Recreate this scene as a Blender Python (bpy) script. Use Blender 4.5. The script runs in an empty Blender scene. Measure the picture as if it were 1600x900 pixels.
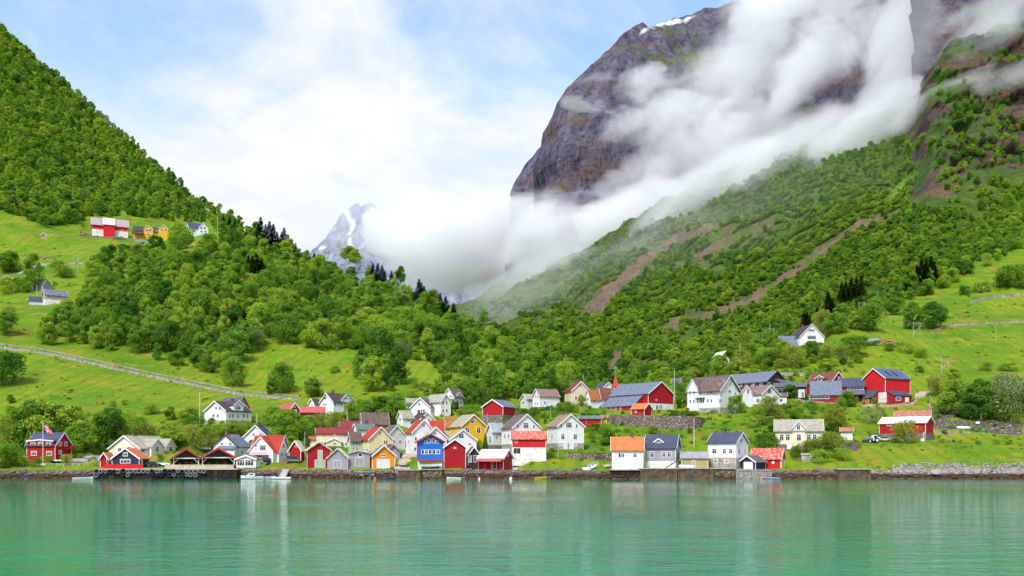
import bpy, math, random
import numpy as np
from mathutils import Vector, Matrix
R = math.radians
rng = np.random.default_rng(7)
random.seed(7)
sc = bpy.context.scene
col = sc.collection

# ------------------------------------------------------------------ camera, sky, sun, exposure
FP, HZ, CH = 1537.0, 715.0, 6.0          # focal length in photo pixels, horizon row, eye height over the fjord
cam_d = bpy.data.cameras.new("camera"); cam = bpy.data.objects.new("camera", cam_d); col.objects.link(cam)
cam.location = (0, 0, CH); cam.rotation_euler = (R(90), 0, 0)
cam_d.sensor_width = 36; cam_d.lens = FP / 1600 * 36; cam_d.shift_y = (HZ - 450) / 1600
cam_d.clip_start = 1; cam_d.clip_end = 60000
sc.camera = cam
SUN_EL, SUN_AZ = 52, 205                  # azimuth measured clockwise from +Y (ahead)
sun_d = bpy.data.lights.new("sun", 'SUN'); sun = bpy.data.objects.new("sun", sun_d); col.objects.link(sun)
sun_d.energy = 2.0; sun_d.angle = R(14); sun_d.color = (1, .96, .9)
_d = Vector((math.sin(R(SUN_AZ)) * math.cos(R(SUN_EL)), math.cos(R(SUN_AZ)) * math.cos(R(SUN_EL)), math.sin(R(SUN_EL))))
sun.rotation_euler = _d.to_track_quat('Z', 'Y').to_euler()
sun.location = _d * 500
sc.view_settings.view_transform = 'Standard'; sc.view_settings.look = 'None'
sc.view_settings.gamma = 1; sc.view_settings.use_curve_mapping = False
sc.view_settings.exposure = 1.2
sc.cycles.use_denoising = True
sc.cycles.max_bounces = 6; sc.cycles.diffuse_bounces = 3; sc.cycles.glossy_bounces = 2
sc.cycles.transmission_bounces = 2; sc.cycles.transparent_max_bounces = 6; sc.cycles.volume_bounces = 12
sc.cycles.volume_max_steps = 128
sc.cycles.use_adaptive_sampling = True; sc.cycles.adaptive_threshold = .03


class N:
    """small node-tree writer"""
    def __init__(s, nt): s.nt = nt; s.nt.nodes.clear()
    def n(s, t, props=None, **ins):
        x = s.nt.nodes.new(t)
        for k, v in (props or {}).items(): setattr(x, k, v)
        for k, v in ins.items():
            k = int(k[1:]) if k[0] == '_' and k[1:].isdigit() else k.replace('_', ' ')
            s.set(x.inputs[k], v)
        return x
    def set(s, i, v):
        if isinstance(v, bpy.types.NodeSocket): s.nt.links.new(v, i)
        elif isinstance(v, bpy.types.Node): s.nt.links.new(v.outputs[0], i)
        else: i.default_value = v
    def math(s, op, a, b=0.0, clamp=False): return s.n('ShaderNodeMath', dict(operation=op, use_clamp=clamp), _0=a, _1=b).outputs[0]
    def ramp(s, x, lo, hi, a=0.0, b=1.0):
        m = s.n('ShaderNodeMapRange', dict(interpolation_type='SMOOTHSTEP'), Value=x)
        m.inputs['From Min'].default_value = lo; m.inputs['From Max'].default_value = hi
        m.inputs['To Min'].default_value = a; m.inputs['To Max'].default_value = b
        return m.outputs[0]
    def mix(s, f, a, b, blend='MIX'):
        m = s.n('ShaderNodeMix', dict(data_type='RGBA', blend_type=blend))
        s.set(m.inputs[0], f); s.set(m.inputs[6], c4(a)); s.set(m.inputs[7], c4(b))
        return m.outputs[2]
    def noise(s, vec, scale, detail=3, rough=.55, dist=0.0):
        return s.n('ShaderNodeTexNoise', Vector=vec, Scale=scale, Detail=detail, Roughness=rough, Distortion=dist).outputs[0]
    def mapping(s, vec, scale=(1, 1, 1), rot=(0, 0, 0), loc=(0, 0, 0)):
        return s.n('ShaderNodeMapping', Vector=vec, Scale=scale, Rotation=rot, Location=loc).outputs[0]


def c4(c): return (*c, 1) if isinstance(c, (tuple, list)) and len(c) == 3 else c


w = bpy.data.worlds.new("World"); sc.world = w; w.use_nodes = True
k = N(w.node_tree)
sky = k.n('ShaderNodeTexSky', dict(sky_type='NISHITA', sun_disc=False, sun_elevation=R(SUN_EL), sun_rotation=R(SUN_AZ),
                                   air_density=1.0, dust_density=1.0, ozone_density=1.5))
gen = k.n('ShaderNodeTexCoord').outputs['Generated']
sep = k.n('ShaderNodeSeparateXYZ', Vector=gen)
zz = k.math('ADD', k.math('MAXIMUM', sep.outputs[2], 0.0), .12)
cv = k.n('ShaderNodeCombineXYZ', X=k.math('DIVIDE', sep.outputs[0], zz), Y=k.math('DIVIDE', sep.outputs[1], zz), Z=0.0).outputs[0]
n1 = k.noise(k.mapping(cv, (1.1, .75, 1), (0, 0, .5), (3.3, 1.9, 0)), 1.5, 8, .60, .5)
low = k.ramp(sep.outputs[2], .16, .40, 1, 0)
cl = k.math('ADD', k.ramp(n1, .40, .66, 0.18, .96), k.math('MULTIPLY', low, .9), True)
n2 = k.noise(cv, 2.4, 5, .6)
ccol = k.mix(k.ramp(n2, .3, .75), (3.7, 3.95, 4.75), (4.9, 4.85, 5.0))
skyc = k.mix(cl, k.mix(1.0, sky.outputs[0], (.9, 1.15, 1.25), 'MULTIPLY'), ccol)
bg = k.n('ShaderNodeBackground', Color=skyc, Strength=.10)
k.n('ShaderNodeOutputWorld', Surface=bg.outputs[0])

# ------------------------------------------------------------------ helpers
def tag(o, label=None, cat=None, group=None, kind=None):
    if label: o['label'] = label
    if cat: o['category'] = cat
    if group: o['group'] = group
    if kind: o['kind'] = kind
    return o


def empty(name, loc, rz=0, label=None, cat=None, group=None):
    o = bpy.data.objects.new(name, None); col.objects.link(o); o.location = loc; o.rotation_euler = (0, 0, rz)
    o.empty_display_size = .5
    return tag(o, label, cat, group)


class MB:
    def __init__(s): s.v = []; s.f = []
    def add(s, vs, fs):
        n = len(s.v); s.v += [tuple(v) for v in vs]; s.f += [tuple(i + n for i in f) for f in fs]; return s
    def box(s, x0, x1, y0, y1, z0, z1):
        return s.add([(x0, y0, z0), (x1, y0, z0), (x1, y1, z0), (x0, y1, z0), (x0, y0, z1), (x1, y0, z1), (x1, y1, z1), (x0, y1, z1)],
                     [(3, 2, 1, 0), (4, 5, 6, 7), (0, 1, 5, 4), (1, 2, 6, 5), (2, 3, 7, 6), (3, 0, 4, 7)])
    def prism(s, prof, d0, d1, mp):
        """closed profile [(s, z)] swept from d0 to d1; mp maps (s, d, z) to local xyz"""
        n = len(prof)
        vs = [mp(a, d0, b) for a, b in prof] + [mp(a, d1, b) for a, b in prof]
        fs = [tuple(range(n))[::-1], tuple(range(n, 2 * n))] + [(i, (i + 1) % n, (i + 1) % n + n, i + n) for i in range(n)]
        return s.add(vs, fs)
    def tube(s, p0, p1, r0, r1=None, n=6):
        r1 = r0 if r1 is None else r1
        p0, p1 = Vector(p0), Vector(p1); q = (p1 - p0).to_track_quat('Z', 'Y')
        vs = []
        for p, r in ((p0, r0), (p1, r1)):
            for i in range(n):
                a = 2 * math.pi * i / n
                vs.append(tuple(p + q @ Vector((math.cos(a) * r, math.sin(a) * r, 0))))
        return s.add(vs, [(i, (i + 1) % n, (i + 1) % n + n, i + n) for i in range(n)] + [tuple(range(n))[::-1], tuple(range(n, 2 * n))])
    def mesh(s, name):
        m = bpy.data.meshes.new(name); m.from_pydata(s.v, [], s.f); m.update(); return m
    def build(s, name, mat, parent=None, smooth=False, loc=None, rz=0, recalc=True):
        m = s.mesh(name)
        if recalc and len(s.f) < 20000:
            import bmesh
            bm = bmesh.new(); bm.from_mesh(m); bmesh.ops.recalc_face_normals(bm, faces=bm.faces); bm.to_mesh(m); bm.free()
        return link(name, m, mat, parent, smooth, loc, rz)


def link(name, m, mat=None, parent=None, smooth=False, loc=None, rz=0):
    if mat and not m.materials: m.materials.append(mat)
    if smooth: m.shade_smooth()
    o = bpy.data.objects.new(name, m); col.objects.link(o); o.parent = parent
    if loc is not None: o.location = loc
    if rz: o.rotation_euler = (0, 0, rz)
    return o


# value noise in numpy
def _h(ix, iy, sd):
    n = (ix.astype(np.int64) * 374761393 + iy.astype(np.int64) * 668265263 + sd * 144665) & 0x7fffffff
    n = ((n ^ (n >> 13)) * 1274126177) & 0x7fffffff
    return ((n ^ (n >> 16)) & 0xffff) / 65535.0
def vnoise(x, y, sd=0):
    ix, iy = np.floor(x), np.floor(y); fx, fy = x - ix, y - iy
    fx = fx * fx * (3 - 2 * fx); fy = fy * fy * (3 - 2 * fy)
    a, b, c, d = _h(ix, iy, sd), _h(ix + 1, iy, sd), _h(ix, iy + 1, sd), _h(ix + 1, iy + 1, sd)
    return (a * (1 - fx) + b * fx) * (1 - fy) + (c * (1 - fx) + d * fx) * fy
def fbm(x, y, o=5, sd=0, g=.5):
    s = 0; a = 1; t = 0
    for i in range(o): s = s + a * vnoise(x, y, sd + i * 17); t += a; a *= g; x = x * 2.03 + 7.1; y = y * 2.03 + 3.3
    return s / t


# ------------------------------------------------------------------ materials
MATS = {}
def newmat(name):
    m = bpy.data.materials.new(name); m.use_nodes = True; return m, N(m.node_tree)


def finish(k, base, rough=.8, bump=None, spec=.3, metal=0.0, bdist=.1, bstr=.5, **kw):
    p = k.n('ShaderNodeBsdfPrincipled', Roughness=rough, Metallic=metal)
    k.set(p.inputs['Base Color'], c4(base)); p.inputs['Specular IOR Level'].default_value = spec
    if bump is not None:
        b = k.n('ShaderNodeBump', Height=bump, Distance=bdist, Strength=bstr); k.set(p.inputs['Normal'], b.outputs[0])
    k.n('ShaderNodeOutputMaterial', Surface=p.outputs[0]); return p


def plain(name, c, rough=.6, var=.25, scale=1.5, metal=0.0, spec=.3):
    if name in MATS: return MATS[name]
    m, k = newmat(name); g = k.n('ShaderNodeTexCoord').outputs['Object']
    f = k.noise(g, scale, 4, .6)
    d = tuple(x * (1 - var) for x in c); e = tuple(min(1, x * (1 + var * .5)) for x in c)
    finish(k, k.mix(k.ramp(f, .3, .7), d, e), rough, f, spec, metal, .03)
    MATS[name] = m; return m


def boards(name, c, dirt=(.25, .22, .18), amt=.25, per=.22):
    """painted weatherboard: faint board joints, streaks and worn paint"""
    if name in MATS: return MATS[name]
    m, k = newmat(name); g = k.n('ShaderNodeTexCoord').outputs['Object']
    st = k.noise(k.mapping(g, (2.2, 2.2, .22)), 1.6, 5, .65)
    lo = k.noise(g, .35, 3, .5)
    a = k.mix(k.ramp(lo, .3, .7, 0, 1), tuple(x * .86 for x in c), c)
    a = k.mix(k.math('MULTIPLY', k.ramp(st, .52, .78), amt), a, dirt)
    sp = k.n('ShaderNodeSeparateXYZ', Vector=g)
    j = k.math('FRACT', k.math('DIVIDE', sp.outputs[2], per))
    j = k.ramp(j, .0, .18)
    a = k.mix(j, tuple(x * .72 for x in c), a)
    finish(k, a, .7, j, .25, 0, .03, .6); MATS[name] = m; return m


def roofing(name, c, c2=None, rust=None, amt=.5, lines=.45):
    if name in MATS: return MATS[name]
    m, k = newmat(name); g = k.n('ShaderNodeTexCoord').outputs['Object']
    c2 = c2 or tuple(x * .65 for x in c)
    n1 = k.noise(g, .9, 5, .65); n2 = k.noise(k.mapping(g, (1, 1, 3)), 3.5, 3, .6)
    a = k.mix(k.ramp(n1, .3, .7), c2, c)
    a = k.mix(k.math('MULTIPLY', k.ramp(n2, .45, .7), .35), a, tuple(min(1, x * 1.4) for x in c))
    if rust: a = k.mix(k.math('MULTIPLY', k.ramp(k.noise(k.mapping(g, (1.5, 1.5, .3)), 1.2, 5, .7), .45, .62), amt), a, rust)
    br = k.n('ShaderNodeTexBrick', dict(offset=.5), Vector=k.mapping(g, (1, 1, 1), (R(90), 0, 0)), Scale=1.0)
    br.inputs['Brick Width'].default_value = lines * 1.2; br.inputs['Row Height'].default_value = lines * .8
    br.inputs['Mortar Size'].default_value = .05; br.inputs['Mortar Smooth'].default_value = .5
    a = k.mix(k.math('MULTIPLY', br.outputs['Fac'], .45), a, tuple(x * .45 for x in c2))
    finish(k, a, .75, n2, .25, 0, .06, .6); MATS[name] = m; return m


def stone(name, c=(.25, .22, .2), c2=(.09, .075, .07), sc_=1.8):
    if name in MATS: return MATS[name]
    m, k = newmat(name); g = k.n('ShaderNodeTexCoord').outputs['Object']
    v = k.n('ShaderNodeTexVoronoi', Vector=g, Scale=sc_); e = k.n('ShaderNodeTexVoronoi', dict(feature='DISTANCE_TO_EDGE'), Vector=g, Scale=sc_)
    cs = k.n('ShaderNodeSeparateColor', Color=v.outputs['Color'])
    a = k.mix(cs.outputs[0], tuple(x * .7 for x in c), tuple(min(1, x * 1.35) for x in c))
    a = k.mix(k.ramp(e.outputs[0], .0, .12), c2, a)
    a = k.mix(k.math('MULTIPLY', k.ramp(k.noise(g, .6, 4), .5, .7), .5), a, (.08, .13, .03))
    finish(k, a, .9, k.ramp(e.outputs[0], 0, .2), .2, 0, .25, .8); MATS[name] = m; return m


WHITE = boards('white_boards', (.80, .79, .78)); CREAMW = boards('cream_white_boards', (.82, .75, .60)); OFFW = boards('worn_white_boards', (.66, .65, .64), amt=.4)
CREAM = boards('cream_boards', (.80, .70, .50)); BEIGE = boards('beige_boards', (.74, .60, .46)); PALEY = boards('pale_yellow_boards', (.78, .66, .36))
RED = boards('red_boards', (.40, .010, .018), (.20, .02, .02), .3); RED2 = boards('bright_red_boards', (.62, .016, .02), (.3, .02, .02), .25)
MAROON = boards('maroon_boards', (.28, .022, .028)); YEL = boards('yellow_boards', (.82, .46, .010), (.5, .3, .05)); ORA = boards('orange_boards', (.85, .27, .006), (.5, .2, .02), .2)
BLUE = boards('blue_boards', (.02, .16, .62), (.05, .1, .3), .2); NAVY = boards('navy_boards', (.025, .03, .06)); GREY = boards('grey_boards', (.33, .33, .36))
LILAC = boards('weathered_grey_boards', (.36, .33, .36), (.12, .1, .1), .7); DARK = boards('dark_boards', (.045, .032, .03)); OLIVE = boards('olive_boards', (.42, .34, .12), amt=.5)
PGREEN = boards('pale_green_boards', (.42, .52, .40)); BROWNW = boards('rust_brown_boards', (.28, .07, .03)); TAN = boards('tan_boards', (.45, .34, .24))
TRIM = plain('white_trim', (.82, .81, .8), .6, .1); DTRIM = plain('dark_trim', (.05, .045, .05), .6); RTRIM = plain('red_trim', (.4, .03, .03), .6)
STONE = stone('field_stone'); CONC = plain('concrete', (.36, .33, .29), .9, .4, .8); QUAY = stone('quay_stone', (.22, .17, .12), (.07, .05, .04), 1.1)
WHB = plain('white_basement', (.74, .72, .68), .8, .25, .8)
R_BLUE = roofing('blue_grey_roof', (.17, .195, .26)); R_DBLUE = roofing('dark_blue_roof', (.07, .08, .135)); R_SLATE = roofing('slate_roof', (.13, .13, .16))
R_BROWN = roofing('brown_roof', (.18, .125, .11), (.1, .065, .06)); R_GREYB = roofing('lichen_grey_roof', (.40, .37, .30), (.25, .22, .18)); R_DBR = roofing('dark_brown_roof', (.085, .055, .06))
R_RED = roofing('red_roof', (.42, .05, .03)); R_DRED = roofing('dark_red_roof', (.26, .04, .04)); R_ORA = roofing('orange_roof', (.66, .19, .06)); R_PINK = roofing('faded_red_roof', (.55, .11, .10))
R_RUST = roofing('rusted_iron_roof', (.42, .13, .05), (.25, .08, .04), (.55, .4, .35), .6); R_OCH = roofing('ochre_roof', (.33, .15, .03)); R_PALE = roofing('pale_roof', (.62, .60, .50), (.45, .44, .34))
R_WHITE = roofing('white_iron_roof', (.75, .72, .72), (.6, .55, .55)); R_TEAL = roofing('green_grey_roof', (.14, .2, .18)); R_RIRON = roofing('red_iron_roof', (.62, .09, .045), (.45, .06, .04), (.65, .42, .38), .7)
GLASSM, k = newmat('window_glass'); finish(k, (.02, .022, .03), .08, None, .6); GLASS = GLASSM
METAL = plain('grey_metal', (.35, .35, .36), .45, .2, 2, .6); WOOD = plain('weathered_wood', (.27, .19, .12), .85, .5, 1.5); POLE = plain('pole_wood', (.42, .36, .28), .8, .3)
PALEWOOD = plain('pale_planking', (.62, .5, .38), .8, .3); BLACKR = plain('black_rubber', (.018, .018, .02), .7, .3); REDP = plain('red_paint', (.5, .02, .02), .5)
WPAINT = plain('white_gelcoat', (.8, .8, .8), .25, .1, .8, 0, .5); GRNP = plain('green_paint', (.08, .42, .05), .4, .2); YELP = plain('yellow_paint', (.8, .55, .03), .4, .15); BLUP = plain('blue_paint', (.03, .14, .5), .4, .15)
DGREENP = plain('dark_green_paint', (.03, .13, .08), .5); SILVER = plain('silver_paint', (.5, .5, .53), .3, .1, 1, .5); DKCAR = plain('dark_blue_paint', (.03, .04, .09), .25, .1, 1, .3); ORP = plain('orange_cloth', (.8, .2, .03), .8)
SKIN = plain('skin', (.6, .38, .28), .6, .1); DCLOTH = plain('dark_cloth', (.05, .05, .08), .9); PINKC = plain('pink_cloth', (.7, .08, .2), .9); HAIRM = plain('hair', (.08, .05, .03), .8)


def foliage_mat(name, dark, mid, lite, tr=.42):
    m, k = newmat(name)
    r = k.n('ShaderNodeObjectInfo').outputs['Random']
    geo = k.n('ShaderNodeNewGeometry')
    big = k.noise(geo.outputs['Position'], .012, 3, .5)
    f = k.math('ADD', k.math('MULTIPLY', r, .85), k.math('MULTIPLY', big, .35))
    a = k.mix(k.ramp(f, .1, .55), dark, mid); a = k.mix(k.ramp(f, .55, .98), a, lite)
    sm = k.noise(k.n('ShaderNodeTexCoord').outputs['Object'], 1.3, 3, .6)
    a = k.mix(k.ramp(sm, .3, .7, 0, .45), a, k.mix(1.0, a, (1.7, 1.55, 1.3), 'MULTIPLY'))
    d = k.n('ShaderNodeBsdfDiffuse', Color=a); t = k.n('ShaderNodeBsdfTranslucent', Color=k.mix(1.0, a, (1.5, 1.5, .5), 'MULTIPLY'))
    k.n('ShaderNodeOutputMaterial', Surface=k.n('ShaderNodeMixShader', Fac=tr, _1=d.outputs[0], _2=t.outputs[0]).outputs[0])
    return m


LEAF = foliage_mat('broadleaf_foliage', (.058, .150, .024), (.145, .265, .036), (.26, .37, .048))
LEAFP = foliage_mat('pale_foliage', (.11, .17, .035), (.19, .25, .045), (.27, .31, .06))
LEAFB = foliage_mat('blossom_foliage', (.09, .15, .05), (.15, .21, .08), (.22, .27, .13))
LEAFD = foliage_mat('spruce_needles', (.012, .03, .012), (.022, .045, .018), (.04, .06, .025), .1)
BARK = plain('bark', (.16, .12, .09), .9, .4); BIRCHB = plain('pale_bark', (.42, .38, .33), .9, .4)


# ------------------------------------------------------------------ terrain sheets
def sheet_grid(cols, px0, px1, step, sub, smooth=9):
    """cols {px: [(py, Y), ...]} with equal knot counts -> arrays PX, PY, YY on a fine grid"""
    xs = sorted(cols); nk = len(cols[xs[0]])
    px = np.arange(px0, px1 + step, step)
    A = np.array([[[p, y] for p, y in cols[x]] for x in xs], float)   # (cols, knots, 2)
    K = np.empty((len(px), nk, 2))
    ker = np.hanning(smooth + 2)[1:-1]; ker /= ker.sum()
    for i in range(nk):
        for j in range(2):
            v = np.interp(px, xs, A[:, i, j]); v = np.pad(v, smooth // 2, mode='edge')
            K[:, i, j] = np.convolve(v, ker, 'valid')
    t = np.arange(0, (nk - 1) * sub + 1) / sub
    i0 = np.minimum(t.astype(int), nk - 2); f = (t - i0)[None, :, None]
    P1, P2 = K[:, i0], K[:, i0 + 1]
    h = P2 - P1
    d = np.diff(K, axis=1)
    m = np.zeros_like(K); a, b = d[:, :-1], d[:, 1:]
    with np.errstate(divide='ignore', invalid='ignore'):
        hm = np.where(a * b > 0, 2 * a * b / (a + b), 0)
    m[:, 1:-1] = hm; m[:, 0] = d[:, 0]; m[:, -1] = d[:, -1]
    M1, M2 = m[:, i0], m[:, i0 + 1]
    f2, f3 = f * f, f * f * f
    G = (2 * f3 - 3 * f2 + 1) * P1 + (f3 - 2 * f2 + f) * M1 + (-2 * f3 + 3 * f2) * P2 + (f3 - f2) * M2
    return np.repeat(px[:, None], G.shape[1], 1), G[:, :, 0], G[:, :, 1]


def to_world(PX, PY, YY): return (PX - 800) / FP * YY, YY, CH + (HZ - PY) / FP * YY


def grid_mesh(name, X, Y, Z, mat, attrs=None):
    nx, ny = X.shape
    m = bpy.data.meshes.new(name)
    idx = np.arange(nx * ny).reshape(nx, ny)
    q = np.stack([idx[:-1, :-1], idx[1:, :-1], idx[1:, 1:], idx[:-1, 1:]], -1).reshape(-1, 4)
    m.vertices.add(nx * ny); m.vertices.foreach_set('co', np.stack([X, Y, Z], -1).reshape(-1))
    m.loops.add(q.size); m.loops.foreach_set('vertex_index', q.reshape(-1).astype(np.int32))
    m.polygons.add(len(q)); m.polygons.foreach_set('loop_start', np.arange(0, q.size, 4, dtype=np.int32))
    m.update(calc_edges=True)
    for an, av in (attrs or {}).items():
        at = m.attributes.new(an, 'FLOAT', 'POINT'); at.data.foreach_set('value', av.reshape(-1).astype(np.float32))
    m.materials.append(mat); m.shade_smooth()
    o = bpy.data.objects.new(name, m); col.objects.link(o); return o


def inpoly(x, y, poly):
    x = np.asarray(x, float); y = np.asarray(y, float); r = np.zeros(x.shape, bool); n = len(poly)
    for i in range(n):
        x1, y1 = poly[i]; x2, y2 = poly[(i + 1) % n]
        if y1 == y2: continue
        c = ((y1 > y) != (y2 > y)) & (x < (x2 - x1) * (y - y1) / (y2 - y1) + x1); r ^= c
    return r


def soft(mask, n=3):
    a = mask.astype(float)
    for _ in range(n):
        b = a.copy(); b[1:-1, 1:-1] = (a[:-2, 1:-1] + a[2:, 1:-1] + a[1:-1, :-2] + a[1:-1, 2:] + a[1:-1, 1:-1]) / 5; a = b
    return a


SH = [(765, 262), (752, 279), (739, 283), (727, 290)]          # lake bed, waterline, bank top, first terrace
CA = {
 -320: [(700, 312), (640, 365), (545, 450), (470, 570), (400, 700), (320, 820), (-150, 1700)],
 0: [(700, 312), (650, 355), (545, 450), (470, 570), (400, 690), (335, 800), (42, 1500)],
 150: [(700, 312), (650, 355), (568, 445), (490, 545), (410, 690), (359, 800), (176, 1350)],
 300: [(700, 312), (650, 355), (592, 440), (500, 545), (420, 680), (371, 790), (310, 1050)],
 400: [(700, 312), (655, 352), (614, 425), (545, 500), (470, 590), (405, 720), (368, 850)],
 500: [(700, 312), (665, 345), (625, 400), (570, 470), (500, 560), (450, 650), (428, 720)],
 600: [(700, 312), (670, 343), (635, 395), (590, 450), (530, 530), (480, 610), (455, 670)],
 700: [(700, 312), (670, 343), (635, 395), (600, 440), (550, 500), (512, 570), (494, 620)],
 780: [(700, 312), (670, 343), (640, 390), (612, 425), (580, 470), (552, 520), (540, 560)],
 860: [(700, 312), (670, 343), (640, 390), (622, 415), (608, 450), (598, 480), (594, 520)],
 930: [(700, 312), (675, 340), (645, 382), (630, 405), (618, 430), (610, 460), (606, 490)],
 1000: [(700, 312), (680, 336), (650, 368), (636, 392), (622, 425), (613, 450), (608, 480)],
 1100: [(700, 312), (680, 336), (650, 366), (630, 395), (602, 440), (585, 465), (577, 490)],
 1200: [(700, 312), (680, 336), (645, 368), (615, 410), (580, 455), (556, 490), (543, 520)],
 1300: [(700, 312), (680, 336), (645, 368), (610, 410), (560, 475), (525, 530), (508, 580)],
 1400: [(700, 312), (680, 336), (645, 368), (600, 420), (550, 490), (500, 570), (463, 650)],
 1500: [(700, 312), (680, 336), (640, 366), (590, 430), (520, 520), (460, 620), (422, 700)],
 1600: [(700, 312), (680, 336), (640, 366), (580, 440), (500, 550), (420, 690), (352, 900)],
 1920: [(700, 312), (680, 336), (640, 366), (560, 460), (450, 620), (350, 850), (150, 1300)]}
CA = {x: SH + v for x, v in CA.items()}
PXA, PYA, YA = sheet_grid(CA, -320, 1920, 5, 12, 15)
XA, _, ZA = to_world(PXA, PYA, YA)
amp = np.clip((YA - 295) / 400, 0, 1.3)
ZA = ZA + amp * ((fbm(XA / 90, YA / 90, 4, 3) - .5) * 26 + (fbm(XA / 14, YA / 14, 3, 9) - .5) * 3.5) * .8
ZA = ZA + np.clip((YA - 282) / 10, 0, 1) * (fbm(XA / 4, YA / 4, 3, 5) - .5) * .8
ZA[:, :7] = np.minimum(ZA[:, :7], -1.2)
PYF = np.minimum.accumulate(HZ - (ZA - CH) / YA * FP, axis=1)   # rows as displaced


def ground(px, py):
    """point of the near terrain seen at photo pixel (px, py)"""
    i = (px + 320) / 5; i0 = int(min(max(i, 0), PYF.shape[0] - 2)); f = min(max(i - i0, 0), 1)
    r = PYF[i0] * (1 - f) + PYF[i0 + 1] * f; yy = YA[i0] * (1 - f) + YA[i0 + 1] * f
    s = slice(13, None)
    Y = float(np.interp(-py, -r[s], yy[s]))
    return Vector(((px - 800) / FP * Y, Y, CH + (HZ - py) / FP * Y))


def P(px, py, Y): return Vector(((px - 800) / FP * Y, Y, CH + (HZ - py) / FP * Y))


def gz(x, y):
    """terrain height at world x, y"""
    px = 800 + x / y * FP; i = (px + 320) / 5; i0 = int(min(max(i, 0), PYF.shape[0] - 2)); f = min(max(i - i0, 0), 1)
    return float(np.interp(y, YA[i0], ZA[i0]) * (1 - f) + np.interp(y, YA[i0 + 1], ZA[i0 + 1]) * f)


SCREE_A = [[(640, 560), (600, 500), (560, 510), (600, 560)]]
def grass_mat():
    m, k = newmat('meadow_ground'); geo = k.n('ShaderNodeNewGeometry'); p = geo.outputs['Position']
    big = k.noise(p, .014, 4, .55); mid = k.noise(k.mapping(p, (1, 1, 2.5)), .07, 5, .62); fine = k.noise(p, .9, 4, .7)
    a = k.mix(k.ramp(big, .35, .62), (.085, .190, .008), (.165, .250, .010))
    a = k.mix(k.ramp(mid, .48, .66, 0, .9), a, (.26, .245, .018))
    a = k.mix(k.ramp(mid, .44, .30, 0, .75), a, (.048, .135, .008))
    brn = k.noise(k.mapping(p, (1, 1, 1.5), loc=(31, 7, 2)), .045, 6, .7)
    strp = k.n('ShaderNodeTexWave', Vector=k.mapping(p, (1, .25, .6), (0, 0, .3)), Scale=.06, Distortion=9.0, Detail=3.0).outputs[1]
    a = k.mix(k.ramp(strp, .55, .85, 0, .45), a, (.10, .17, .012))
    a = k.mix(k.ramp(brn, .56, .70, 0, .75), a, (.22, .13, .025))
    a = k.mix(k.ramp(fine, .3, .75, 0, .55), a, k.mix(1.0, a, (.5, .55, .5), 'MULTIPLY'))
    fl = k.noise(p, 3.2, 2, .5)
    a = k.mix(k.ramp(fl, .68, .74, 0, .35), a, (.5, .55, .2))
    at = k.n('ShaderNodeAttribute', dict(attribute_name='bare')).outputs['Fac']
    rock = k.mix(k.ramp(k.noise(p, 1.2, 5, .7), .3, .7), (.06, .045, .035), (.24, .19, .15))
    v = k.n('ShaderNodeTexVoronoi', Vector=p, Scale=1.1)
    rock = k.mix(k.ramp(v.outputs['Distance'], .1, .6, 0, .6), rock, (.05, .035, .028))
    a = k.mix(k.ramp(k.math('ADD', at, k.math('MULTIPLY', k.math('SUBTRACT', fine, .5), .5)), .35, .6), a, rock)
    finish(k, a, .95, k.math('ADD', fine, k.math('MULTIPLY', mid, 2.0)), .1, 0, .5, .8); return m


bare = soft((ZA < 2.3), 1)
for pl in ([(1425, 645), (1480, 632), (1520, 650), (1470, 655)], [(1450, 655), (1520, 655), (1600, 662), (1600, 682), (1500, 672), (1445, 670)],
           [(1300, 690), (1345, 690), (1342, 705), (1305, 705)]):
    bare = np.maximum(bare, soft(inpoly(PXA, PYF, pl), 2) * .9)
# back of the ridge so the hill is a real body from other places
bx = [XA, ]
YB1 = YA[:, -1:] * 1.12 + 60; YB2 = YA[:, -1:] * 1.5 + 300
Yb = np.concatenate([YA, YB1, YB2], 1); Zb = np.concatenate([ZA, ZA[:, -1:] - 15, ZA[:, -1:] * .3 - 5], 1)
Xb = np.concatenate([XA, (PXA[:, -1:] - 800) / FP * YB1, (PXA[:, -1:] - 800) / FP * YB2], 1)
hillA = grid_mesh('terrain', Xb, Yb, Zb, grass_mat(), {'bare': np.concatenate([bare, bare[:, -2:] * 0], 1)}); tag(hillA, 'grassy village slope rising from the shore', kind='structure')


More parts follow.
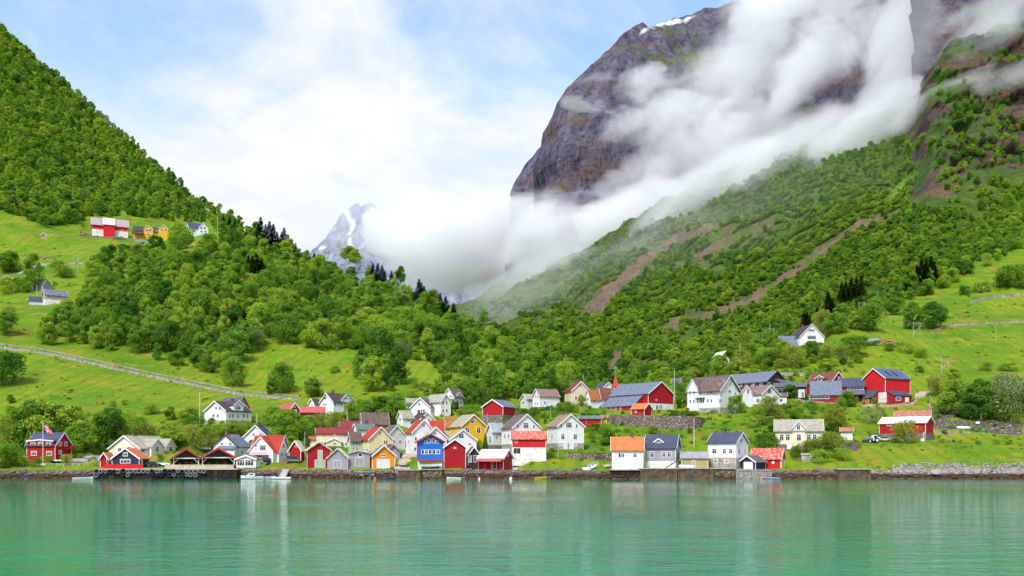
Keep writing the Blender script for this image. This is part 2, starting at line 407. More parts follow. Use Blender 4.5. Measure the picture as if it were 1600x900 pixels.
def rock_mat(name, green=.5, c1=(.16, .13, .15), c2=(.33, .27, .27), brown=(.20, .12, .07), snow=None, gcol=((.035, .085, .014), (.10, .19, .02)), sc_=1.0):
    m, k = newmat(name); geo = k.n('ShaderNodeNewGeometry'); p = geo.outputs['Position']
    ns = k.n('ShaderNodeSeparateXYZ', Vector=geo.outputs['True Normal'])
    st = k.noise(k.mapping(p, (1, 1, .18), (0, R(8), 0)), .03 * sc_, 8, .68)
    hr = k.noise(k.mapping(p, (.25, .25, 1.2), (R(10), R(-12), 0)), .02 * sc_, 7, .65)
    a = k.mix(k.ramp(st, .32, .68), c1, c2)
    a = k.mix(k.ramp(hr, .48, .66, 0, .8), a, brown)
    a = k.mix(k.ramp(k.noise(p, .06 * sc_, 6, .7), .5, .36, 0, .7), a, tuple(x * .45 for x in c1))
    ck = k.noise(k.mapping(p, (1.2, 1.2, .35), (R(6), R(14), 0)), .11 * sc_, 7, .78, .6)
    a = k.mix(k.ramp(ck, .47, .36, 0, .8), a, tuple(x * .35 for x in c1)); a = k.mix(k.ramp(ck, .56, .68, 0, .5), a, tuple(x * 1.35 for x in c2))
    g1 = k.noise(k.mapping(p, (.5, .5, 1)), .012 * sc_, 8, .68)
    gf = k.math('ADD', k.math('MULTIPLY', k.math('ABSOLUTE', ns.outputs[2]), 1.1), k.math('MULTIPLY', k.math('SUBTRACT', g1, .5), 2.6))
    gc = k.mix(k.ramp(k.noise(p, .03 * sc_, 5, .7), .35, .65), gcol[0], gcol[1])
    a = k.mix(k.ramp(gf, 1.25 - green, 1.4 - green), a, gc)
    if snow is not None:
        sn = k.noise(k.mapping(p, (1, 1, .5)), .006 * sc_, 8, .72)
        hz = k.n('ShaderNodeSeparateXYZ', Vector=p).outputs[2]
        a = k.mix(k.ramp(k.math('ADD', sn, k.math('DIVIDE', k.math('SUBTRACT', hz, snow), 2200.0)), .58, .64), a, (.85, .87, .9))
    a = k.mix(k.n('ShaderNodeAttribute', dict(attribute_name='snow')).outputs['Fac'], a, (.86, .88, .9))
    finish(k, a, .95, k.math('ADD', st, hr), .1, 0, 18 / sc_, .9); return m


# ---- valley side across the river (right of the gap)
CB = {
 600: [(600, 1300), (560, 1800), (540, 2300), (528, 2800), (522, 3100), (520, 3300)],
 740: [(620, 900), (570, 1300), (530, 1900), (500, 2500), (488, 2900), (484, 3100)],
 800: [(640, 750), (575, 1050), (525, 1500), (478, 2100), (455, 2500), (446, 2700)],
 900: [(640, 700), (565, 950), (505, 1350), (455, 1800), (423, 2200), (405, 2500)],
 1000: [(640, 650), (545, 900), (475, 1250), (418, 1650), (388, 2000), (362, 2300)],
 1100: [(640, 600), (525, 880), (445, 1200), (380, 1550), (335, 1850), (300, 2100)],
 1200: [(620, 600), (505, 850), (415, 1150), (345, 1500), (296, 1750), (262, 1950)],
 1300: [(580, 640), (480, 850), (390, 1100), (315, 1400), (262, 1600), (230, 1800)],
 1400: [(540, 690), (450, 850), (370, 1050), (300, 1300), (250, 1450), (210, 1560)],
 1432: [(530, 700), (440, 850), (350, 1060), (295, 1250), (235, 1370), (180, 1470)],
 1450: [(520, 710), (430, 850), (345, 1040), (285, 1170), (200, 1280), (130, 1350)],
 1600: [(470, 850), (390, 980), (300, 1110), (225, 1220), (140, 1320), (40, 1430)],
 1920: [(420, 900), (320, 1080), (200, 1250), (100, 1400), (-50, 1550), (-250, 1700)]}
PXB, PYB, YB = sheet_grid(CB, 600, 1920, 4, 24, 9)
XB, _, ZB = to_world(PXB, PYB, YB)
crag = soft(inpoly(PXB, PYB, [(1415, 330), (1425, 235), (1435, 100), (1900, -300), (1900, 180), (1600, 285), (1560, 310), (1480, 335)]), 6)
far = np.clip((YB - 700) / 600, 0, 1)
rid = 1 - np.abs(fbm(XB / 130 + ZB / 300, YB / 300, 4, 21) * 2 - 1)
ZB = ZB + far * ((rid - .5) * 70 + (fbm(XB / 40, YB / 60, 4, 4) - .5) * 26)
steps = np.abs(((ZB + 60 * fbm(XB / 200, YB / 200, 3, 8)) / 55) % 1 - .5)
YBd = YB + crag * ((steps - .25) * 26 + (fbm(XB / 40, ZB / 26, 6, 33, .6) - .5) * 75)
PYBF = HZ - (ZB - CH) / YB * FP
GREENB = [[(1375, 325), (1395, 300), (1428, 270), (1424, 285), (1395, 318)]]
SCREE = [[(905, 492), (935, 455), (985, 415), (1012, 398), (1010, 418), (960, 465), (945, 490)], [(1060, 500), (1110, 487), (1185, 455), (1225, 425), (1262, 408), (1262, 420), (1215, 452), (1190, 470), (1120, 497)],
         [(1085, 400), (1130, 372), (1205, 348), (1210, 356), (1150, 378), (1100, 408)], [(1262, 398), (1345, 345), (1400, 330), (1402, 338), (1350, 360), (1270, 412)],
         [(945, 575), (960, 550), (980, 540), (975, 560), (955, 580)], [(1000, 400), (1060, 365), (1120, 350), (1120, 358), (1065, 378), (1010, 410)],
         [(1030, 512), (1060, 495), (1080, 492), (1075, 502), (1045, 512)]]
sm = np.zeros(XB.shape)
wx = (fbm(PXB / 25, PYBF / 12, 4, 77) - .5) * 22; wy = (fbm(PXB / 25, PYBF / 12, 4, 78) - .5) * 16
for pl in SCREE: sm = np.maximum(sm, inpoly(PXB + wx, PYBF + wy, pl))
gm = np.zeros(XB.shape)
for pl in GREENB: gm = np.maximum(gm, inpoly(PXB + wx * .4, PYBF + wy * .4, pl))


def slope_mat():
    m = rock_mat('valley_side_ground', .95, (.10, .075, .07), (.26, .19, .16), (.20, .115, .065), None, ((.040, .075, .012), (.095, .145, .020)), 1.6)
    nt = m.node_tree; k = N.__new__(N); k.nt = nt
    p = [x for x in nt.nodes if x.type == 'BSDF_PRINCIPLED'][0]; old = p.inputs['Base Color'].links[0].from_socket
    pos = k.n('ShaderNodeNewGeometry').outputs['Position']
    s = k.n('ShaderNodeAttribute', dict(attribute_name='scree')).outputs['Fac']; g = k.n('ShaderNodeAttribute', dict(attribute_name='pasture')).outputs['Fac']; c = k.n('ShaderNodeAttribute', dict(attribute_name='crag')).outputs['Fac']
    sc_c = k.mix(k.ramp(k.noise(pos, .12, 6, .7), .3, .7), (.10, .065, .045), (.26, .165, .12))
    cr = k.mix(k.ramp(k.noise(k.mapping(pos, (.4, .4, 1.6)), .02, 8, .7), .38, .62), (.065, .042, .048), (.16, .092, .065))
    cr = k.mix(k.ramp(k.noise(k.mapping(pos, (.5, .5, 1.6), (0, R(20), 0)), .022, 8, .72), .47, .55), cr, (.06, .115, .02))
    cr = k.mix(k.ramp(k.noise(pos, .05, 7, .75), .43, .33, 0, .75), cr, (.04, .03, .035))
    a = k.mix(c, old, cr); a = k.mix(k.math('MULTIPLY', s, .9), a, sc_c); a = k.mix(g, a, (.12, .26, .012))
    k.set(p.inputs['Base Color'], a); return m


bk = YBd[:, -1:] * 1.25 + 200
sideB = grid_mesh('valley_hillside', np.concatenate([XB, (PXB[:, -1:] - 800) / FP * bk], 1), np.concatenate([YBd, bk], 1), np.concatenate([ZB, ZB[:, -1:] * .9], 1), slope_mat(),
                  {'scree': np.concatenate([soft(sm, 1), sm[:, -1:] * 0], 1), 'pasture': np.concatenate([soft(gm, 1), gm[:, -1:] * 0], 1), 'crag': np.concatenate([crag, crag[:, -1:]], 1)})
tag(sideB, 'wooded valley side with scree streaks', kind='structure')
PYBF2 = HZ - (ZB - CH) / YBd * FP


def groundB(px, py):
    i0 = int(min(max((px - 600) / 4, 0), PXB.shape[0] - 1)); r = np.minimum.accumulate(PYBF2[i0])
    j = int(np.searchsorted(-r, -py)); j = min(max(j, 0), len(r) - 1)
    return Vector((float((PXB[i0, j] - 800) / FP * YB[i0, j]), float(YBd[i0, j]), float(ZB[i0, j])))


# ---- great cliff mountain in the clouds
def mountain(name, label, cols, px0, px1, step, mat, a1, a2, sx, sub=20, sm_=5, left_turn=None, seed=0, snow=(), rag=.55):
    PX, PY, Y = sheet_grid(cols, px0, px1, step, sub, sm_)
    X, _, Z = to_world(PX, PY, Y)
    edge = np.clip(np.minimum(PX - px0, 1e9) / 30, 0.15, 1)
    st = fbm(X / sx, Z / (sx * 2.5), 6, 41 + seed, .55); rg = 1 - np.abs(2 * fbm(X / (sx * 2), Z / (sx * 5), 4, 61 + seed) - 1)
    led = np.abs(((Z + 160 * fbm(X / 400, Z / 500, 3, 8 + seed)) / 170) % 1 - .5)
    X = X + (fbm(Z / (sx * .5), Z / 900 + 3, 5, 91 + seed) - .5) * sx * rag * np.clip(1 - (PX - px0) / 60, 0, 1)
    Y2 = Y + edge * ((st - .5) * a1 - (rg - .5) * a2 + (led - .25) * a1 * .35)
    Z2 = Z + edge * (fbm(X / (sx * .6), Y / (sx * .6), 5, 71 + seed) - .5) * a1 * .35
    if left_turn:
        n = 6
        exY = np.concatenate([Y2[:1] + left_turn * (n - i) / n for i in range(n)], 0); f = np.linspace(0, 1, n)[:, None]
        exX = np.repeat(X[:1], n, 0) + (exY - Y2[:1]) * (px0 - 800) / FP * 1.2; exZ = np.repeat(Z2[:1], n, 0) * (.75 + .25 * f)
        X = np.concatenate([exX, X]); Y2 = np.concatenate([exY, Y2]); Z2 = np.concatenate([exZ, Z2])
    SN = np.zeros(PX.shape); qx = (fbm(PX / 6, PY / 5, 4, 5) - .5) * 7
    for pl in snow: SN = np.maximum(SN, inpoly(PX + qx, PY + qx * .6, pl))
    SN = soft(SN, 1)
    if left_turn: SN = np.concatenate([SN[:6] * 0, SN])
    bk = Y2[:, -1:] + 1200
    o = grid_mesh(name, np.concatenate([X, X[:, -1:] * bk / Y2[:, -1:]], 1), np.concatenate([Y2, bk], 1), np.concatenate([Z2, Z2[:, -1:] * .8], 1), mat, {'snow': np.concatenate([SN, SN[:, -1:]], 1)})
    return tag(o, label, kind='structure')


ROCK = rock_mat('cliff_rock', .50, (.055, .052, .085), (.165, .15, .20), (.135, .09, .07), None, ((.05, .075, .025), (.12, .14, .04)), .7)
def rows(*a): return list(a)
CC = {
 842: rows((460, 2900), (400, 2930), (300, 2960), (285, 2990), (272, 3020), (255, 3060)),
 850: rows((460, 2820), (400, 2850), (300, 2890), (260, 2930), (225, 2980), (208, 3040)),
 865: rows((460, 2740), (400, 2780), (300, 2830), (250, 2880), (205, 2960), (175, 3040)),
 885: rows((460, 2660), (400, 2710), (300, 2770), (235, 2830), (185, 2920), (147, 3050)),
 925: rows((460, 2560), (400, 2640), (300, 2710), (220, 2790), (155, 2930), (110, 3080)),
 960: rows((460, 2520), (400, 2600), (300, 2690), (200, 2800), (120, 2960), (68, 3120)),
 1000: rows((460, 2500), (400, 2590), (300, 2690), (190, 2830), (90, 3020), (36, 3180)),
 1050: rows((460, 2500), (400, 2600), (300, 2720), (180, 2900), (80, 3120), (26, 3300)),
 1100: rows((460, 2520), (400, 2640), (300, 2780), (180, 2980), (80, 3200), (27, 3400)),
 1180: rows((460, 2500), (380, 2600), (270, 2750), (150, 2950), (50, 3150), (5, 3350)),
 1300: rows((460, 2300), (350, 2450), (220, 2600), (90, 2800), (-20, 3000), (-90, 3200)),
 1440: rows((460, 2200), (300, 2350), (150, 2500), (0, 2700), (-100, 2900), (-200, 3100)),
 1920: rows((460, 2200), (250, 2350), (50, 2550), (-100, 2800), (-250, 3000), (-350, 3200))}
mountain('cliff_mountain', 'great rock dome with cliffs wrapped in cloud', CC, 842, 1920, 3, ROCK, 120, 140, 120, 30, 5, 900, 0, snow=[[(1025, 26), (1048, 26), (1046, 33), (1024, 32)], [(1050, 30), (1062, 28), (1060, 36), (1050, 35)], [(1012, 38), (1022, 34), (1024, 40), (1012, 43)], [(1003, 50), (1012, 46), (1012, 52), (1003, 54)], [(1066, 30), (1078, 29), (1078, 34), (1066, 34)]])
CD = {
 1432: rows((420, 1700), (300, 1640), (200, 1620), (100, 1640), (0, 1680), (-120, 1720)),
 1445: rows((420, 1560), (300, 1500), (200, 1490), (100, 1520), (0, 1570), (-120, 1640)),
 1480: rows((420, 1450), (300, 1420), (200, 1430), (100, 1480), (0, 1540), (-140, 1620)),
 1600: rows((420, 1400), (300, 1380), (200, 1400), (100, 1470), (0, 1550), (-200, 1700)),
 1920: rows((420, 1500), (300, 1500), (150, 1520), (0, 1600), (-150, 1700), (-400, 1900))}
ROCK2 = rock_mat('upper_crag_rock', .5, (.055, .045, .065), (.14, .115, .14), (.12, .07, .05), None, ((.04, .085, .02), (.09, .15, .03)), 1.0)
mountain('upper_crag', 'dark upper crag above the wooded slope', CD, 1432, 1920, 3, ROCK2, 60, 60, 90, 20, 3, 700, 5, rag=.7)
CE = {
 796: rows((420, 3300), (380, 3350), (340, 3400), (322, 3450), (308, 3500), (301, 3550)),
 815: rows((420, 3300), (380, 3350), (330, 3400), (300, 3450), (282, 3500), (270, 3550)),
 840: rows((420, 3300), (380, 3350), (320, 3400), (280, 3450), (250, 3500), (233, 3550)),
 900: rows((420, 3300), (380, 3350), (320, 3400), (280, 3450), (240, 3500), (200, 3600))}
mountain('cliff_shoulder', 'lower rock shoulder beyond the cliff', CE, 796, 900, 3, ROCK, 60, 60, 120, 16, 3, 500, 9)
PK = rock_mat('hazy_snowy_peak_rock', .1, (.22, .25, .35), (.36, .39, .48), (.20, .19, .26), 1900, ((.07, .10, .07), (.12, .15, .10)), .35)  # the blue of distant haze is put into the rock colours
CP = {
 470: rows((560, 5600), (500, 5800), (470, 6000), (440, 6200), (420, 6350), (408, 6450)),
 497: rows((560, 5600), (480, 5800), (450, 6000), (420, 6150), (400, 6300), (386, 6400)),
 525: rows((560, 5600), (470, 5800), (430, 5950), (400, 6100), (375, 6250), (357, 6400)),
 545: rows((560, 5600), (460, 5800), (410, 5950), (375, 6100), (348, 6250), (331, 6400)),
 565: rows((560, 5600), (460, 5800), (400, 5950), (360, 6100), (330, 6250), (314, 6400)),
 582: rows((560, 5600), (460, 5800), (400, 5950), (360, 6100), (332, 6250), (317, 6400)),
 610: rows((560, 5600), (470, 5800), (410, 5950), (380, 6100), (350, 6250), (336, 6400)),
 660: rows((560, 5600), (480, 5800), (430, 5950), (400, 6100), (380, 6250), (370, 6400)),
 760: rows((560, 5600), (500, 5800), (460, 5950), (440, 6100), (425, 6250), (415, 6400))}
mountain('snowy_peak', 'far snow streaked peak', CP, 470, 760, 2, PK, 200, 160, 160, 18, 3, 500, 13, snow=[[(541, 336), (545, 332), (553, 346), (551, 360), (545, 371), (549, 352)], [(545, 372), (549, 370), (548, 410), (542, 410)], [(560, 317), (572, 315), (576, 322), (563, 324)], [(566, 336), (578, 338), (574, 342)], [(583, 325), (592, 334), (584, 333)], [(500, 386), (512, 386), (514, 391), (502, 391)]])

# distant ground, fjord bed and water
m, k = newmat('fjord_water'); geo = k.n('ShaderNodeNewGeometry').outputs['Position']
w0 = k.noise(k.mapping(geo, (.6, 1.3, 1), (0, 0, R(6))), .26, 2, .5, .3); w1 = k.noise(k.mapping(geo, (.7, 1.4, 1), (0, 0, R(-10))), .95, 2, .5, .4); w2 = k.noise(k.mapping(geo, (.7, 1.3, 1), (0, 0, R(14))), 2.8, 2, .5, .3); w3 = k.noise(geo, .03, 3, .5)
hh = k.math('ADD', k.math('ADD', k.math('MULTIPLY', w0, .30), k.math('MULTIPLY', w1, .17)), k.math('MULTIPLY', w2, .06))
hh = k.math('MULTIPLY', hh, k.ramp(w3, .36, .64, .5, 1.3))
hh = k.math('MULTIPLY', hh, k.ramp(k.n('ShaderNodeSeparateXYZ', Vector=geo).outputs[1], 90, 220, .85, .16))
hh = k.math('MULTIPLY', hh, k.ramp(k.n('ShaderNodeSeparateXYZ', Vector=geo).outputs[1], 45, 120, 1.7, 1.0))
b = k.n('ShaderNodeBump', Height=hh, Distance=1.0, Strength=1.0)
deep = k.mix(k.ramp(k.noise(geo, .02, 3, .5), .3, .7), (.0, .17, .075), (.0, .225, .112))
p = k.n('ShaderNodeBsdfPrincipled', Roughness=.03, IOR=1.33); k.set(p.inputs['Base Color'], deep); k.set(p.inputs['Normal'], b.outputs[0]); p.inputs['Specular IOR Level'].default_value = .5
k.n('ShaderNodeOutputMaterial', Surface=p.outputs[0])
wm = MB(); wm.add([(-9000, -3000, 0), (9000, -3000, 0), (9000, 286, 0), (-9000, 286, 0)], [(0, 1, 2, 3)])
tag(wm.build('water', m, recalc=False), 'calm green fjord water with fine ripples', kind='structure')
gm_ = MB(); gm_.add([(-30000, -30000, -9), (30000, -30000, -9), (30000, 30000, -9), (-30000, 30000, -9)], [(0, 1, 2, 3)])
tag(gm_.build('ground', plain('valley_floor', (.06, .1, .03), .95), recalc=False), 'valley floor', kind='structure')

# ------------------------------------------------------------------ low cloud clinging to the mountains, with thin haze volumes
import bmesh
_bm = bmesh.new(); bmesh.ops.create_icosphere(_bm, subdivisions=3, radius=1.0); CLM = bpy.data.meshes.new('low_cloud'); _bm.to_mesh(CLM); _bm.free()


def cloud_mat(name, dens, soft_=1.3, amp_=2.4, thr=.25, scale=1.0, stretch=(1, 1, 1.6), tilt=-22, an=.0):
    m, k = newmat(name); tc = k.n('ShaderNodeTexCoord').outputs['Object']; pos = k.n('ShaderNodeNewGeometry').outputs['Position']
    r = k.n('ShaderNodeVectorMath', dict(operation='LENGTH'), _0=tc).outputs[1]
    pr = k.mapping(pos, tuple(s_ / 190 * scale for s_ in stretch), (0, R(tilt), 0))
    n = k.noise(pr, 1.0, 8, .64, .9)
    e = k.math('SUBTRACT', k.math('ADD', k.math('MULTIPLY', k.math('SUBTRACT', 1.0, r), soft_), k.math('MULTIPLY', k.math('SUBTRACT', n, .5), amp_)), thr)
    d = k.math('MULTIPLY', k.ramp(e, 0, .55), dens)
    v = k.n('ShaderNodeVolumeScatter', Color=(1, 1, 1, 1), Density=d, Anisotropy=an)
    k.n('ShaderNodeOutputMaterial', Volume=v.outputs[0]); return m


DENSE = cloud_mat('dense_cloud', .0095, 1.9, 3.0, .15); SOFT = cloud_mat('soft_cloud', .0045, 1.7, 4.2, .22); WISP = cloud_mat('wispy_cloud', .008, 1.6, 4.0, .45, 1.5)
THIN = cloud_mat('thin_mist', .0009, 1.6, .8, .0)
VEIL = cloud_mat('valley_haze', .00022, 1.6, .4, .0); VEIL2 = cloud_mat('cliff_haze', .0012, 1.6, 2.0, .0)  # faint haze volumes, the valley one added to soften the distance
def cloud(px, py, Y, wpx, hpx, dep, ang, mat):
    p = P(px, py, Y); o = bpy.data.objects.new('low_cloud', CLM.copy()); o.data.materials.append(mat); col.objects.link(o)
    o.location = p; o.scale = (wpx / FP * Y, dep, hpx / FP * Y); o.rotation_euler = (0, R(-ang), 0)
    return tag(o, 'white low cloud drifting along the mountains', 'cloud', 'low clouds on the mountains', 'stuff')


for a in [
    (750, 385, 3500, 190, 85, 420, 3, DENSE), (665, 375, 5200, 75, 75, 400, 10, DENSE), (600, 372, 5200, 34, 54, 300, 20, DENSE), (900, 378, 2850, 170, 62, 260, 10, DENSE), (1010, 345, 2500, 140, 62, 230, 16, DENSE), (1000, 290, 2600, 110, 50, 160, 30, SOFT),
    (1120, 305, 1990, 150, 62, 220, 24, DENSE), (1240, 250, 1800, 150, 62, 210, 26, DENSE), (1370, 200, 1560, 130, 52, 190, 24, DENSE), (1490, 158, 1380, 110, 24, 120, 16, DENSE), (1610, 126, 1300, 110, 22, 120, 12, DENSE),
    (1070, 200, 2600, 90, 90, 180, 35, SOFT), (1130, 120, 2800, 60, 80, 240, -30, SOFT), (1190, 60, 2500, 60, 130, 240, -28, SOFT), (1180, 210, 2400, 80, 70, 200, 40, SOFT), (1290, 70, 2300, 110, 60, 250, 40, SOFT), (1400, 90, 1900, 38, 170, 200, -14, DENSE), (1260, 0, 2500, 130, 50, 250, 10, SOFT),
    (1190, 0, 3000, 90, 40, 200, 10, SOFT), (1120, 200, 2500, 60, 90, 150, -35, WISP), (1250, 120, 2350, 50, 90, 150, -30, WISP), (1360, 60, 2150, 60, 90, 150, -25, WISP),
    (950, 122, 2700, 70, 9, 70, 6, WISP), (915, 165, 2640, 60, 12, 70, -8, WISP), (985, 190, 2600, 70, 40, 100, 25, WISP), (1010, 120, 2650, 60, 40, 100, 30, WISP), (1440, 250, 1500, 50, 34, 120, 40, SOFT), (1530, 70, 1360, 120, 45, 110, 25, WISP), (1560, 15, 1400, 110, 40, 110, 10, WISP), (1480, 110, 1380, 60, 30, 90, 30, WISP),
    (50, 60, 1330, 46, 30, 60, -40, WISP), (165, 170, 1230, 66, 24, 60, -38, WISP), (850, 425, 2250, 130, 34, 250, 14, SOFT), (840, 480, 1900, 150, 60, 300, 10, THIN), (1000, 410, 1750, 160, 45, 250, 25, THIN), (1225, 150, 2300, 30, 60, 120, -25, WISP), (885, 345, 2720, 120, 42, 120, 8, DENSE), (1425, 70, 1440, 44, 150, 60, -8, SOFT), (900, 375, 2560, 130, 62, 130, 8, DENSE), (840, 330, 2750, 60, 40, 100, 10, SOFT), (1040, 170, 2480, 60, 90, 90, 20, SOFT), (1090, 250, 2300, 90, 60, 120, 25, SOFT), (555, 350, 5000, 90, 70, 300, 0, THIN), (1060, 470, 1650, 420, 150, 650, 22, VEIL), (1150, 150, 2300, 150, 120, 150, 30, VEIL2)]:
    cloud(*a)

# ------------------------------------------------------------------ buildings
CROP = dict(C1=(0, 560, 4.092), C2=(220, 560, 4.092), C3=(440, 580, 4.735), C4=(600, 580, 4.735), C5=(760, 580, 4.735), C6=(940, 560, 4.5),
            C7=(1080, 560, 4.5), C8=(1300, 540, 4.09), U=(0, 280, 3.215), V=(1100, 380, 3.2), W=(700, 400, 3.2), X=(0, 0, 1.0))
def cx(c, x): a = CROP[c]; return a[0] + x / a[2]
def cy(c, y): a = CROP[c]; return a[1] + y / a[2]


def ring(mb, mp, s0, s1, z0, z1, t, d0, d1):
    """picture-frame bars on a face"""
    for a, b, e, f in ((s0, s1, z0, z0 + t), (s0, s1, z1 - t, z1), (s0, s0 + t, z0 + t, z1 - t), (s1 - t, s1, z0 + t, z1 - t)):
        mb.prism([(a, e), (b, e), (b, f), (a, f)], d0, d1, mp)


FOOT = []


class House:
    def __init__(s, crop, name, label, cat, l, c, r, base, eave, ridge, th, g, wall, roof, Y=None, d=9.0, st=0, stm=None, trim=TRIM, win=(), door=(), dorm=(), chim=(),
                 lean=(), over=.45, rt=.28, lift=0, flat=False, doormat=None, winframe=None, z0=-3.5, group=None):
        s.C = crop
        PB = cy(crop, base); pc = cx(crop, c)
        g0 = ground(pc, PB) if Y is None else P(pc, PB, Y)
        if Y is not None and Y > 300 and name != 'mountain_hut' and g0.z > gz(g0.x, g0.y) + .8: g0 = ground(pc, PB)
        s.o = g0; X0, Y0 = g0.x, g0.y
        phi = math.atan2(X0, Y0); t = R(th) - phi; s.t = t
        cs, sn = math.cos(t), math.sin(t)
        q = (cx(crop, r) - 800) / FP; s.a = a = (q * Y0 - X0) / (cs - q * sn)
        if l is None: s.b = b_ = d
        else:
            q = (cx(crop, l) - 800) / FP; s.b = b_ = (X0 - q * Y0) / (sn + q * cs)
        b_ = s.b
        he = (cy(crop, base) - cy(crop, eave)) * Y0 / FP
        # ridge height measured where the ridge end is seen
        if g == 'R': Yr = Y0 + a / 2 * sn
        else: Yr = Y0 + b_ / 2 * cs
        if th < 3 and g == 'L': Yr = Y0 + b_ / 2
        hr = CH + (HZ - cy(crop, ridge)) * Yr / FP - g0.z
        hr = max(hr, he + .3)
        s.he, s.hr, s.g = he, hr, g
        cen = g0 + Vector((cs * a / 2 - sn * b_ / 2, sn * a / 2 + cs * b_ / 2, 0))
        s.root = rt_ = empty(name, cen, t, label, cat, group)
        A, B = a / 2, b_ / 2; s.A, s.B = A, B
        ex_ = max([w_[6] for w_ in lean] + [0]); FOOT.append((cen, t, A + ex_, B + ex_))
        if g == 'R': half, mp, L0, L1 = A, (lambda u, dd, z: (u, dd, z)), -B, B
        else: half, mp, L0, L1 = B, (lambda u, dd, z: (dd, u, z)), -A, A
        sl = (hr - he) / half; s.sl = sl
        sth = st and (cy(crop, base) - cy(crop, base - st)) * Y0 / FP or 0
        w = MB()
        z0 = sth if sth else z0
        w.prism([(-half, z0), (half, z0), (half, he), (0, hr), (-half, he)], L0, L1, mp)
        w.build('wall', wall, rt_)
        if sth: MB().box(-A - .06, A + .06, -B - .06, B + .06, -3.5, sth - .003).build('foundation', stm or STONE, rt_)
        e = over; tk = rt
        def roofmb(h, e0, e1, hh, rr, s_):
            ze = hh - e * s_
            m = MB()
            m.prism([(-h - e, ze + .03), (0, rr + .03), (0, rr + tk), (-h - e, ze + tk)], e0, e1, mp)
            m.prism([(h + e, ze + .03), (0, rr + .03), (0, rr + tk), (h + e, ze + tk)], e0, e1, mp)
            return m
        s.roof = roofmb(half, L0 - e, L1 + e, he, hr, sl).build('roof', roof, rt_)
        # barge boards, eave boards and corner boards
        for dd in (L0 - e - .06, L1 + e + .003):
            m = MB()
            for sg in (-1, 1):
                m.prism([(sg * (half + e), he - e * sl - .12), (0, hr - .12), (0, hr + tk + .03), (sg * (half + e), he - e * sl + tk + .03)], dd, dd + .057, mp)
            m.build('bargeboard', trim, rt_)
        for x_, y_ in ((-A, -B), (A, -B), (-A, B)):
            MB().box(x_ - .07, x_ + .07, y_ - .07, y_ + .07, max(z0, -.5), he - .05).build('corner_board', trim, rt_)
        s.wings = []
        for w_ in dorm: s.dormer(wall, roof, trim, *w_)
        for w_ in win: s.window(*w_, frame=winframe or TRIM)
        for w_ in door: s.door(*w_, mat=doormat)
        for x_, y_ in chim:
            m = MB()
            if g == 'R': px_, py_ = 0, 0
            q = (cx(crop, x_) - 800) / FP
            if g == 'L':     # ridge runs along local x
                ex, ey = cen.x, cen.y; tt = (q * ey - ex) / (cs - q * sn); pos = (max(-A * .85, min(A * .85, tt)), 0)
            else:
                tt = (cen.x - q * cen.y) / (sn + q * cs) if abs(sn + q * cs) > .2 else 0; pos = (0, max(-B * .85, min(B * .85, tt)))
            m.box(pos[0] - .4, pos[0] + .4, pos[1] - .35, pos[1] + .35, hr - .6, hr + 1.15); m.box(pos[0] - .48, pos[0] + .48, pos[1] - .43, pos[1] + .43, hr + 1.15, hr + 1.3)
            m.build('chimney', plain('chimney_brick', (.16, .10, .09), .9, .4), s.roof)
        for w_ in lean: s.lean(*w_)

    def face(s, x, y, f=None):
        """photo point on the wall -> face, distance along the face from its middle, height"""
        C = s.C; q = (cx(C, x) - 800) / FP; X0, Y0 = s.o.x, s.o.y; cs, sn = math.cos(s.t), math.sin(s.t)
        if f is None: f = 'R' if cx(C, x) >= 800 + X0 / Y0 * FP else 'L'
        if f == 'R':
            t = (q * Y0 - X0) / (cs - q * sn); Yp = Y0 + t * sn; u = t - s.A
        else:
            t = (X0 - q * Y0) / (sn + q * cs); Yp = Y0 + t * cs; u = t - s.B
        z = CH + (HZ - cy(C, y)) * Yp / FP - s.o.z
        return f, u, z, Yp

    def mp(s, f, off=0.0):
        if f == 'R': return lambda u, d, z: (u, -s.B - off - d, z)       # d counts outward
        return lambda u, d, z: (-s.A - off - d, u, z)

    def scale(s, f, Yp, px):
        ca = abs(math.cos(s.t + math.atan2(s.o.x, s.o.y)) if f == 'R' else math.sin(s.t + math.atan2(s.o.x, s.o.y)))
        return px / CROP[s.C][2] * Yp / FP / max(ca, .25)

    def off(s, f, u, z):
        o = 0
        for ff, u0, w, v0, v1, p in s.wings:
            if ff == f and abs(u - u0) < w / 2 and v0 - .2 < z: o = p
        return o

    def window(s, x, y, w, h, kind=1, f=None, frame=None):
        f, u, z, Yp = s.face(x, y, f); W = s.scale(f, Yp, w) * 1.1; H = h / CROP[s.C][2] * Yp / FP
        mp = s.mp(f, s.off(f, u, z)); t = min(.15, W * .13)
        m = MB(); ring(m, mp, u - W / 2, u + W / 2, z - H / 2, z + H / 2, t, .0, .07)
        if kind and W > .95:
            nb = 2 if W < 1.7 else 3 if W < 3.2 else 5
            for i in range(1, nb): uu = u - W / 2 + W * i / nb; m.prism([(uu - .04, z - H / 2 + t), (uu + .04, z - H / 2 + t), (uu + .04, z + H / 2 - t), (uu - .04, z + H / 2 - t)], .0, .06, mp)
            if H > 1.0: m.prism([(u - W / 2 + t, z + H * .14), (u + W / 2 - t, z + H * .14), (u + W / 2 - t, z + H * .14 + .07), (u - W / 2 + t, z + H * .14 + .07)], .0, .055, mp)
        o = m.build('window', frame, s.root)
        MB().prism([(u - W / 2 + .03, z - H / 2 + .03), (u + W / 2 - .03, z - H / 2 + .03), (u + W / 2 - .03, z + H / 2 - .03), (u - W / 2 + .03, z + H / 2 - .03)], -.01, .03, mp).build('pane', GLASS, o)

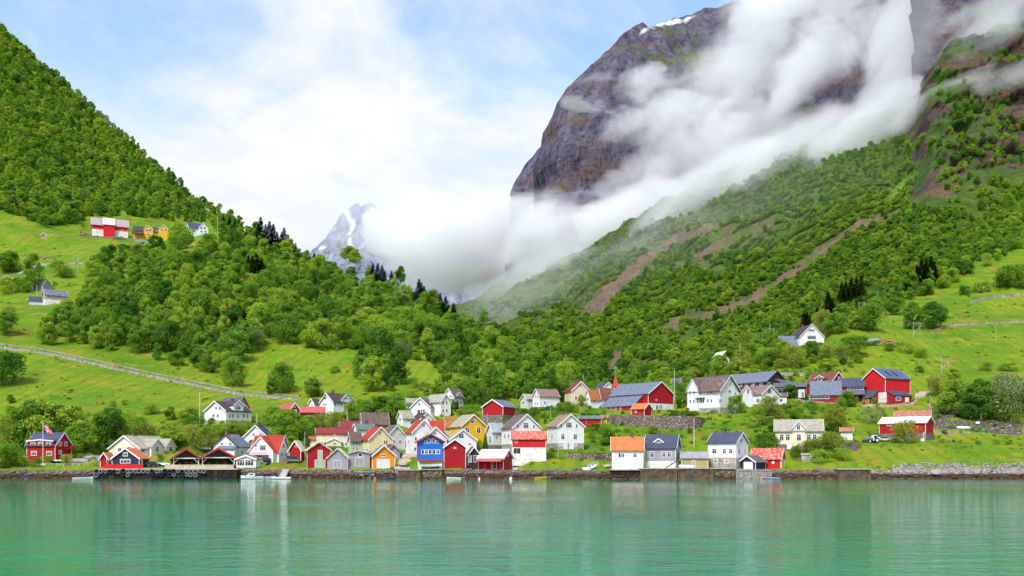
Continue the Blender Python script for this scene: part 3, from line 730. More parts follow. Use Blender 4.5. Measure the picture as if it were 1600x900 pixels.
    def door(s, x, y, w, h, m_=None, f=None, mat=None):
        f, u, z, Yp = s.face(x, y, f); W = s.scale(f, Yp, w); H = h / CROP[s.C][2] * Yp / FP
        mp = s.mp(f, s.off(f, u, z) + .06); z0 = z - H / 2
        m = MB().prism([(u - W / 2, z0), (u + W / 2, z0), (u + W / 2, z + H / 2), (u - W / 2, z + H / 2)], -.05, .04, mp)
        o = m.build('door', m_ or mat or TRIM, s.root)
        m = MB(); ring(m, mp, u - W / 2 - .1, u + W / 2 + .1, z0 - .02, z + H / 2 + .1, .1, -.05, .07)
        m.prism([(u - .03, z0 + .1), (u + .03, z0 + .1), (u + .03, z + H / 2 - .02), (u - .03, z + H / 2 - .02)], .041, .05, mp)
        m.build('door_frame', DTRIM if (m_ or mat or TRIM) is TRIM else TRIM, o)

    def dormer(s, wall, roof, trim, f, x, w, v0, eave, peak, p=0.0, rm=None):
        _, u, ze, Yp = s.face(x, eave, f); W = s.scale(f, Yp, w)
        zp = CH + (HZ - cy(s.C, peak)) * (Yp) / FP - s.o.z
        zb = -3.0 if v0 == 0 else s.face(x, v0, f)[2]
        half = W / 2; slp = (zp - ze) / half
        depth = (s.B if f == 'R' else s.A)
        mp = s.mp(f, 0); cmp = mp
        s.wings.append((f, u, W + .2, zb, ze, p))
        MB().prism([(u - half, zb), (u + half, zb), (u + half, ze), (u, zp), (u - half, ze)], p, -depth, mp).build('gable_wing' if v0 == 0 else 'dormer', wall, s.root)
        e = .3; m = MB()
        for sg in (-1, 1):
            m.prism([(u + sg * (half + e), ze - e * slp + .03), (u, zp + .03), (u, zp + .22), (u + sg * (half + e), ze - e * slp + .22)], p + e, -depth, mp)
        m.build('wing_roof', rm or roof, s.root)
        m = MB()
        for sg in (-1, 1):
            m.prism([(u + sg * (half + e), ze - e * slp - .1), (u, zp - .1), (u, zp + .25), (u + sg * (half + e), ze - e * slp + .25)], p + e + .003, p + e + .06, mp)
        m.build('bargeboard', trim, s.root)

    def lean(s, f, x0, x1, ytop, yeave, ybase, dep, wall, roof, open_=False):
        _, u0, zt, Y1 = s.face(x0, ytop, f); _, u1, _, Y2 = s.face(x1, ytop, f)
        Ym = (Y1 + Y2) / 2 - dep * .8; ze = CH + (HZ - cy(s.C, yeave)) * Ym / FP - s.o.z
        zb = min(CH + (HZ - cy(s.C, ybase)) * Ym / FP - s.o.z, ze - .5)
        ua, ub = min(u0, u1), max(u0, u1)
        if f == 'R': A3 = lambda d, z, u: (u, -s.B - d, z)
        else: A3 = lambda d, z, u: (-s.A - d, u, z)
        mpp = lambda d, u, z: A3(d, z, u)
        if not open_: MB().prism([(0.003, zb - 1), (dep, zb - 1), (dep, ze), (0.003, zt - .1)], ua, ub, mpp).build('annex_wall', wall, s.root)
        else:
            m = MB(); n = max(2, int((ub - ua) / 2.5))
            for i in range(n + 1):
                uu = ua + .15 + (ub - ua - .3) * i / n
                m.prism([(dep - .3, zb - 1), (dep - .1, zb - 1), (dep - .1, ze), (dep - .3, ze)], uu - .1, uu + .1, mpp)
            m.build('porch_posts', wall, s.root)
        sl = (zt - ze) / dep
        MB().prism([(.003, zt), (dep + .4, ze - .4 * sl), (dep + .4, ze - .4 * sl + .2), (.003, zt + .2)], ua - .3, ub + .3, mpp).build('annex_roof', roof, s.root)


H = House
EMPTY_DEPTH = None
# ---- far left shore
h = H('C1', 'wooden_house', 'red house with dark blue roof and small balcony behind the flagpole', 'house', 172, 352, 456, 655, 553, 478, 52, 'R', RED, R_DBLUE,
      win=[(216, 546, 26, 26), (264, 546, 26, 26), (315, 546, 26, 26), (217, 607, 30, 30), (315, 607, 30, 28), (385, 546, 16, 28), (421, 546, 16, 28), (385, 600, 16, 26)], chim=[(328, 460)], dorm=[('L', 262, 150, 556, 530, 522, 0.3)])
def box_part(h, f, x0, x1, y0, y1, dep, name, mat, rail=False):
    _, u0, za, _ = h.face(x0, y0, f); _, u1, zb, _ = h.face(x1, y1, f)
    m = MB(); mp = h.mp(f); a, b = min(u0, u1), max(u0, u1)
    if rail:
        m.prism([(a, zb), (b, zb), (b, zb + .15), (a, zb + .15)], .01, dep, mp); m.prism([(a, za - .1), (b, za - .1), (b, za), (a, za)], dep - .08, dep, mp)
        n = max(3, int((b - a) / .35))
        for i in range(n + 1): uu = a + (b - a - .05) * i / n; m.prism([(uu, zb), (uu + .05, zb), (uu + .05, za), (uu, za)], dep - .06, dep - .02, mp)
    else: m.prism([(a, zb), (b, zb), (b, za), (a, za)], .01, dep, mp)
    return m.build(name, mat, h.root)
box_part(h, 'R', 405, 456, 558, 582, 1.4, 'balcony', RED2, True)
H('C1', 'garden_shed', 'small red shed with green roof at the left edge of the photo', 'shed', -40, -5, 46, 684, 650, 615, 50, 'L', RED, R_TEAL, Y=300, win=[(25, 668, 14, 14)])
h = H('X', 'wooden_house', 'large cream white house with pale stone roof behind the orange roofed boathouse', 'house', 170.5, 219, 271, 724, 701, 681.5, 44, 'L', CREAMW, R_GREYB, Y=303,
      win=[(187, 702.5, 5, 7), (202, 701, 5, 7), (223.5, 704, 5, 7), (241, 702, 5, 8), (262, 702, 5, 8), (241, 718, 5, 8), (262, 718, 5, 8), (185, 717, 5, 7)],
      dorm=[('R', 241.5, 18, 0, 698, 686.5, 1.2), ('R', 262, 15, 0, 698, 686.5, 1.2)], chim=[(209, 680)])
h = H('C1', 'boathouse', 'dark navy boathouse with orange roof and white attic window on the tyre pier', 'boathouse', 717, 890, 952, 698, 640, 578, 66, 'L', NAVY, R_ORA, Y=288, trim=TRIM,
      win=[(801, 613, 26, 26), (801, 657, 56, 28)], door=[(905, 660, 10, 34)], lean=[])
H('C1', 'garden_shed', 'small red annex shed with orange lean roof beside the navy boathouse', 'shed', 642, 690, 732, 694, 640, 606, 66, 'L', RED, R_ORA, Y=291, win=[(700, 656, 32, 26)])
H('C2', 'wooden_house', 'white house with grey blue roof behind the twin open pavilions', 'house', 462, 622, 700, 625, 562, 488, 62, 'L', WHITE, R_BLUE, Y=305,
  win=[(519, 547, 18, 20), (573, 547, 18, 20), (645, 600, 14, 26), (668, 575, 12, 14), (520, 600, 18, 20)], trim=DTRIM, lean=[('L', 505, 615, 563, 578, 640, 1.6, WHITE, R_BLUE)], chim=[(548, 480)])
H('C2', 'wooden_house', 'white gabled house with dark blue roof behind the red roofed house', 'house', 655, 815, 864, 560, 505, 430, 62, 'L', WHITE, R_DBLUE, Y=322,
  win=[(721, 487, 15, 22), (764, 487, 15, 22), (700, 530, 14, 20)], chim=[(755, 415)])
h = H('C2', 'wooden_house', 'white house with bright orange red roof and front balcony by the motorboats', 'house', 706, 882, 946, 664, 590, 497, 58, 'R', WHITE, R_RED, Y=297,
      dorm=[('L', 787, 150, 0, 592, 505, 1.6)], win=[(800, 571, 36, 36, 1, 'L'), (755, 560, 14, 16, 1, 'L'), (912, 560, 14, 26), (900, 615, 12, 24), (925, 615, 12, 24)],
      door=[(820, 652, 34, 34, GLASS, 'L'), (775, 642, 24, 40, GLASS, 'L')])
box_part(h, 'L', 712, 838, 604, 620, 1.5 + 1.6, 'balcony', RED2, True)
h = H('C2', 'waterfront_cafe', 'low white veranda building with green roof beside the pavilions', 'cafe', 612, 735, 762, 706, 645, 622, 70, 'L', WHITE, R_TEAL, Y=289,
      win=[(640, 668, 44, 40), (694, 668, 50, 40)], st=8)
h = H('C2', 'wooden_house', 'large white hillside house with dark brown roof and central dormer below the stone road', 'house', 408, 546, 706, 424, 335, 276, 38, 'L', WHITE, R_DBR, st=30, stm=CONC,
      win=[(482, 317, 14, 22), (506, 317, 14, 22), (465, 365, 14, 24), (492, 365, 14, 24), (567, 368, 13, 28), (587, 368, 13, 28), (622, 368, 13, 28), (657, 368, 13, 28), (681, 368, 13, 28), (622, 316, 26, 26)],
      dorm=[('R', 624, 62, 336, 300, 272, .1)], chim=[(585, 265)])
H('C2', 'wooden_house', 'brown trimmed gable house directly behind the large white hillside house', 'house', 500, 620, 690, 400, 310, 250, 38, 'R', TAN, R_SLATE, Y=h.o.y + 14, trim=RTRIM)
# ---- left centre hillside
H('C3', 'small_barn', 'red barn with pink roof and white arched gate on the left slope', 'barn', -20, 58, 135, 335, 286, 238, 24, 'R', RED, R_PINK, door=[(93, 310, 34, 56)], win=[(93, 262, 20, 16)])
H('C3', 'long_shed', 'long low brown shed with faded red roof beside the pink roofed barn', 'shed', None, 138, 318, 322, 304, 266, 0, 'L', BROWNW, R_PINK, d=7)
h = H('C3', 'wooden_house', 'white house with dark brown roof and two gables above the red sheds', 'house', 285, 385, 540, 300, 228, 165, 36, 'L', WHITE, R_DBR,
      win=[(322, 200, 24, 22), (312, 245, 12, 20), (326, 245, 12, 20), (397, 245, 15, 22), (419, 245, 15, 22), (441, 245, 15, 22), (470, 202, 28, 14), (500, 250, 15, 22)], dorm=[('R', 474, 72, 229, 214, 172, .1)], chim=[(378, 158)])
H('C3', 'wooden_house', 'small white annex house left of the two gabled white house', 'house', 203, 244, 290, 268, 237, 207, 36, 'L', WHITE, R_DBR, Y=h.o.y + 4, win=[(266, 253, 14, 10), (224, 250, 10, 12)])
H('C3', 'wooden_house', 'long cream house with dark red roof and small front gable porch', 'house', None, 260, 527, 590, 462, 424, 0, 'L', CREAM, R_DRED, d=8, Y=318,
  win=[(310, 475, 13, 13), (391, 475, 13, 13), (473, 475, 13, 13), (322, 535, 18, 24), (300, 535, 14, 24), (450, 537, 20, 24), (477, 537, 20, 24), (391, 535, 22, 24)],
  dorm=[('R', 388, 102, 0, 522, 500, 2.2)], chim=[(405, 410)])
H('C3', 'garden_shed', 'tiny cream shed with pink roof left of the long cream house', 'shed', None, 210, 258, 530, 505, 488, 0, 'L', CREAM, R_PINK, d=4, Y=322)
H('C3', 'wooden_house', 'house with deep red roof half hidden behind the long cream house', 'house', None, 435, 577, 460, 416, 374, 0, 'L', RED, R_DRED, d=9, Y=332, chim=[(500, 365)])
H('C3', 'wooden_house', 'rust walled house with weathered grey brown stone roof', 'house', 583, 600, 790, 425, 383, 309, 12, 'L', BROWNW, R_BROWN, Y=345, chim=[(703, 295)], win=[(640, 402, 14, 12), (700, 402, 14, 12)])
H('C3', 'wooden_house', 'white walled house with dark green grey roof below the stone roofed house', 'house', 525, 560, 692, 480, 430, 394, 20, 'L', WHITE, R_TEAL, Y=328, win=[(590, 440, 20, 14), (640, 440, 20, 14)], chim=[(628, 380)])
H('C3', 'wooden_house', 'pale green wooden house with weathered roof beside the cream gable house', 'house', 498, 512, 588, 592, 506, 455, 16, 'L', PGREEN, R_BROWN, Y=310, win=[(530, 530, 12, 24), (555, 530, 12, 24), (530, 570, 12, 20), (558, 570, 12, 20)])
H('C3', 'wooden_house', 'cream yellow gable house with red roof and pink curtained attic windows', 'house', 584, 646, 820, 600, 503, 416, 20, 'R', PALEY, R_RED, Y=306,
  win=[(728, 460, 20, 26), (762, 525, 13, 28), (777, 525, 13, 28), (603, 527, 12, 26), (624, 527, 12, 26), (635, 582, 12, 22), (605, 582, 12, 22), (700, 580, 18, 26)], chim=[(700, 405)])
H('C4', 'wooden_house', 'pale grey white gable house with brown roof beside the village lane', 'house', -15, 35, 152, 580, 470, 402, 22, 'R', OFFW, R_BROWN, Y=313, win=[(75, 465, 24, 14), (116, 465, 24, 14), (75, 520, 22, 26), (118, 520, 22, 26)])
# ---- shoreline boathouses left centre
H('C3', 'boathouse', 'small red boathouse with pale roof leftmost beside the parked van', 'boathouse', 56, 142, 170, 645, 582, 519, 68, 'L', RED, R_PALE, Y=293, trim=TRIM, win=[(104, 556, 12, 14)])
H('C3', 'boathouse', 'large red boathouse with pale green doors and pale roof', 'boathouse', 183, 190, 362, 712, 583, 526, 6, 'R', RED, R_PALE, Y=287, trim=PALEWOOD, door=[(285, 620, 30, 68, PGREEN), (284, 686, 72, 56, PGREEN)], win=[(302, 545, 14, 14)])
H('C3', 'boathouse', 'weathered grey plank boathouse with tan bargeboards next to the large red one', 'boathouse', 342, 490, 503, 716, 640, 574, 76, 'L', LILAC, R_PALE, Y=286, trim=PALEWOOD, door=[(412, 690, 52, 60, LILAC)])
H('C3', 'boathouse', 'low grey boathouse with shallow roof and one dark square window', 'boathouse', None, 502, 648, 712, 604, 588, 0, 'R', LILAC, R_PALE, Y=287, trim=PALEWOOD, win=[(582, 619, 30, 30, 0)], door=[(578, 672, 60, 64, LILAC)])
H('C3', 'boathouse', 'orange boathouse with blue grey roof and wide white garage door', 'boathouse', 655, 674, 838, 717, 624, 551, 10, 'R', ORA, R_BLUE, Y=286, win=[(752, 624, 32, 20)], door=[(753, 685, 92, 66, WHITE)])
H('C3', 'old_barn', 'dark grey weathered barn with rusty roof behind the orange boathouse', 'barn', 745, 778, 872, 655, 590, 545, 15, 'R', LILAC, R_DRED, Y=296, trim=LILAC, win=[(848, 604, 12, 16)])
h = H('C4', 'boathouse', 'bright blue boathouse with rows of white framed windows and boats stored underneath', 'boathouse', 246, 254, 438, 656, 520, 469, 5, 'R', BLUE, R_DRED, Y=285.5, trim=RTRIM, over=.7, z0=0,
      win=[(308, 524, 18, 22), (333, 516, 20, 34), (366, 516, 20, 34), (391, 524, 18, 22), (287, 597, 21, 34), (313, 597, 27, 34), (340, 597, 21, 34), (371, 597, 21, 34), (398, 597, 27, 34), (414, 597, 10, 34)])
bl = MB(); A, B = h.A, h.B
bl.box(-A + .1, -A + 1.0, -B + .4, B - .2, -4.2, -.003); bl.box(A - 1.0, A - .1, -B + .4, B - .2, -4.2, -.003); bl.box(-A + 1.003, A - 1.003, 0, B - .2, -4.2, -.003)
bl.build('boat_bay', WHB, h.root)
MB().prism([(-B + .003 - .9, -.7), (-B - .003, -.05), (-B - .003, .1), (-B - .9, -.55)], -A, A, lambda d, u, z: (u, d, z)).build('canopy', R_DRED, h.root)
H('C4', 'boathouse', 'plain red boathouse with white edged roof right of the bright blue one', 'boathouse', 438, 444, 604, 702, 563, 507, 5, 'R', RED, R_BLUE, Y=286.5, win=[(523, 568, 20, 12, 0)])
H('C4', 'open_boat_shed', 'dark open fronted boat shed with rusty roof between two red boathouses', 'shed', 606, 622, 708, 684, 618, 563, 12, 'R', DARK, R_DRED, Y=289, door=[(637, 650, 18, 50, GREY), (680, 650, 30, 50, DARK)])  # closed front: its dark boards stand in for the shaded open inside
H('C4', 'boathouse', 'wide red boathouse with white iron roof and red awning over a dark doorway', 'boathouse', 700, 882, 948, 730, 640, 583, 64, 'R', RED, R_WHITE, Y=285.5, over=.5,
  lean=[('L', 702, 878, 645, 664, 728, 1.5, RED, R_PINK, True)], door=[(815, 695, 34, 56, DARK, 'L')], win=[(915, 620, 12, 22)])  # the dark door panel paints the shade of an open doorway
# ---- centre cluster
H('C4', 'wooden_house', 'white gable house with red roof directly behind the blue boathouse', 'house', 163, 210, 378, 610, 450, 362, 18, 'R', WHITE, R_RED, Y=303, win=[(293, 400, 22, 28), (235, 500, 14, 28), (185, 520, 12, 26), (230, 575, 16, 26)], chim=[(290, 350)])
H('C4', 'wooden_house', 'cream house with bright red roof right of the white gable house', 'house', None, 345, 440, 500, 445, 370, 0, 'L', CREAM, R_RED, d=8, Y=318)
H('C4', 'wooden_house', 'low white gable house with small attic window behind the red boathouse', 'house', 290, 305, 462, 600, 490, 418, 10, 'R', WHITE, R_GREYB, Y=299, win=[(375, 460, 24, 20), (430, 520, 16, 20)])
H('C4', 'wooden_house', 'white gable house with wide attic window below the yellow house', 'house', 462, 487, 682, 610, 508, 434, 10, 'R', WHITE, R_GREYB, Y=301, win=[(572, 479, 36, 38), (634, 538, 22, 18)])
H('C4', 'wooden_house', 'bright yellow gable house with grey brown roof in the village centre', 'house', 492, 572, 754, 520, 405, 323, 25, 'R', YEL, R_GREYB, Y=322, win=[(656, 372, 32, 34), (615, 437, 29, 48), (699, 437, 29, 48)])
H('C4', 'wooden_house', 'low house with ochre brown roof left of the yellow house', 'house', None, 452, 572, 470, 418, 342, 0, 'L', BEIGE, R_OCH, d=9, Y=334)
H('C4', 'wooden_house', 'white house with dark brown roof above the red roofed gable house', 'house', 184, 248, 388, 420, 372, 308, 20, 'R', WHITE, R_DBR, Y=330, win=[(331, 362, 18, 30)], chim=[(250, 300)])
H('C4', 'wooden_house', 'small white house with grey roof at the left end of the upper cluster', 'house', 98, 142, 216, 400, 345, 296, 25, 'L', WHITE, R_GREYB, Y=342, win=[(120, 355, 14, 20), (180, 365, 18, 14)])
H('C4', 'wooden_house', 'wide white house with paired dark windows at the middle of the upper cluster', 'house', 200, 342, 420, 325, 265, 199, 58, 'L', WHITE, R_BROWN, win=[(355, 290, 13, 30), (382, 290, 13, 30), (407, 290, 13, 30), (280, 293, 14, 24), (296, 293, 14, 24), (260, 245, 14, 20)], chim=[(360, 195)])
H('C4', 'wooden_house', 'white house with low grey stone roof left of the wide white house', 'house', 162, 180, 262, 300, 250, 204, 18, 'L', WHITE, R_GREYB, Y=385)
H('C4', 'wooden_house', 'white gabled house with grey roof in front of the tallest white house', 'house', 305, 420, 492, 328, 222, 170, 34, 'R', WHITE, R_GREYB, win=[(437, 235, 12, 26), (462, 235, 12, 26), (437, 292, 12, 26), (464, 292, 12, 26)])
H('C4', 'wooden_house', 'tallest white gable house with brown roof at the right of the upper cluster', 'house', 442, 520, 584, 268, 190, 129, 50, 'L', WHITE, R_BROWN, win=[(493, 185, 14, 22), (493, 235, 14, 26), (550, 232, 13, 28), (568, 232, 13, 28), (552, 188, 12, 16)], dorm=[('R', 552, 38, 192, 182, 160, .1)])
H('C4', 'red_barn', 'red barn on grey stone base with blue grey roof above the yellow house', 'barn', 730, 880, 972, 380, 262, 212, 60, 'L', RED, R_BLUE, st=56, win=[])
H('C4', 'wooden_house', 'narrow white and beige house with pale blue grey roof on stone base', 'house', 764, 806, 880, 578, 446, 388, 25, 'L', OFFW, roofing('pale_blue_roof', (.36, .40, .46)), st=32, Y=312, win=[(787, 505, 14, 50), (830, 490, 14, 22)])
# ---- right centre
H('C5', 'wooden_house', 'white gable house with brown roof behind the rusty red shed', 'house', 115, 192, 402, 590, 418, 321, 24, 'R', WHITE, R_BROWN, Y=304, st=50, stm=CONC,
  win=[(233, 410, 13, 27), (292, 402, 38, 46), (350, 410, 13, 27), (165, 480, 12, 40), (137, 480, 12, 40), (233, 480, 24, 40), (350, 480, 24, 40)], chim=[(230, 325)])
H('C5', 'old_barn', 'rusty red plank shed with orange iron roof and whitewashed lower wall', 'shed', None, 190, 441, 614, 500, 448, 0, 'L', RED2, R_RIRON, d=7, Y=295, st=50, stm=WHB, win=[(221, 518, 16, 24, 0)], door=[(226, 590, 50, 42, DARK)])
H('C5', 'wooden_house', 'tall white gable house standing alone on the grass with grey stone base', 'house', 452, 527, 719, 580, 405, 321, 22, 'R', WHITE, roofing('tan_roof', (.30, .22, .15)), Y=305, st=48, stm=CONC,
  win=[(553, 405, 13, 28), (610, 398, 42, 44), (667, 405, 13, 28), (565, 484, 25, 44), (657, 484, 27, 44), (553, 546, 26, 16), (657, 546, 26, 16), (487, 480, 10, 40)], door=[(584, 556, 27, 42, WHITE), (629, 556, 27, 42, WHITE)], chim=[(575, 318)])
H('C5', 'wooden_house', 'white house with rust streaked roof and brick basement on the upper slope', 'house', 345, 396, 538, 290, 182, 134, 32, 'L', WHITE, roofing('rust_streaked_roof', (.26, .17, .14), None, (.4, .18, .12)), st=26, stm=STONE,
  win=[(365, 190, 9, 24), (380, 190, 9, 24), (365, 238, 9, 22), (380, 238, 9, 22), (433, 233, 15, 24), (433, 187, 14, 8)])
H('C5', 'wooden_house', 'low white side house with grey roof left of the rust streaked roof', 'house', 255, 302, 352, 270, 205, 172, 30, 'L', OFFW, R_GREYB, win=[(275, 232, 18, 22), (320, 225, 10, 18), (340, 212, 14, 10)])
H('C5', 'wooden_house', 'beige pink gable house with brown red roof and red chimney', 'house', 581, 632, 764, 242, 142, 78, 22, 'R', BEIGE, R_DRED, win=[(662, 198, 18, 30), (696, 104, 14, 18), (720, 198, 14, 26)], chim=[(680, 68)])
H('C5', 'wooden_house', 'white house with orange brown roof left of the red church spire', 'house', 729, 772, 847, 262, 203, 139, 40, 'L', WHITE, roofing('orange_brown_roof', (.42, .15, .06)), win=[(800, 222, 16, 22), (752, 205, 10, 22)])
H('C5', 'wooden_house', 'white house with darker brown roof touching the orange brown roofed one', 'house', 825, 852, 927, 256, 190, 127, 35, 'L', WHITE, roofing('burnt_brown_roof', (.25, .09, .06)), win=[(880, 215, 13, 22), (905, 215, 13, 22)])
H('C5', 'wooden_house', 'distant white gable house with blue roof peeking above the brown roofs', 'house', 812, 866, 936, 150, 118, 84, 30, 'R', WHITE, R_DBLUE, Y=430, win=[(893, 104, 10, 12)])
H('C5', 'long_shed', 'low red shed with blue green roof and yellow end wall under the stone terrace', 'shed', None, 686, 850, 408, 352, 334, 0, 'L', RED, R_TEAL, d=5, Y=338, door=[(740, 384, 3, 40, TRIM)])
MB().box(-2.2, 2.2, 0, 3, -2, 2.8)
H('C5', 'garden_shed', 'yellow plank lean shed at the right end of the low red shed', 'shed', None, 852, 888, 402, 345, 330, 0, 'L', boards('mustard_boards', (.5, .34, .06)), R_OCH, d=4, Y=339)
# church
cp = ground(960.5, 640); cp = P(960.7, 640, 412)
ch = empty('village_church', cp, .1, 'small village church with pointed red spire rising behind the big red barn', 'church')
m = MB(); m.prism([(-3, -3), (3, -3), (3, 5), (0, 9), (-3, 5)], -2, 12, lambda u, d, z: (u, d, z)); m.box(-.85, .85, -2.1, -.4, 0, 9.5); m.build('wall', WHITE, ch)
m = MB(); m.prism([(-3.5, 4.5), (0, 9.2), (0, 9.5), (-3.5, 4.8)], -2.3, 12.3, lambda u, d, z: (u, d, z)); m.prism([(3.5, 4.5), (0, 9.2), (0, 9.5), (3.5, 4.8)], -2.3, 12.3, lambda u, d, z: (u, d, z)); m.build('roof', R_RED, ch)
zt = (640 - cy('C6', 108)) / FP * 412
MB().add([(-1.25, -2.5, 9.5), (1.25, -2.5, 9.5), (1.25, 0, 9.5), (-1.25, 0, 9.5), (-.75, -2.0, 11.5), (.75, -2.0, 11.5), (.75, -.5, 11.5), (-.75, -.5, 11.5), (0, -1.2, zt)],
         [(3, 2, 1, 0), (0, 1, 5, 4), (1, 2, 6, 5), (2, 3, 7, 6), (3, 0, 4, 7), (4, 5, 8), (5, 6, 8), (6, 7, 8), (7, 4, 8)]).build('spire', plain('spire_red', (.55, .06, .03), .7), ch)
MB().tube((0, -1.2, zt - .3), (0, -1.2, zt + 3), .08).box(-.7, .7, -1.25, -1.15, zt + 2, zt + 2.5).build('weather_vane', METAL, ch)
# ---- big red barn and terrace
h = H('C6', 'red_barn', 'very large red barn with blue grey roof and white lower wall above the stone terrace', 'barn', 45, 328, 505, 362, 246, 166, 46, 'R', RED, R_BLUE, st=48, stm=WHB,
      win=[(450, 331, 22, 16), (385, 292, 10, 10)], door=[(388, 345, 14, 30, DARK), (414, 342, 22, 34, LILAC)],
      lean=[('L', 50, 290, 276, 334, 388, 5.0, RED, R_BLUE)])
for wx_ in (97, 130, 163, 197): h.wings.append(('L', h.face(wx_, 355, 'L')[1], 1.2, -9, 0, 5.0)); h.window(wx_, 355, 13, 14, 0, 'L', frame=TRIM)
H('C6', 'garden_shed', 'small red shed with orange roof in front of the very large red barn', 'shed', 212, 300, 352, 400, 352, 318, 55, 'R', RED, R_ORA, Y=350, win=[(240, 375, 14, 14)])
H('C6', 'small_barn', 'distant low barn with white roof behind the very large red barn', 'barn', None, 496, 552, 188, 176, 144, 0, 'L', OFFW, R_SLATE, d=9, Y=455)
h = H('C6', 'villa', 'grand white villa with brown roof and carved gable beside the round terrace wall', 'villa', 612, 832, 962, 382, 215, 121, 50, 'R', WHITE, R_BROWN, st=38, stm=CONC, over=.9,
      dorm=[('L', 650, 76, 0, 215, 148, .8)],
      win=[(632, 243, 10, 28), (660, 243, 10, 28), (700, 238, 11, 28), (745, 236, 11, 26), (771, 236, 11, 26), (634, 303, 10, 28), (660, 303, 10, 28), (684, 297, 11, 34), (700, 297, 11, 34), (716, 297, 11, 34), (747, 298, 11, 26), (772, 298, 11, 26),
           (868, 170, 20, 34), (832, 182, 8, 16), (835, 297, 18, 28), (900, 232, 18, 28), (900, 297, 18, 28), (938, 245, 12, 26), (905, 180, 8, 14)], chim=[(795, 108)])
box_part(h, 'L', 672, 728, 262, 275, 1.4, 'balcony', WHITE, True)
H('C7', 'long_barn', 'long dark brown building with blue grey roof and row of white windows', 'barn', 216, 532, 668, 232, 160, 91, 50, 'R', DARK, R_BLUE, trim=DTRIM,
  win=[(348, 189, 22, 22), (388, 185, 18, 24), (430, 182, 14, 22), (446, 182, 14, 22), (490, 180, 18, 22), (545, 178, 18, 22)], lean=[('R', 590, 682, 148, 172, 205, 3, DARK, R_SLATE)])
H('C7', 'carport', 'dark open shelter with flat grey roof between the long barn and maroon barn', 'shelter', None, 584, 806, 262, 203, 178, 0, 'L', DARK, R_SLATE, d=9, trim=DTRIM, door=[(775, 248, 40, 55, WHB), (640, 235, 80, 40, DARK), (785, 255, 16, 40, DARK)])  # walls are closed; dark boards stand in for shade under the open roof
H('C7', 'wooden_house', 'white house with pinkish brown roof and small front gable right of the villa', 'house', 322, 492, 622, 338, 252, 190, 50, 'R', WHITE, roofing('pinkish_brown_roof', (.27, .17, .16)), st=18,
  dorm=[('L', 405, 66, 0, 243, 197, .8)], win=[(410, 232, 15, 36), (550, 228, 26, 40), (470, 295, 22, 30), (520, 290, 14, 28), (580, 290, 14, 28), (448, 232, 8, 8)], chim=[(450, 205)],
  lean=[])
H('C7', 'garden_shed', 'low white annex with one dark window at the end of the pinkish roofed house', 'shed', None, 600, 670, 312, 268, 248, 0, 'L', WHITE, R_BROWN, d=6, win=[(632, 295, 22, 24, 0)])
H('C7', 'red_barn', 'maroon barn with rusty brown roof on the upper slope', 'barn', 808, 985, 1080, 245, 163, 97, 48, 'R', MAROON, roofing('brown_iron_roof', (.22, .07, .05)), win=[(905, 146, 30, 28), (1052, 146, 34, 32), (1035, 200, 12, 20)], dorm=[('L', 905, 60, 166, 140, 122, .1)])
H('C7', 'long_barn', 'wide stable with blue grey roof and dark green window band', 'barn', None, 842, 1052, 306, 256, 166, 0, 'L', MAROON, R_BLUE, d=11, win=[(900, 274, 120, 22)], trim=DTRIM)
H('C8', 'long_barn', 'dark roofed link building joining the stable to the bright red barn', 'barn', None, 62, 208, 330, 262, 212, 0, 'L', MAROON, R_DBLUE, d=8, trim=DTRIM, win=[(150, 275, 90, 18)], lean=[('R', 30, 205, 288, 312, 350, 3, WOOD, R_SLATE, True)])
h = H('C8', 'red_barn', 'tall bright red barn with dark blue roof on whitewashed base at the farmyard', 'barn', 195, 341, 499, 362, 207, 148, 48, 'L', RED2, roofing('dark_steel_roof', (.10, .13, .22)), st=64, stm=WHB,
      lean=[('L', 214, 296, 290, 330, 368, 3.2, RED, R_DBLUE), ('R', 350, 468, 292, 318, 376, 3.2, RED, R_DBLUE)], door=[])
m = MB()
for dx in (-3.2, .6): m.prism([(dx, h.hr - 1.2), (dx + 1.2, h.hr - 1.2), (dx + 1.2, h.hr - 3.2), (dx, h.hr - 3.2)], 0, .1, lambda u, d, z: (u, -(h.hr - z) / h.sl - .12, z + .33 + d))
m.build('skylight', GLASS, h.roof)
h.wings.append(('R', h.face(405, 345, 'R')[1], 12, -9, 0, 3.2)); h.window(383, 341, 28, 26, 1, 'R', frame=TRIM); h.door(437, 352, 18, 34, WHITE, 'R')
h.wings.append(('L', h.face(255, 345, 'L')[1], 6, -9, 0, 3.2)); h.door(252, 348, 34, 32, plain('orange_door', (.6, .12, .03)), 'L')
H('C8', 'storage_shed', 'long low red shed with patched white iron roof and bare grey end wall', 'shed', 302, 598, 650, 602, 492, 455, 72, 'R', RED, R_WHITE, st=44, stm=STONE, Y=316, win=[(365, 506, 28, 16), (425, 506, 18, 12)], door=[(590, 575, 8, 40, DARK, 'L')])
H('C8', 'storage_shed', 'rusty brown roofed shed just behind the patched white roof', 'shed', None, 405, 628, 480, 450, 420, 0, 'L', LILAC, R_RUST, d=6, Y=331)
H('C8', 'garden_shed', 'small white hut with rusty roof left of the tractor', 'shed', None, 58, 130, 600, 548, 528, 0, 'L', OFFW, R_RUST, d=4, Y=312)
H('C7', 'wooden_house', 'cream house with grey stone roof and central gable above the shore bushes', 'house', None, 595, 920, 640, 507, 436, 0, 'L', CREAM, R_GREYB, d=9, st=36, over=.6, dorm=[('R', 757, 86, 0, 492, 444, .4)],
  win=[(636, 556, 28, 48), (679, 556, 28, 48), (757, 556, 30, 50), (827, 556, 28, 48), (868, 556, 28, 48), (754, 483, 26, 42)], door=[(690, 622, 28, 30, WHB)])
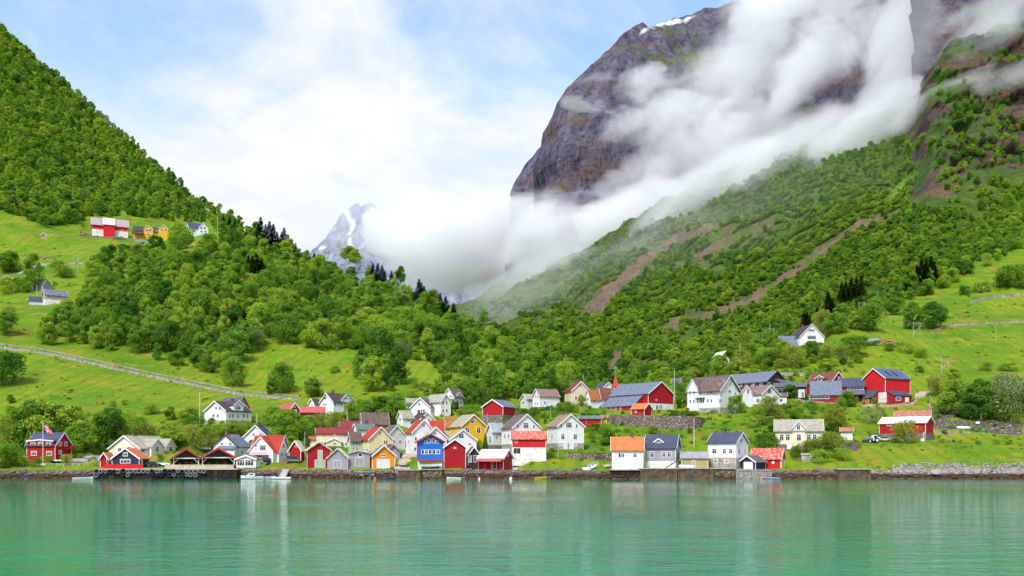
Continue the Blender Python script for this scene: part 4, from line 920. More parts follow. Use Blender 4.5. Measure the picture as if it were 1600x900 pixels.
# ---- right shore
H('C6', 'boathouse', 'white quay house with orange iron roof and stone band base', 'boathouse', None, 74, 292, 778, 643, 557, 0, 'L', WHITE, R_ORA, Y=285.5, d=8, st=34, stm=WHB, win=[(128, 680, 20, 34), (148, 680, 26, 34), (235, 680, 26, 34)], chim=[(216, 545)])
H('C6', 'boathouse', 'grey quay house with dark blue slate roof and small white dormer', 'boathouse', 305, 520, 549, 768, 622, 540, 76, 'R', GREY, R_DBLUE, Y=286, st=46, stm=WHB,
  win=[(355, 676, 28, 42), (438, 675, 26, 42), (476, 675, 26, 42), (378, 731, 12, 14, 0), (459, 730, 22, 20), (385, 598, 16, 18), (410, 598, 16, 18)], dorm=[('L', 398, 62, 618, 588, 566, -.6)], chim=[(402, 528)], door=[(335, 745, 16, 36, WHITE, 'L')])
H('C6', 'boathouse', 'low olive yellow shed with grey roof between the two quay houses', 'shed', None, 564, 748, 768, 700, 662, 0, 'L', OLIVE, roofing('lilac_grey_roof', (.38, .35, .38)), Y=286, d=7, door=[(645, 742, 24, 46, GREY)])
H('C7', 'boathouse', 'tall white quay house with dark blue roof on two storey grey base', 'boathouse', 120, 315, 396, 772, 590, 524, 64, 'R', WHITE, R_DBLUE, Y=286, st=74, stm=CONC,
  win=[(163, 652, 30, 38), (233, 652, 24, 38), (278, 652, 24, 38), (172, 723, 28, 30, 0), (248, 723, 28, 30, 0), (352, 578, 13, 30), (335, 652, 14, 38), (372, 645, 10, 24)], chim=[(232, 515)])
H('C7', 'boathouse', 'tiny dark boathouse with white door and white bargeboards on the quay', 'boathouse', 342, 452, 522, 780, 728, 688, 60, 'L', NAVY, R_SLATE, Y=284.5, door=[(402, 754, 58, 48, WHITE)])
h = H('C7', 'boathouse', 'red boathouse with rust orange iron roof and yellow end door', 'boathouse', 422, 630, 656, 774, 697, 637, 72, 'R', RED2, R_RIRON, Y=287, door=[(643, 742, 20, 56, YEL)])
f_, u_, z_, Yp_ = h.face(576, 731, 'L')
m = MB(); m.prism([(u_ + math.cos(i * math.pi / 8) * .42, z_ + math.sin(i * math.pi / 8) * .42) for i in range(16)], .01, .06, h.mp('L')); sg = m.build('round_sign', TRIM, h.root)
MB().prism([(u_ - .22, z_ - .06), (u_ + .22, z_ - .06), (u_ + .22, z_ + .06), (u_ - .22, z_ + .06)], .065, .075, h.mp('L')).build('sign_bar', REDP, sg)
H('C7', 'concrete_hut', 'flat grey concrete hut with one slot window among the shore bushes', 'hut', None, 776, 880, 728, 680, 674, 0, 'L', CONC, CONC, Y=298, d=4, trim=CONC, win=[(845, 691, 24, 8, 0)], over=.15)
# ---- upper slopes
H('V', 'wooden_house', 'small yellow house with cream roof among orchard trees above the villa', 'house', 20, 62, 152, 640, 592, 540, 28, 'R', PALEY, R_PALE, Y=478, win=[(104, 575, 12, 14), (95, 605, 14, 18), (125, 605, 12, 16)])
H('V', 'wooden_house', 'white house with brown roof and two window rows highest on the right slope', 'house', 420, 480, 599, 508, 466, 406, 26, 'R', WHITE, R_DBR, win=[(538, 436, 28, 14), (538, 471, 38, 20), (450, 480, 14, 16)], chim=[(492, 402)])
H('V', 'garage', 'low annex with blue grey roof in front of the highest white house', 'garage', 362, 392, 492, 528, 512, 466, 20, 'L', OFFW, R_BLUE, Y=470)
H('W', 'mountain_hut', 'tiny white hut with dark roof alone on the wooded valley side', 'hut', None, 828, 862, 304, 293, 286, 0, 'L', WHITE, R_DBR, Y=1180, d=12)
h = H('U', 'red_barn', 'long red barn with grey pink roof and white base at the hilltop farm', 'barn', None, 462, 643, 279, 225, 194, 0, 'L', RED2, roofing('pink_grey_roof', (.42, .33, .36)), d=16, over=.8, st=30, stm=WHB, dorm=[])
f_, u_, z_, _y = h.face(548, 225, 'R'); W_ = h.scale('R', _y, 53)
MB().box(u_ - W_ / 2, u_ + W_ / 2, -h.B - 2.5, -h.B - .003, -2, h.he).build('hay_bridge_wall', RED2, h.root)
MB().prism([(-h.B - 3.2, h.he - .2), (-1, h.hr + .2), (-1, h.hr + .6), (-h.B - 3.2, h.he + .2)], u_ - W_ / 2 - .4, u_ + W_ / 2 + .4, lambda d, u, z: (u, d, z)).build('hay_bridge_roof', R_WHITE, h.root)
for x_ in (590, 613): h.window(x_, 262, 12, 12, 0, 'R', frame=TRIM)
H('U', 'wooden_house', 'yellow farmhouse with two front gables and brown roof at the hilltop farm', 'house', None, 670, 850, 290, 256, 236, 0, 'L', YEL, R_DBR, d=12, over=.8,
  dorm=[('R', 746, 44, 0, 252, 234, 1), ('R', 822, 50, 0, 252, 232, 1)], win=[(738, 258, 14, 12), (755, 258, 14, 12), (790, 262, 16, 10), (815, 256, 12, 12), (832, 256, 12, 12), (700, 262, 16, 10), (746, 280, 20, 10)],
  lean=[('R', 670, 722, 268, 272, 290, 4, WOOD, R_DBR, True)])
H('U', 'wooden_house', 'white farmhouse with dark blue roof at the right of the hilltop farm', 'house', 932, 950, 1046, 278, 244, 217, 15, 'L', WHITE, R_DBLUE,
  dorm=[('R', 1020, 48, 0, 246, 219, 1)], win=[(1010, 246, 9, 12), (1026, 246, 9, 12), (975, 260, 12, 12), (1010, 264, 9, 10), (1030, 264, 9, 10), (940, 243, 7, 10)], chim=[(965, 212)])
H('U', 'log_cabin', 'dark wooden cabin with blue grey roof on the left hillside', 'cabin', 168, 215, 256, 556, 525, 503, 40, 'R', LILAC, R_BLUE)
H('U', 'wooden_house', 'tan hillside house with blue grey roof and white lower storey', 'house', 214, 226, 340, 626, 578, 553, 12, 'L', TAN, R_BLUE, st=24, stm=WHB, win=[(243, 588, 14, 16), (302, 584, 28, 20), (270, 585, 10, 10)])
H('U', 'garage', 'low white garage with dark blue roof beside the tan hillside house', 'garage', None, 146, 220, 622, 608, 590, 0, 'L', OFFW, R_DBLUE, d=6)
H('U', 'tool_hut', 'tiny brown plank hut in the hilltop meadow', 'hut', None, 206, 234, 298, 280, 270, 0, 'R', TAN, R_BROWN, d=5)

# ---- open pavilions on the pier
def pavilion(label, xl, xr, xp, ybase, yeave, ypk, depth):
    pl, pr, pb = cx('C2', xl), cx('C2', xr), cy('C2', ybase); Y = 289.0
    o = P((pl + pr) / 2, pb, Y); W = (pr - pl) / FP * Y; he = (pb - cy('C2', yeave)) / FP * Y; hp = (pb - cy('C2', ypk)) / FP * Y
    r = empty('open_pavilion', o, .35, label, 'pavilion', 'open pavilions on the tyre pier'); A = W / 2 - .3; mp = lambda u, d, z: (u, d, z)
    for x in (-A, A):
        for y in (0, depth * .5, depth):
            MB().box(x - .13, x + .13, y - .13, y + .13, 0, he).build('post', WHITE if y == 0 else DARK, r)
    m = MB(); m.box(-A, A, -.1, .1, he - .35, he - .05)
    for sg in (-1, 1): m.tube((sg * A, -.02, he - 1.7), (sg * (A - 1.5), -.02, he - .2), .09)
    m.build('tie_beam', WHITE, r)
    m = MB(); m.prism([(-A, he), (A, he), (0, hp - .3)], .4, .5, mp); m.box(-A, A, depth, depth + .1, 0, he); m.box(-A - .05, -A + .05, 1, depth, .0, he * .9); m.box(A - .05, A + .05, 1, depth, .0, he * .9); m.build('wall', DARK, r)  # dark wall colour paints in the shade of the open interior
    m = MB()
    for sg in (-1, 1): m.prism([(sg * (A + 1.0), he - .6), (0, hp), (0, hp + .22), (sg * (A + 1.0), he - .38)], -.8, depth + .6, mp)
    m.build('roof', R_BLUE, r)
    m = MB()
    for sg in (-1, 1): m.prism([(sg * (A + 1.05), he - .85), (0, hp - .3), (0, hp + .28), (sg * (A + 1.05), he - .3)], -.87, -.803, mp)
    m.build('bargeboard', RTRIM, r)
    m = MB()
    for i in range(3): m.box(-A * .7 + i * A * .5, -A * .7 + i * A * .5 + 1.2, 1.2, 2, .7, .78).box(-A * .7 + i * A * .5 + .5, -A * .7 + i * A * .5 + .7, 1.5, 1.7, 0, .7)
    m.build('bench_table', WOOD, r)
pavilion('left open dark timber pavilion with red edged grey roof', 208, 372, 292, 682, 634, 578, 9)
pavilion('right open dark timber pavilion with red edged grey roof next to the green roofed cafe', 392, 600, 487, 682, 630, 576, 9)

# terraces cut into the slope behind each house
for (o_, t_, A_, B_) in FOOT:
    cs, sn = math.cos(t_), math.sin(t_); dx, dy = XA - o_.x, YA - o_.y
    u, v = dx * cs + dy * sn, -dx * sn + dy * cs
    dd = np.hypot(np.maximum(np.abs(u) - A_, 0), np.maximum(np.abs(v) - B_, 0))
    ZA = np.where(dd < 14, np.minimum(ZA, o_.z - .04 + np.maximum(0, dd - 2.2) * 1.0), ZA)
ZA = ZA + 0.0
PYF = np.minimum.accumulate(HZ - (ZA - CH) / YA * FP, axis=1)
Zb[:, :ZA.shape[1]] = ZA; hillA.data.vertices.foreach_set('co', np.stack([Xb, Yb, Zb], -1).reshape(-1)); hillA.data.update()
# ------------------------------------------------------------------ trees
def crown_mesh(name, seed, nb, width, z0, leaf, per, mats, shape='round', flat=.85):
    g = np.random.default_rng(seed); V = []
    C, RR = [], []
    for i in range(nb):
        f = (i + .5) / nb; z = z0 + (1 - z0) * (f ** .85) * .93
        prof = {'round': math.sin(math.pi * min(1, .12 + .86 * f)) ** .6, 'tall': math.sin(math.pi * min(1, .15 + .82 * f)) ** .8, 'wide': math.sin(math.pi * (.2 + .75 * f)) ** .45}[shape]
        rad = width / 2 * prof * g.uniform(.35, 1.0); an = g.uniform(0, 2 * math.pi)
        r = width * g.uniform(.17, .27) * (1.15 - .45 * f)
        C.append((math.cos(an) * rad, math.sin(an) * rad, min(z, 1 - r * .8))); RR.append(r)
    for c, r in zip(C, RR):
        n = int(per * g.uniform(.8, 1.2))
        d = g.normal(size=(n, 3)); d[:, 2] = d[:, 2] * .9 + .25; d /= np.linalg.norm(d, axis=1)[:, None]
        p = np.array(c) + d * (r * g.uniform(.72, 1.12, (n, 1)) ** 1.0) * np.array([1, 1, flat])
        nn = d + g.normal(size=(n, 3)) * .45; nn /= np.linalg.norm(nn, axis=1)[:, None]
        t = np.cross(nn, g.normal(size=(n, 3))); t /= np.linalg.norm(t, axis=1)[:, None]; b = np.cross(nn, t)
        s = leaf * g.uniform(.6, 1.4, (n, 1))
        V.append(np.stack([p - t * s, p - b * s * .7, p + t * s, p + b * s * .7], 1).reshape(-1, 3))
    v = np.concatenate(V); nq = len(v) // 4
    m = bpy.data.meshes.new(name); m.vertices.add(len(v)); m.vertices.foreach_set('co', v.reshape(-1))
    m.loops.add(nq * 4); m.loops.foreach_set('vertex_index', np.arange(nq * 4, dtype=np.int32)); m.polygons.add(nq)
    m.polygons.foreach_set('loop_start', np.arange(0, nq * 4, 4, dtype=np.int32)); m.update(calc_edges=True); m.materials.append(mats); return m, C


def trunk_mesh(name, C, seed, mat, r=.022, z0=.2):
    m = MB(); g = random.Random(seed)
    top = .62; bend = (g.uniform(-.03, .03), g.uniform(-.03, .03))
    m.tube((0, 0, -.12), (bend[0], bend[1], .3), r * 1.25, r * .8, 7); m.tube((bend[0], bend[1], .3), (bend[0] * 1.6, bend[1], top), r * .8, r * .4, 6)
    for c in C[::2]:
        zb = max(.12, min(c[2] - .12, .5)); m.tube((bend[0] * zb * 3 * .5, bend[1] * zb, zb), c, r * .5, r * .12, 5)
    me = m.mesh(name); me.materials.append(mat); return me


def spruce_mesh(name, seed, mat):
    g = np.random.default_rng(seed); V = []
    for i in range(26):
        f = i / 25; z = .1 + .9 * f; R_ = .19 * (1 - f) ** .8 + .012
        n = int(14 + 40 * (1 - f))
        a = g.uniform(0, 2 * math.pi, n); rr = R_ * g.uniform(.35, 1.15, n)
        for k_ in range(n):
            d = np.array([math.cos(a[k_]), math.sin(a[k_]), 0]); s = np.array([-d[1], d[0], 0]); L = .05; W = .02
            c = d * rr[k_] + np.array([0, 0, z - rr[k_] * .35 + g.uniform(-.012, .012)])
            V.append([c - d * L, c + s * W, c + d * L * .8 - np.array([0, 0, .018]), c - s * W])
    v = np.array(V).reshape(-1, 3); nq = len(v) // 4
    m = bpy.data.meshes.new(name); m.from_pydata(v.tolist(), [], [tuple(range(4 * i, 4 * i + 4)) for i in range(nq)]); m.update(); m.materials.append(mat)
    t = MB().tube((0, 0, -.1), (0, 0, .95), .018, .003, 6).mesh(name + '_trunk'); t.materials.append(BARK); return m, t


KIND = {}
def add_kind(k, lst): KIND[k] = lst
bro = []
for i, (nb, wd, z0, shp) in enumerate([(26, .80, .20, 'round'), (30, .70, .16, 'round'), (24, .95, .22, 'wide'), (28, .62, .14, 'tall'), (32, .86, .15, 'round'), (24, .75, .25, 'wide')]):
    cm, C = crown_mesh('crown', 10 + i, nb, wd, z0 * .7, .026, 170, LEAF, shp); bro.append((cm, trunk_mesh('trunk', C, i, BARK)))
add_kind('broad', bro)
bir = []
for i in range(3):
    cm, C = crown_mesh('crown', 40 + i, 30, .52,   .08, .021, 130, LEAF, 'tall'); bir.append((cm, trunk_mesh('trunk', C, 40 + i, BIRCHB, .018)))
add_kind('birch', bir)
sh = []
for i in range(3):
    cm, C = crown_mesh('crown', 60 + i, 16, 1.25, .03, .036, 130, LEAF, 'wide'); sh.append((cm, trunk_mesh('stem', C, 60 + i, BARK, .03)))
add_kind('shrub', sh)
pa = []
for i in range(2):
    cm, C = crown_mesh('crown', 70 + i, 18, 1.0,   .14, .030, 110, LEAFP, 'wide'); pa.append((cm, trunk_mesh('trunk', C, 70 + i, BARK, .03)))
add_kind('pale', pa)
cm, C = crown_mesh('crown', 80, 26, .95, .12, .022, 100, LEAFB, 'wide'); add_kind('blossom', [(cm, trunk_mesh('trunk', C, 80, BARK))])
add_kind('spruce', [spruce_mesh('crown', 90 + i, LEAFD) for i in range(3)])
CNT = [0]


def tree(p, h, wid, kind, name, label, cat='tree', group=None):
    """one tree: an empty at its foot with trunk and crown below it"""
    CNT[0] += 1; v = KIND[kind]; cm, tm = v[CNT[0] % len(v)]
    r = empty(name, (p.x, p.y, p.z - .15), random.uniform(0, 6.28), label, cat, group); r.scale = (wid, wid, h)
    link('trunk', tm, None, r); o = link('crown', cm, None, r); return o


SRC = {}
def darts(polys, gfun, hfun, wid, n, over=.62, fy=.42, seed=1, excl=()):
    """scatter tree feet over photo regions so that crowns just close; returns (px, py, point, h)"""
    g = random.Random(seed); out = []; cell = {}; CS = 14
    for poly in polys:
        x0, x1 = min(a for a, b in poly), max(a for a, b in poly); y0, y1 = min(b for a, b in poly), max(b for a, b in poly)
        xs = np.array([g.uniform(x0, x1) for _ in range(n)]); ys = np.array([g.uniform(y0, y1) for _ in range(n)])
        ok = inpoly(xs, ys, poly)
        for e in excl: ok &= ~inpoly(xs, ys, e)
        for x, y in zip(xs[ok], ys[ok]):
            p = gfun(x, y); h = hfun(p, g); w_ = h * wid * FP / p.y; rx, ry = w_ * over, w_ * fy
            cxi, cyi = int(x // CS), int(y // CS); rad = int(rx // CS) + 1; bad = False
            for i in range(cxi - rad, cxi + rad + 1):
                for j in range(cyi - rad, cyi + rad + 1):
                    for (a, b_, ra, rb) in cell.get((i, j), ()):
                        if ((a - x) / (rx + ra)) ** 2 + ((b_ - y) / (ry + rb)) ** 2 < .25: bad = True; break
                    if bad: break
                if bad: break
            if bad: continue
            cell.setdefault((cxi, cyi), []).append((x, y, rx, ry)); out.append((x, y, p, h))
    return out


def scatter(name, label, pts, srcs, wids, seed=3, kind='stuff'):
    g = random.Random(seed); n = len(pts)
    m = bpy.data.meshes.new(name); m.from_pydata([tuple(p[2] - Vector((0, 0, .3))) for p in pts], [], []); m.update()
    S, T = [], []
    for p in pts:
        h = p[3]; w_ = h * g.uniform(*wids); S += [w_, w_, h]; T += [g.uniform(-.06, .06), g.uniform(-.06, .06), g.uniform(0, 6.28)]
    for an, ty, fld, val in (('sz', 'FLOAT_VECTOR', 'vector', S), ('rt', 'FLOAT_VECTOR', 'vector', T), ('pick', 'INT', 'value', [g.randrange(len(srcs)) for _ in pts])):
        m.attributes.new(an, ty, 'POINT'); m.attributes[an].data.foreach_set(fld, val)
    o = bpy.data.objects.new(name, m); col.objects.link(o); tag(o, label, name.replace('_', ' '), None, kind)
    nt = bpy.data.node_groups.new(name + '_scatter', 'GeometryNodeTree')
    nt.interface.new_socket('Geometry', in_out='INPUT', socket_type='NodeSocketGeometry'); nt.interface.new_socket('Geometry', in_out='OUTPUT', socket_type='NodeSocketGeometry')
    gi = nt.nodes.new('NodeGroupInput'); go = nt.nodes.new('NodeGroupOutput'); ip = nt.nodes.new('GeometryNodeInstanceOnPoints'); jn = nt.nodes.new('GeometryNodeJoinGeometry')
    for s_ in reversed(srcs):
        oi = nt.nodes.new('GeometryNodeObjectInfo'); oi.transform_space = 'ORIGINAL'; oi.inputs['Object'].default_value = s_; oi.inputs['As Instance'].default_value = True
        nt.links.new(oi.outputs['Geometry'], jn.inputs[0])
    def na(nm, ty):
        x = nt.nodes.new('GeometryNodeInputNamedAttribute'); x.data_type = ty; x.inputs['Name'].default_value = nm; return x.outputs['Attribute']
    nt.links.new(gi.outputs[0], ip.inputs['Points']); nt.links.new(jn.outputs[0], ip.inputs['Instance']); ip.inputs['Pick Instance'].default_value = True
    nt.links.new(na('pick', 'INT'), ip.inputs['Instance Index']); nt.links.new(na('sz', 'FLOAT_VECTOR'), ip.inputs['Scale']); nt.links.new(na('rt', 'FLOAT_VECTOR'), ip.inputs['Rotation'])
    nt.links.new(ip.outputs[0], go.inputs[0])
    md = o.modifiers.new('scatter', 'NODES'); md.node_group = nt; return o


def H1(lo, hi): return lambda p, g: g.uniform(lo, hi)
# dense wood on the hill between the hilltop farm and the village
F2 = [[(60, 538), (95, 508), (122, 490), (134, 465), (150, 420), (190, 400), (240, 392), (290, 398), (330, 385), (350, 375), (400, 372), (450, 395), (500, 425), (600, 452), (700, 492), (780, 538), (860, 592), (930, 606), (925, 612), (860, 610), (800, 600), (770, 590), (735, 596), (700, 590),
       (670, 572), (640, 560), (600, 548), (560, 548), (520, 548), (470, 545), (420, 540), (385, 552), (372, 590), (330, 588), (280, 575), (200, 552), (110, 545)],
      [(555, 585), (575, 560), (620, 568), (635, 600), (620, 612), (575, 612)], [(735, 600), (850, 612), (920, 618), (915, 628), (860, 632), (780, 622), (740, 640), (700, 635), (690, 615)]]
EX2 = [[(270, 395), (300, 392), (310, 405), (330, 430), (290, 420)], [(755, 560), (790, 575), (830, 605), (800, 615), (770, 600)], [(860, 595), (925, 605), (930, 612), (880, 606)], [(636, 560), (690, 578), (745, 606), (735, 618), (690, 605), (640, 596)]]
f2 = darts(F2, ground, lambda p, g: (7 + 10 * g.random() ** 1.3) * (1.0 if p.y < 620 else .9), .8, 9000, .55, .40, 2, EX2)
f2.sort(key=lambda q: -q[3] / q[2].y)
F1 = [[(-320, -180), (0, 42), (150, 176), (300, 310), (400, 368), (398, 385), (345, 372), (330, 350), (262, 345), (200, 338), (145, 338), (110, 352), (60, 352), (20, 335), (-20, 325), (-320, 300)]]
f1 = darts(F1, ground, lambda p, g: 5.5 + 8 * g.random() ** 1.5, .8, 45000, .54, .34, 4)
EDGE = [[(60, 352), (145, 340), (262, 348), (262, 338), (145, 330), (60, 340)]]
# wood on the near right hill
F3 = [[(1185, 548), (1235, 520), (1300, 510), (1400, 463), (1500, 422), (1545, 385), (1590, 352), (1900, 160), (1900, 330), (1650, 365), (1600, 395), (1560, 408), (1500, 440), (1440, 470), (1400, 490), (1330, 500), (1290, 520), (1240, 520), (1200, 560)],
      [(1180, 560), (1215, 548), (1225, 562), (1190, 575)], [(1100, 582), (1150, 580), (1160, 596), (1120, 600)]]
f3 = darts(F3, ground, lambda p, g: g.uniform(8, 13), .8, 5000, .58, .42, 6)
NB = 235
NEARG = 'trees of the hillside wood between the hilltop farm and the village'
src_b, src_s, src_r = [], [], []
zone = lambda x, y: ('tree in the dense wood just below the hilltop farm' if (y < 470 and x < 450) else 'tree in the dense wood above the stone walled road' if x < 400 else
                     'tree in the middle wood below the far snowy peak' if x < 640 else 'tree in the wood on the left slope beside the valley mouth')
tot = []
for (x, y, p, h) in f2[:NB]:
    kd = 'birch' if random.random() < .2 else 'broad'
    o = tree(p, h * 1.05, h * random.uniform(.85, 1.1) * (1.1 if kd == 'birch' else 1), kd, 'birch_tree' if kd == 'birch' else 'broadleaf_tree',
             ('birch ' if kd == 'birch' else 'leafy ') + zone(x, y), 'tree', NEARG)
    if kd == 'broad' and len(src_b) < 8: src_b.append(o)
    if kd == 'birch' and len(src_b) < 10 and len(src_b) >= 8: src_b.append(o)
scatter('woodland', 'rest of the dense broadleaf wood on the near slopes', f2[NB:] + f3, src_b, (.85, 1.15))
scatter('mountain_forest', 'dense broadleaf forest covering the steep upper left mountainside', f1, src_b, (.7, 1.25), 5)
# valley side forest
FB = [[(690, 500), (760, 480), (820, 445), (900, 405), (1000, 340), (1100, 250), (1200, 190), (1300, 165), (1415, 180), (1432, 235), (1420, 330), (1480, 335), (1560, 312), (1650, 270), (1900, 200), (1900, 420), (1560, 420), (1400, 500), (1300, 530), (1200, 560), (1120, 600), (1040, 625), (930, 622), (860, 610), (780, 560)], [(690, 505), (760, 482), (820, 448), (900, 408), (1000, 345), (1060, 320), (1060, 480), (900, 560), (780, 560)]]
warped = [[(sum(q[0] for q in pl) / len(pl) + (a - sum(q[0] for q in pl) / len(pl)) * 1.12, b_ + (6 if b_ > np.interp(a, sorted(q[0] for q in pl), [sum(z[1] for z in pl) / len(pl)] * len(pl)) else -1) + 3) for a, b_ in pl] for pl in SCREE]
fb = darts(FB, groundB, lambda p, g: 4.2 + 5.5 * g.random() ** 1.8, .9, 150000, .56, .34, 8, warped + GREENB)
fbn = fbm(np.array([q[0] for q in fb]) / 40, np.array([q[1] for q in fb]) / 22, 4, 99)
fb = [q for q, v in zip(fb, fbn) if v > .33]
FC = [[(1440, 160), (1600, 60), (1900, 0), (1900, 240), (1650, 285), (1560, 315), (1480, 340), (1418, 330), (1432, 240)]]
fc = darts(FC, groundB, lambda p, g: g.uniform(5, 11), .85, 3000, .7, .5, 9)
fcn = fbm(np.array([q[0] for q in fc]) / 30, np.array([q[1] for q in fc]) / 14, 4, 199)
fc = [q for q, v in zip(fc, fcn) if v > .47]
scatter('valley_forest', 'broadleaf forest on the opposite valley side between scree streaks', fb, src_b, (.8, 1.5), 7)
scatter('crag_bushes', 'scattered small trees clinging to the brown crag', fc, src_b, (.9, 1.3), 8)

# spruces one by one on the ridges
SPG = 'dark spruces on the ridges and right hillside'
def spr(lst, label, hs):
    for (x, y, hp) in lst:
        p = ground(x, y); h = hp / FP * p.y; tree(p, h, h * hs, 'spruce', 'spruce_tree', label, 'tree', SPG)
g = random.Random(5)
spr([(407, 385, 46), (415, 380, 30), (421, 388, 42), (427, 390, 40), (433, 392, 30), (440, 395, 32), (444, 398, 42), (450, 400, 34), (456, 404, 30), (462, 408, 28), (395, 440, 40), (402, 446, 48), (409, 442, 38), (388, 425, 26), (400, 425, 30)], 'dark spruce on the left ridge above the wood', 1.15)
spr([(582 + i * 7 + g.uniform(-2, 2), 440 + i * 3, g.uniform(22, 32)) for i in range(5)] + [(480, 412, 22), (491, 425, 30)], 'dark spruce on the middle ridge in front of the white cloud', 1.2)
spr([(653 + i * 6 + g.uniform(-2, 2), 470 + i * 3.2 + g.uniform(0, 5), g.uniform(30, 40) - i * 1.2) for i in range(10)], 'brownish spruce in the clump on the low end of the left ridge', 1.3)
spr([(1255 + i * 7 + g.uniform(-2, 2), 518 - i * 2 + g.uniform(-4, 4), g.uniform(26, 40)) for i in range(7)] + [(1294, 500, 44), (1301, 502, 36), (1310 + 5, 470, 30), (1322, 472, 32), (1330, 468, 34), (1338, 464, 32), (1346, 462, 30)],
    'nearly black spruce in the group above the highest white house', 1.3)
spr([(1418, 455, 30), (1425, 452, 26), (1433, 448, 34), (1440, 444, 40), (1447, 442, 36), (1455, 440, 40), (1460, 440, 32)], 'dark spruce in the row on the skyline of the right meadow', 1.2)
spr([(352 - 3 + i * 9, 352 + i * 7, 16 + (i % 3) * 4) for i in range(5)], 'small spruce at the foot of the upper left mountainside', 1.1)

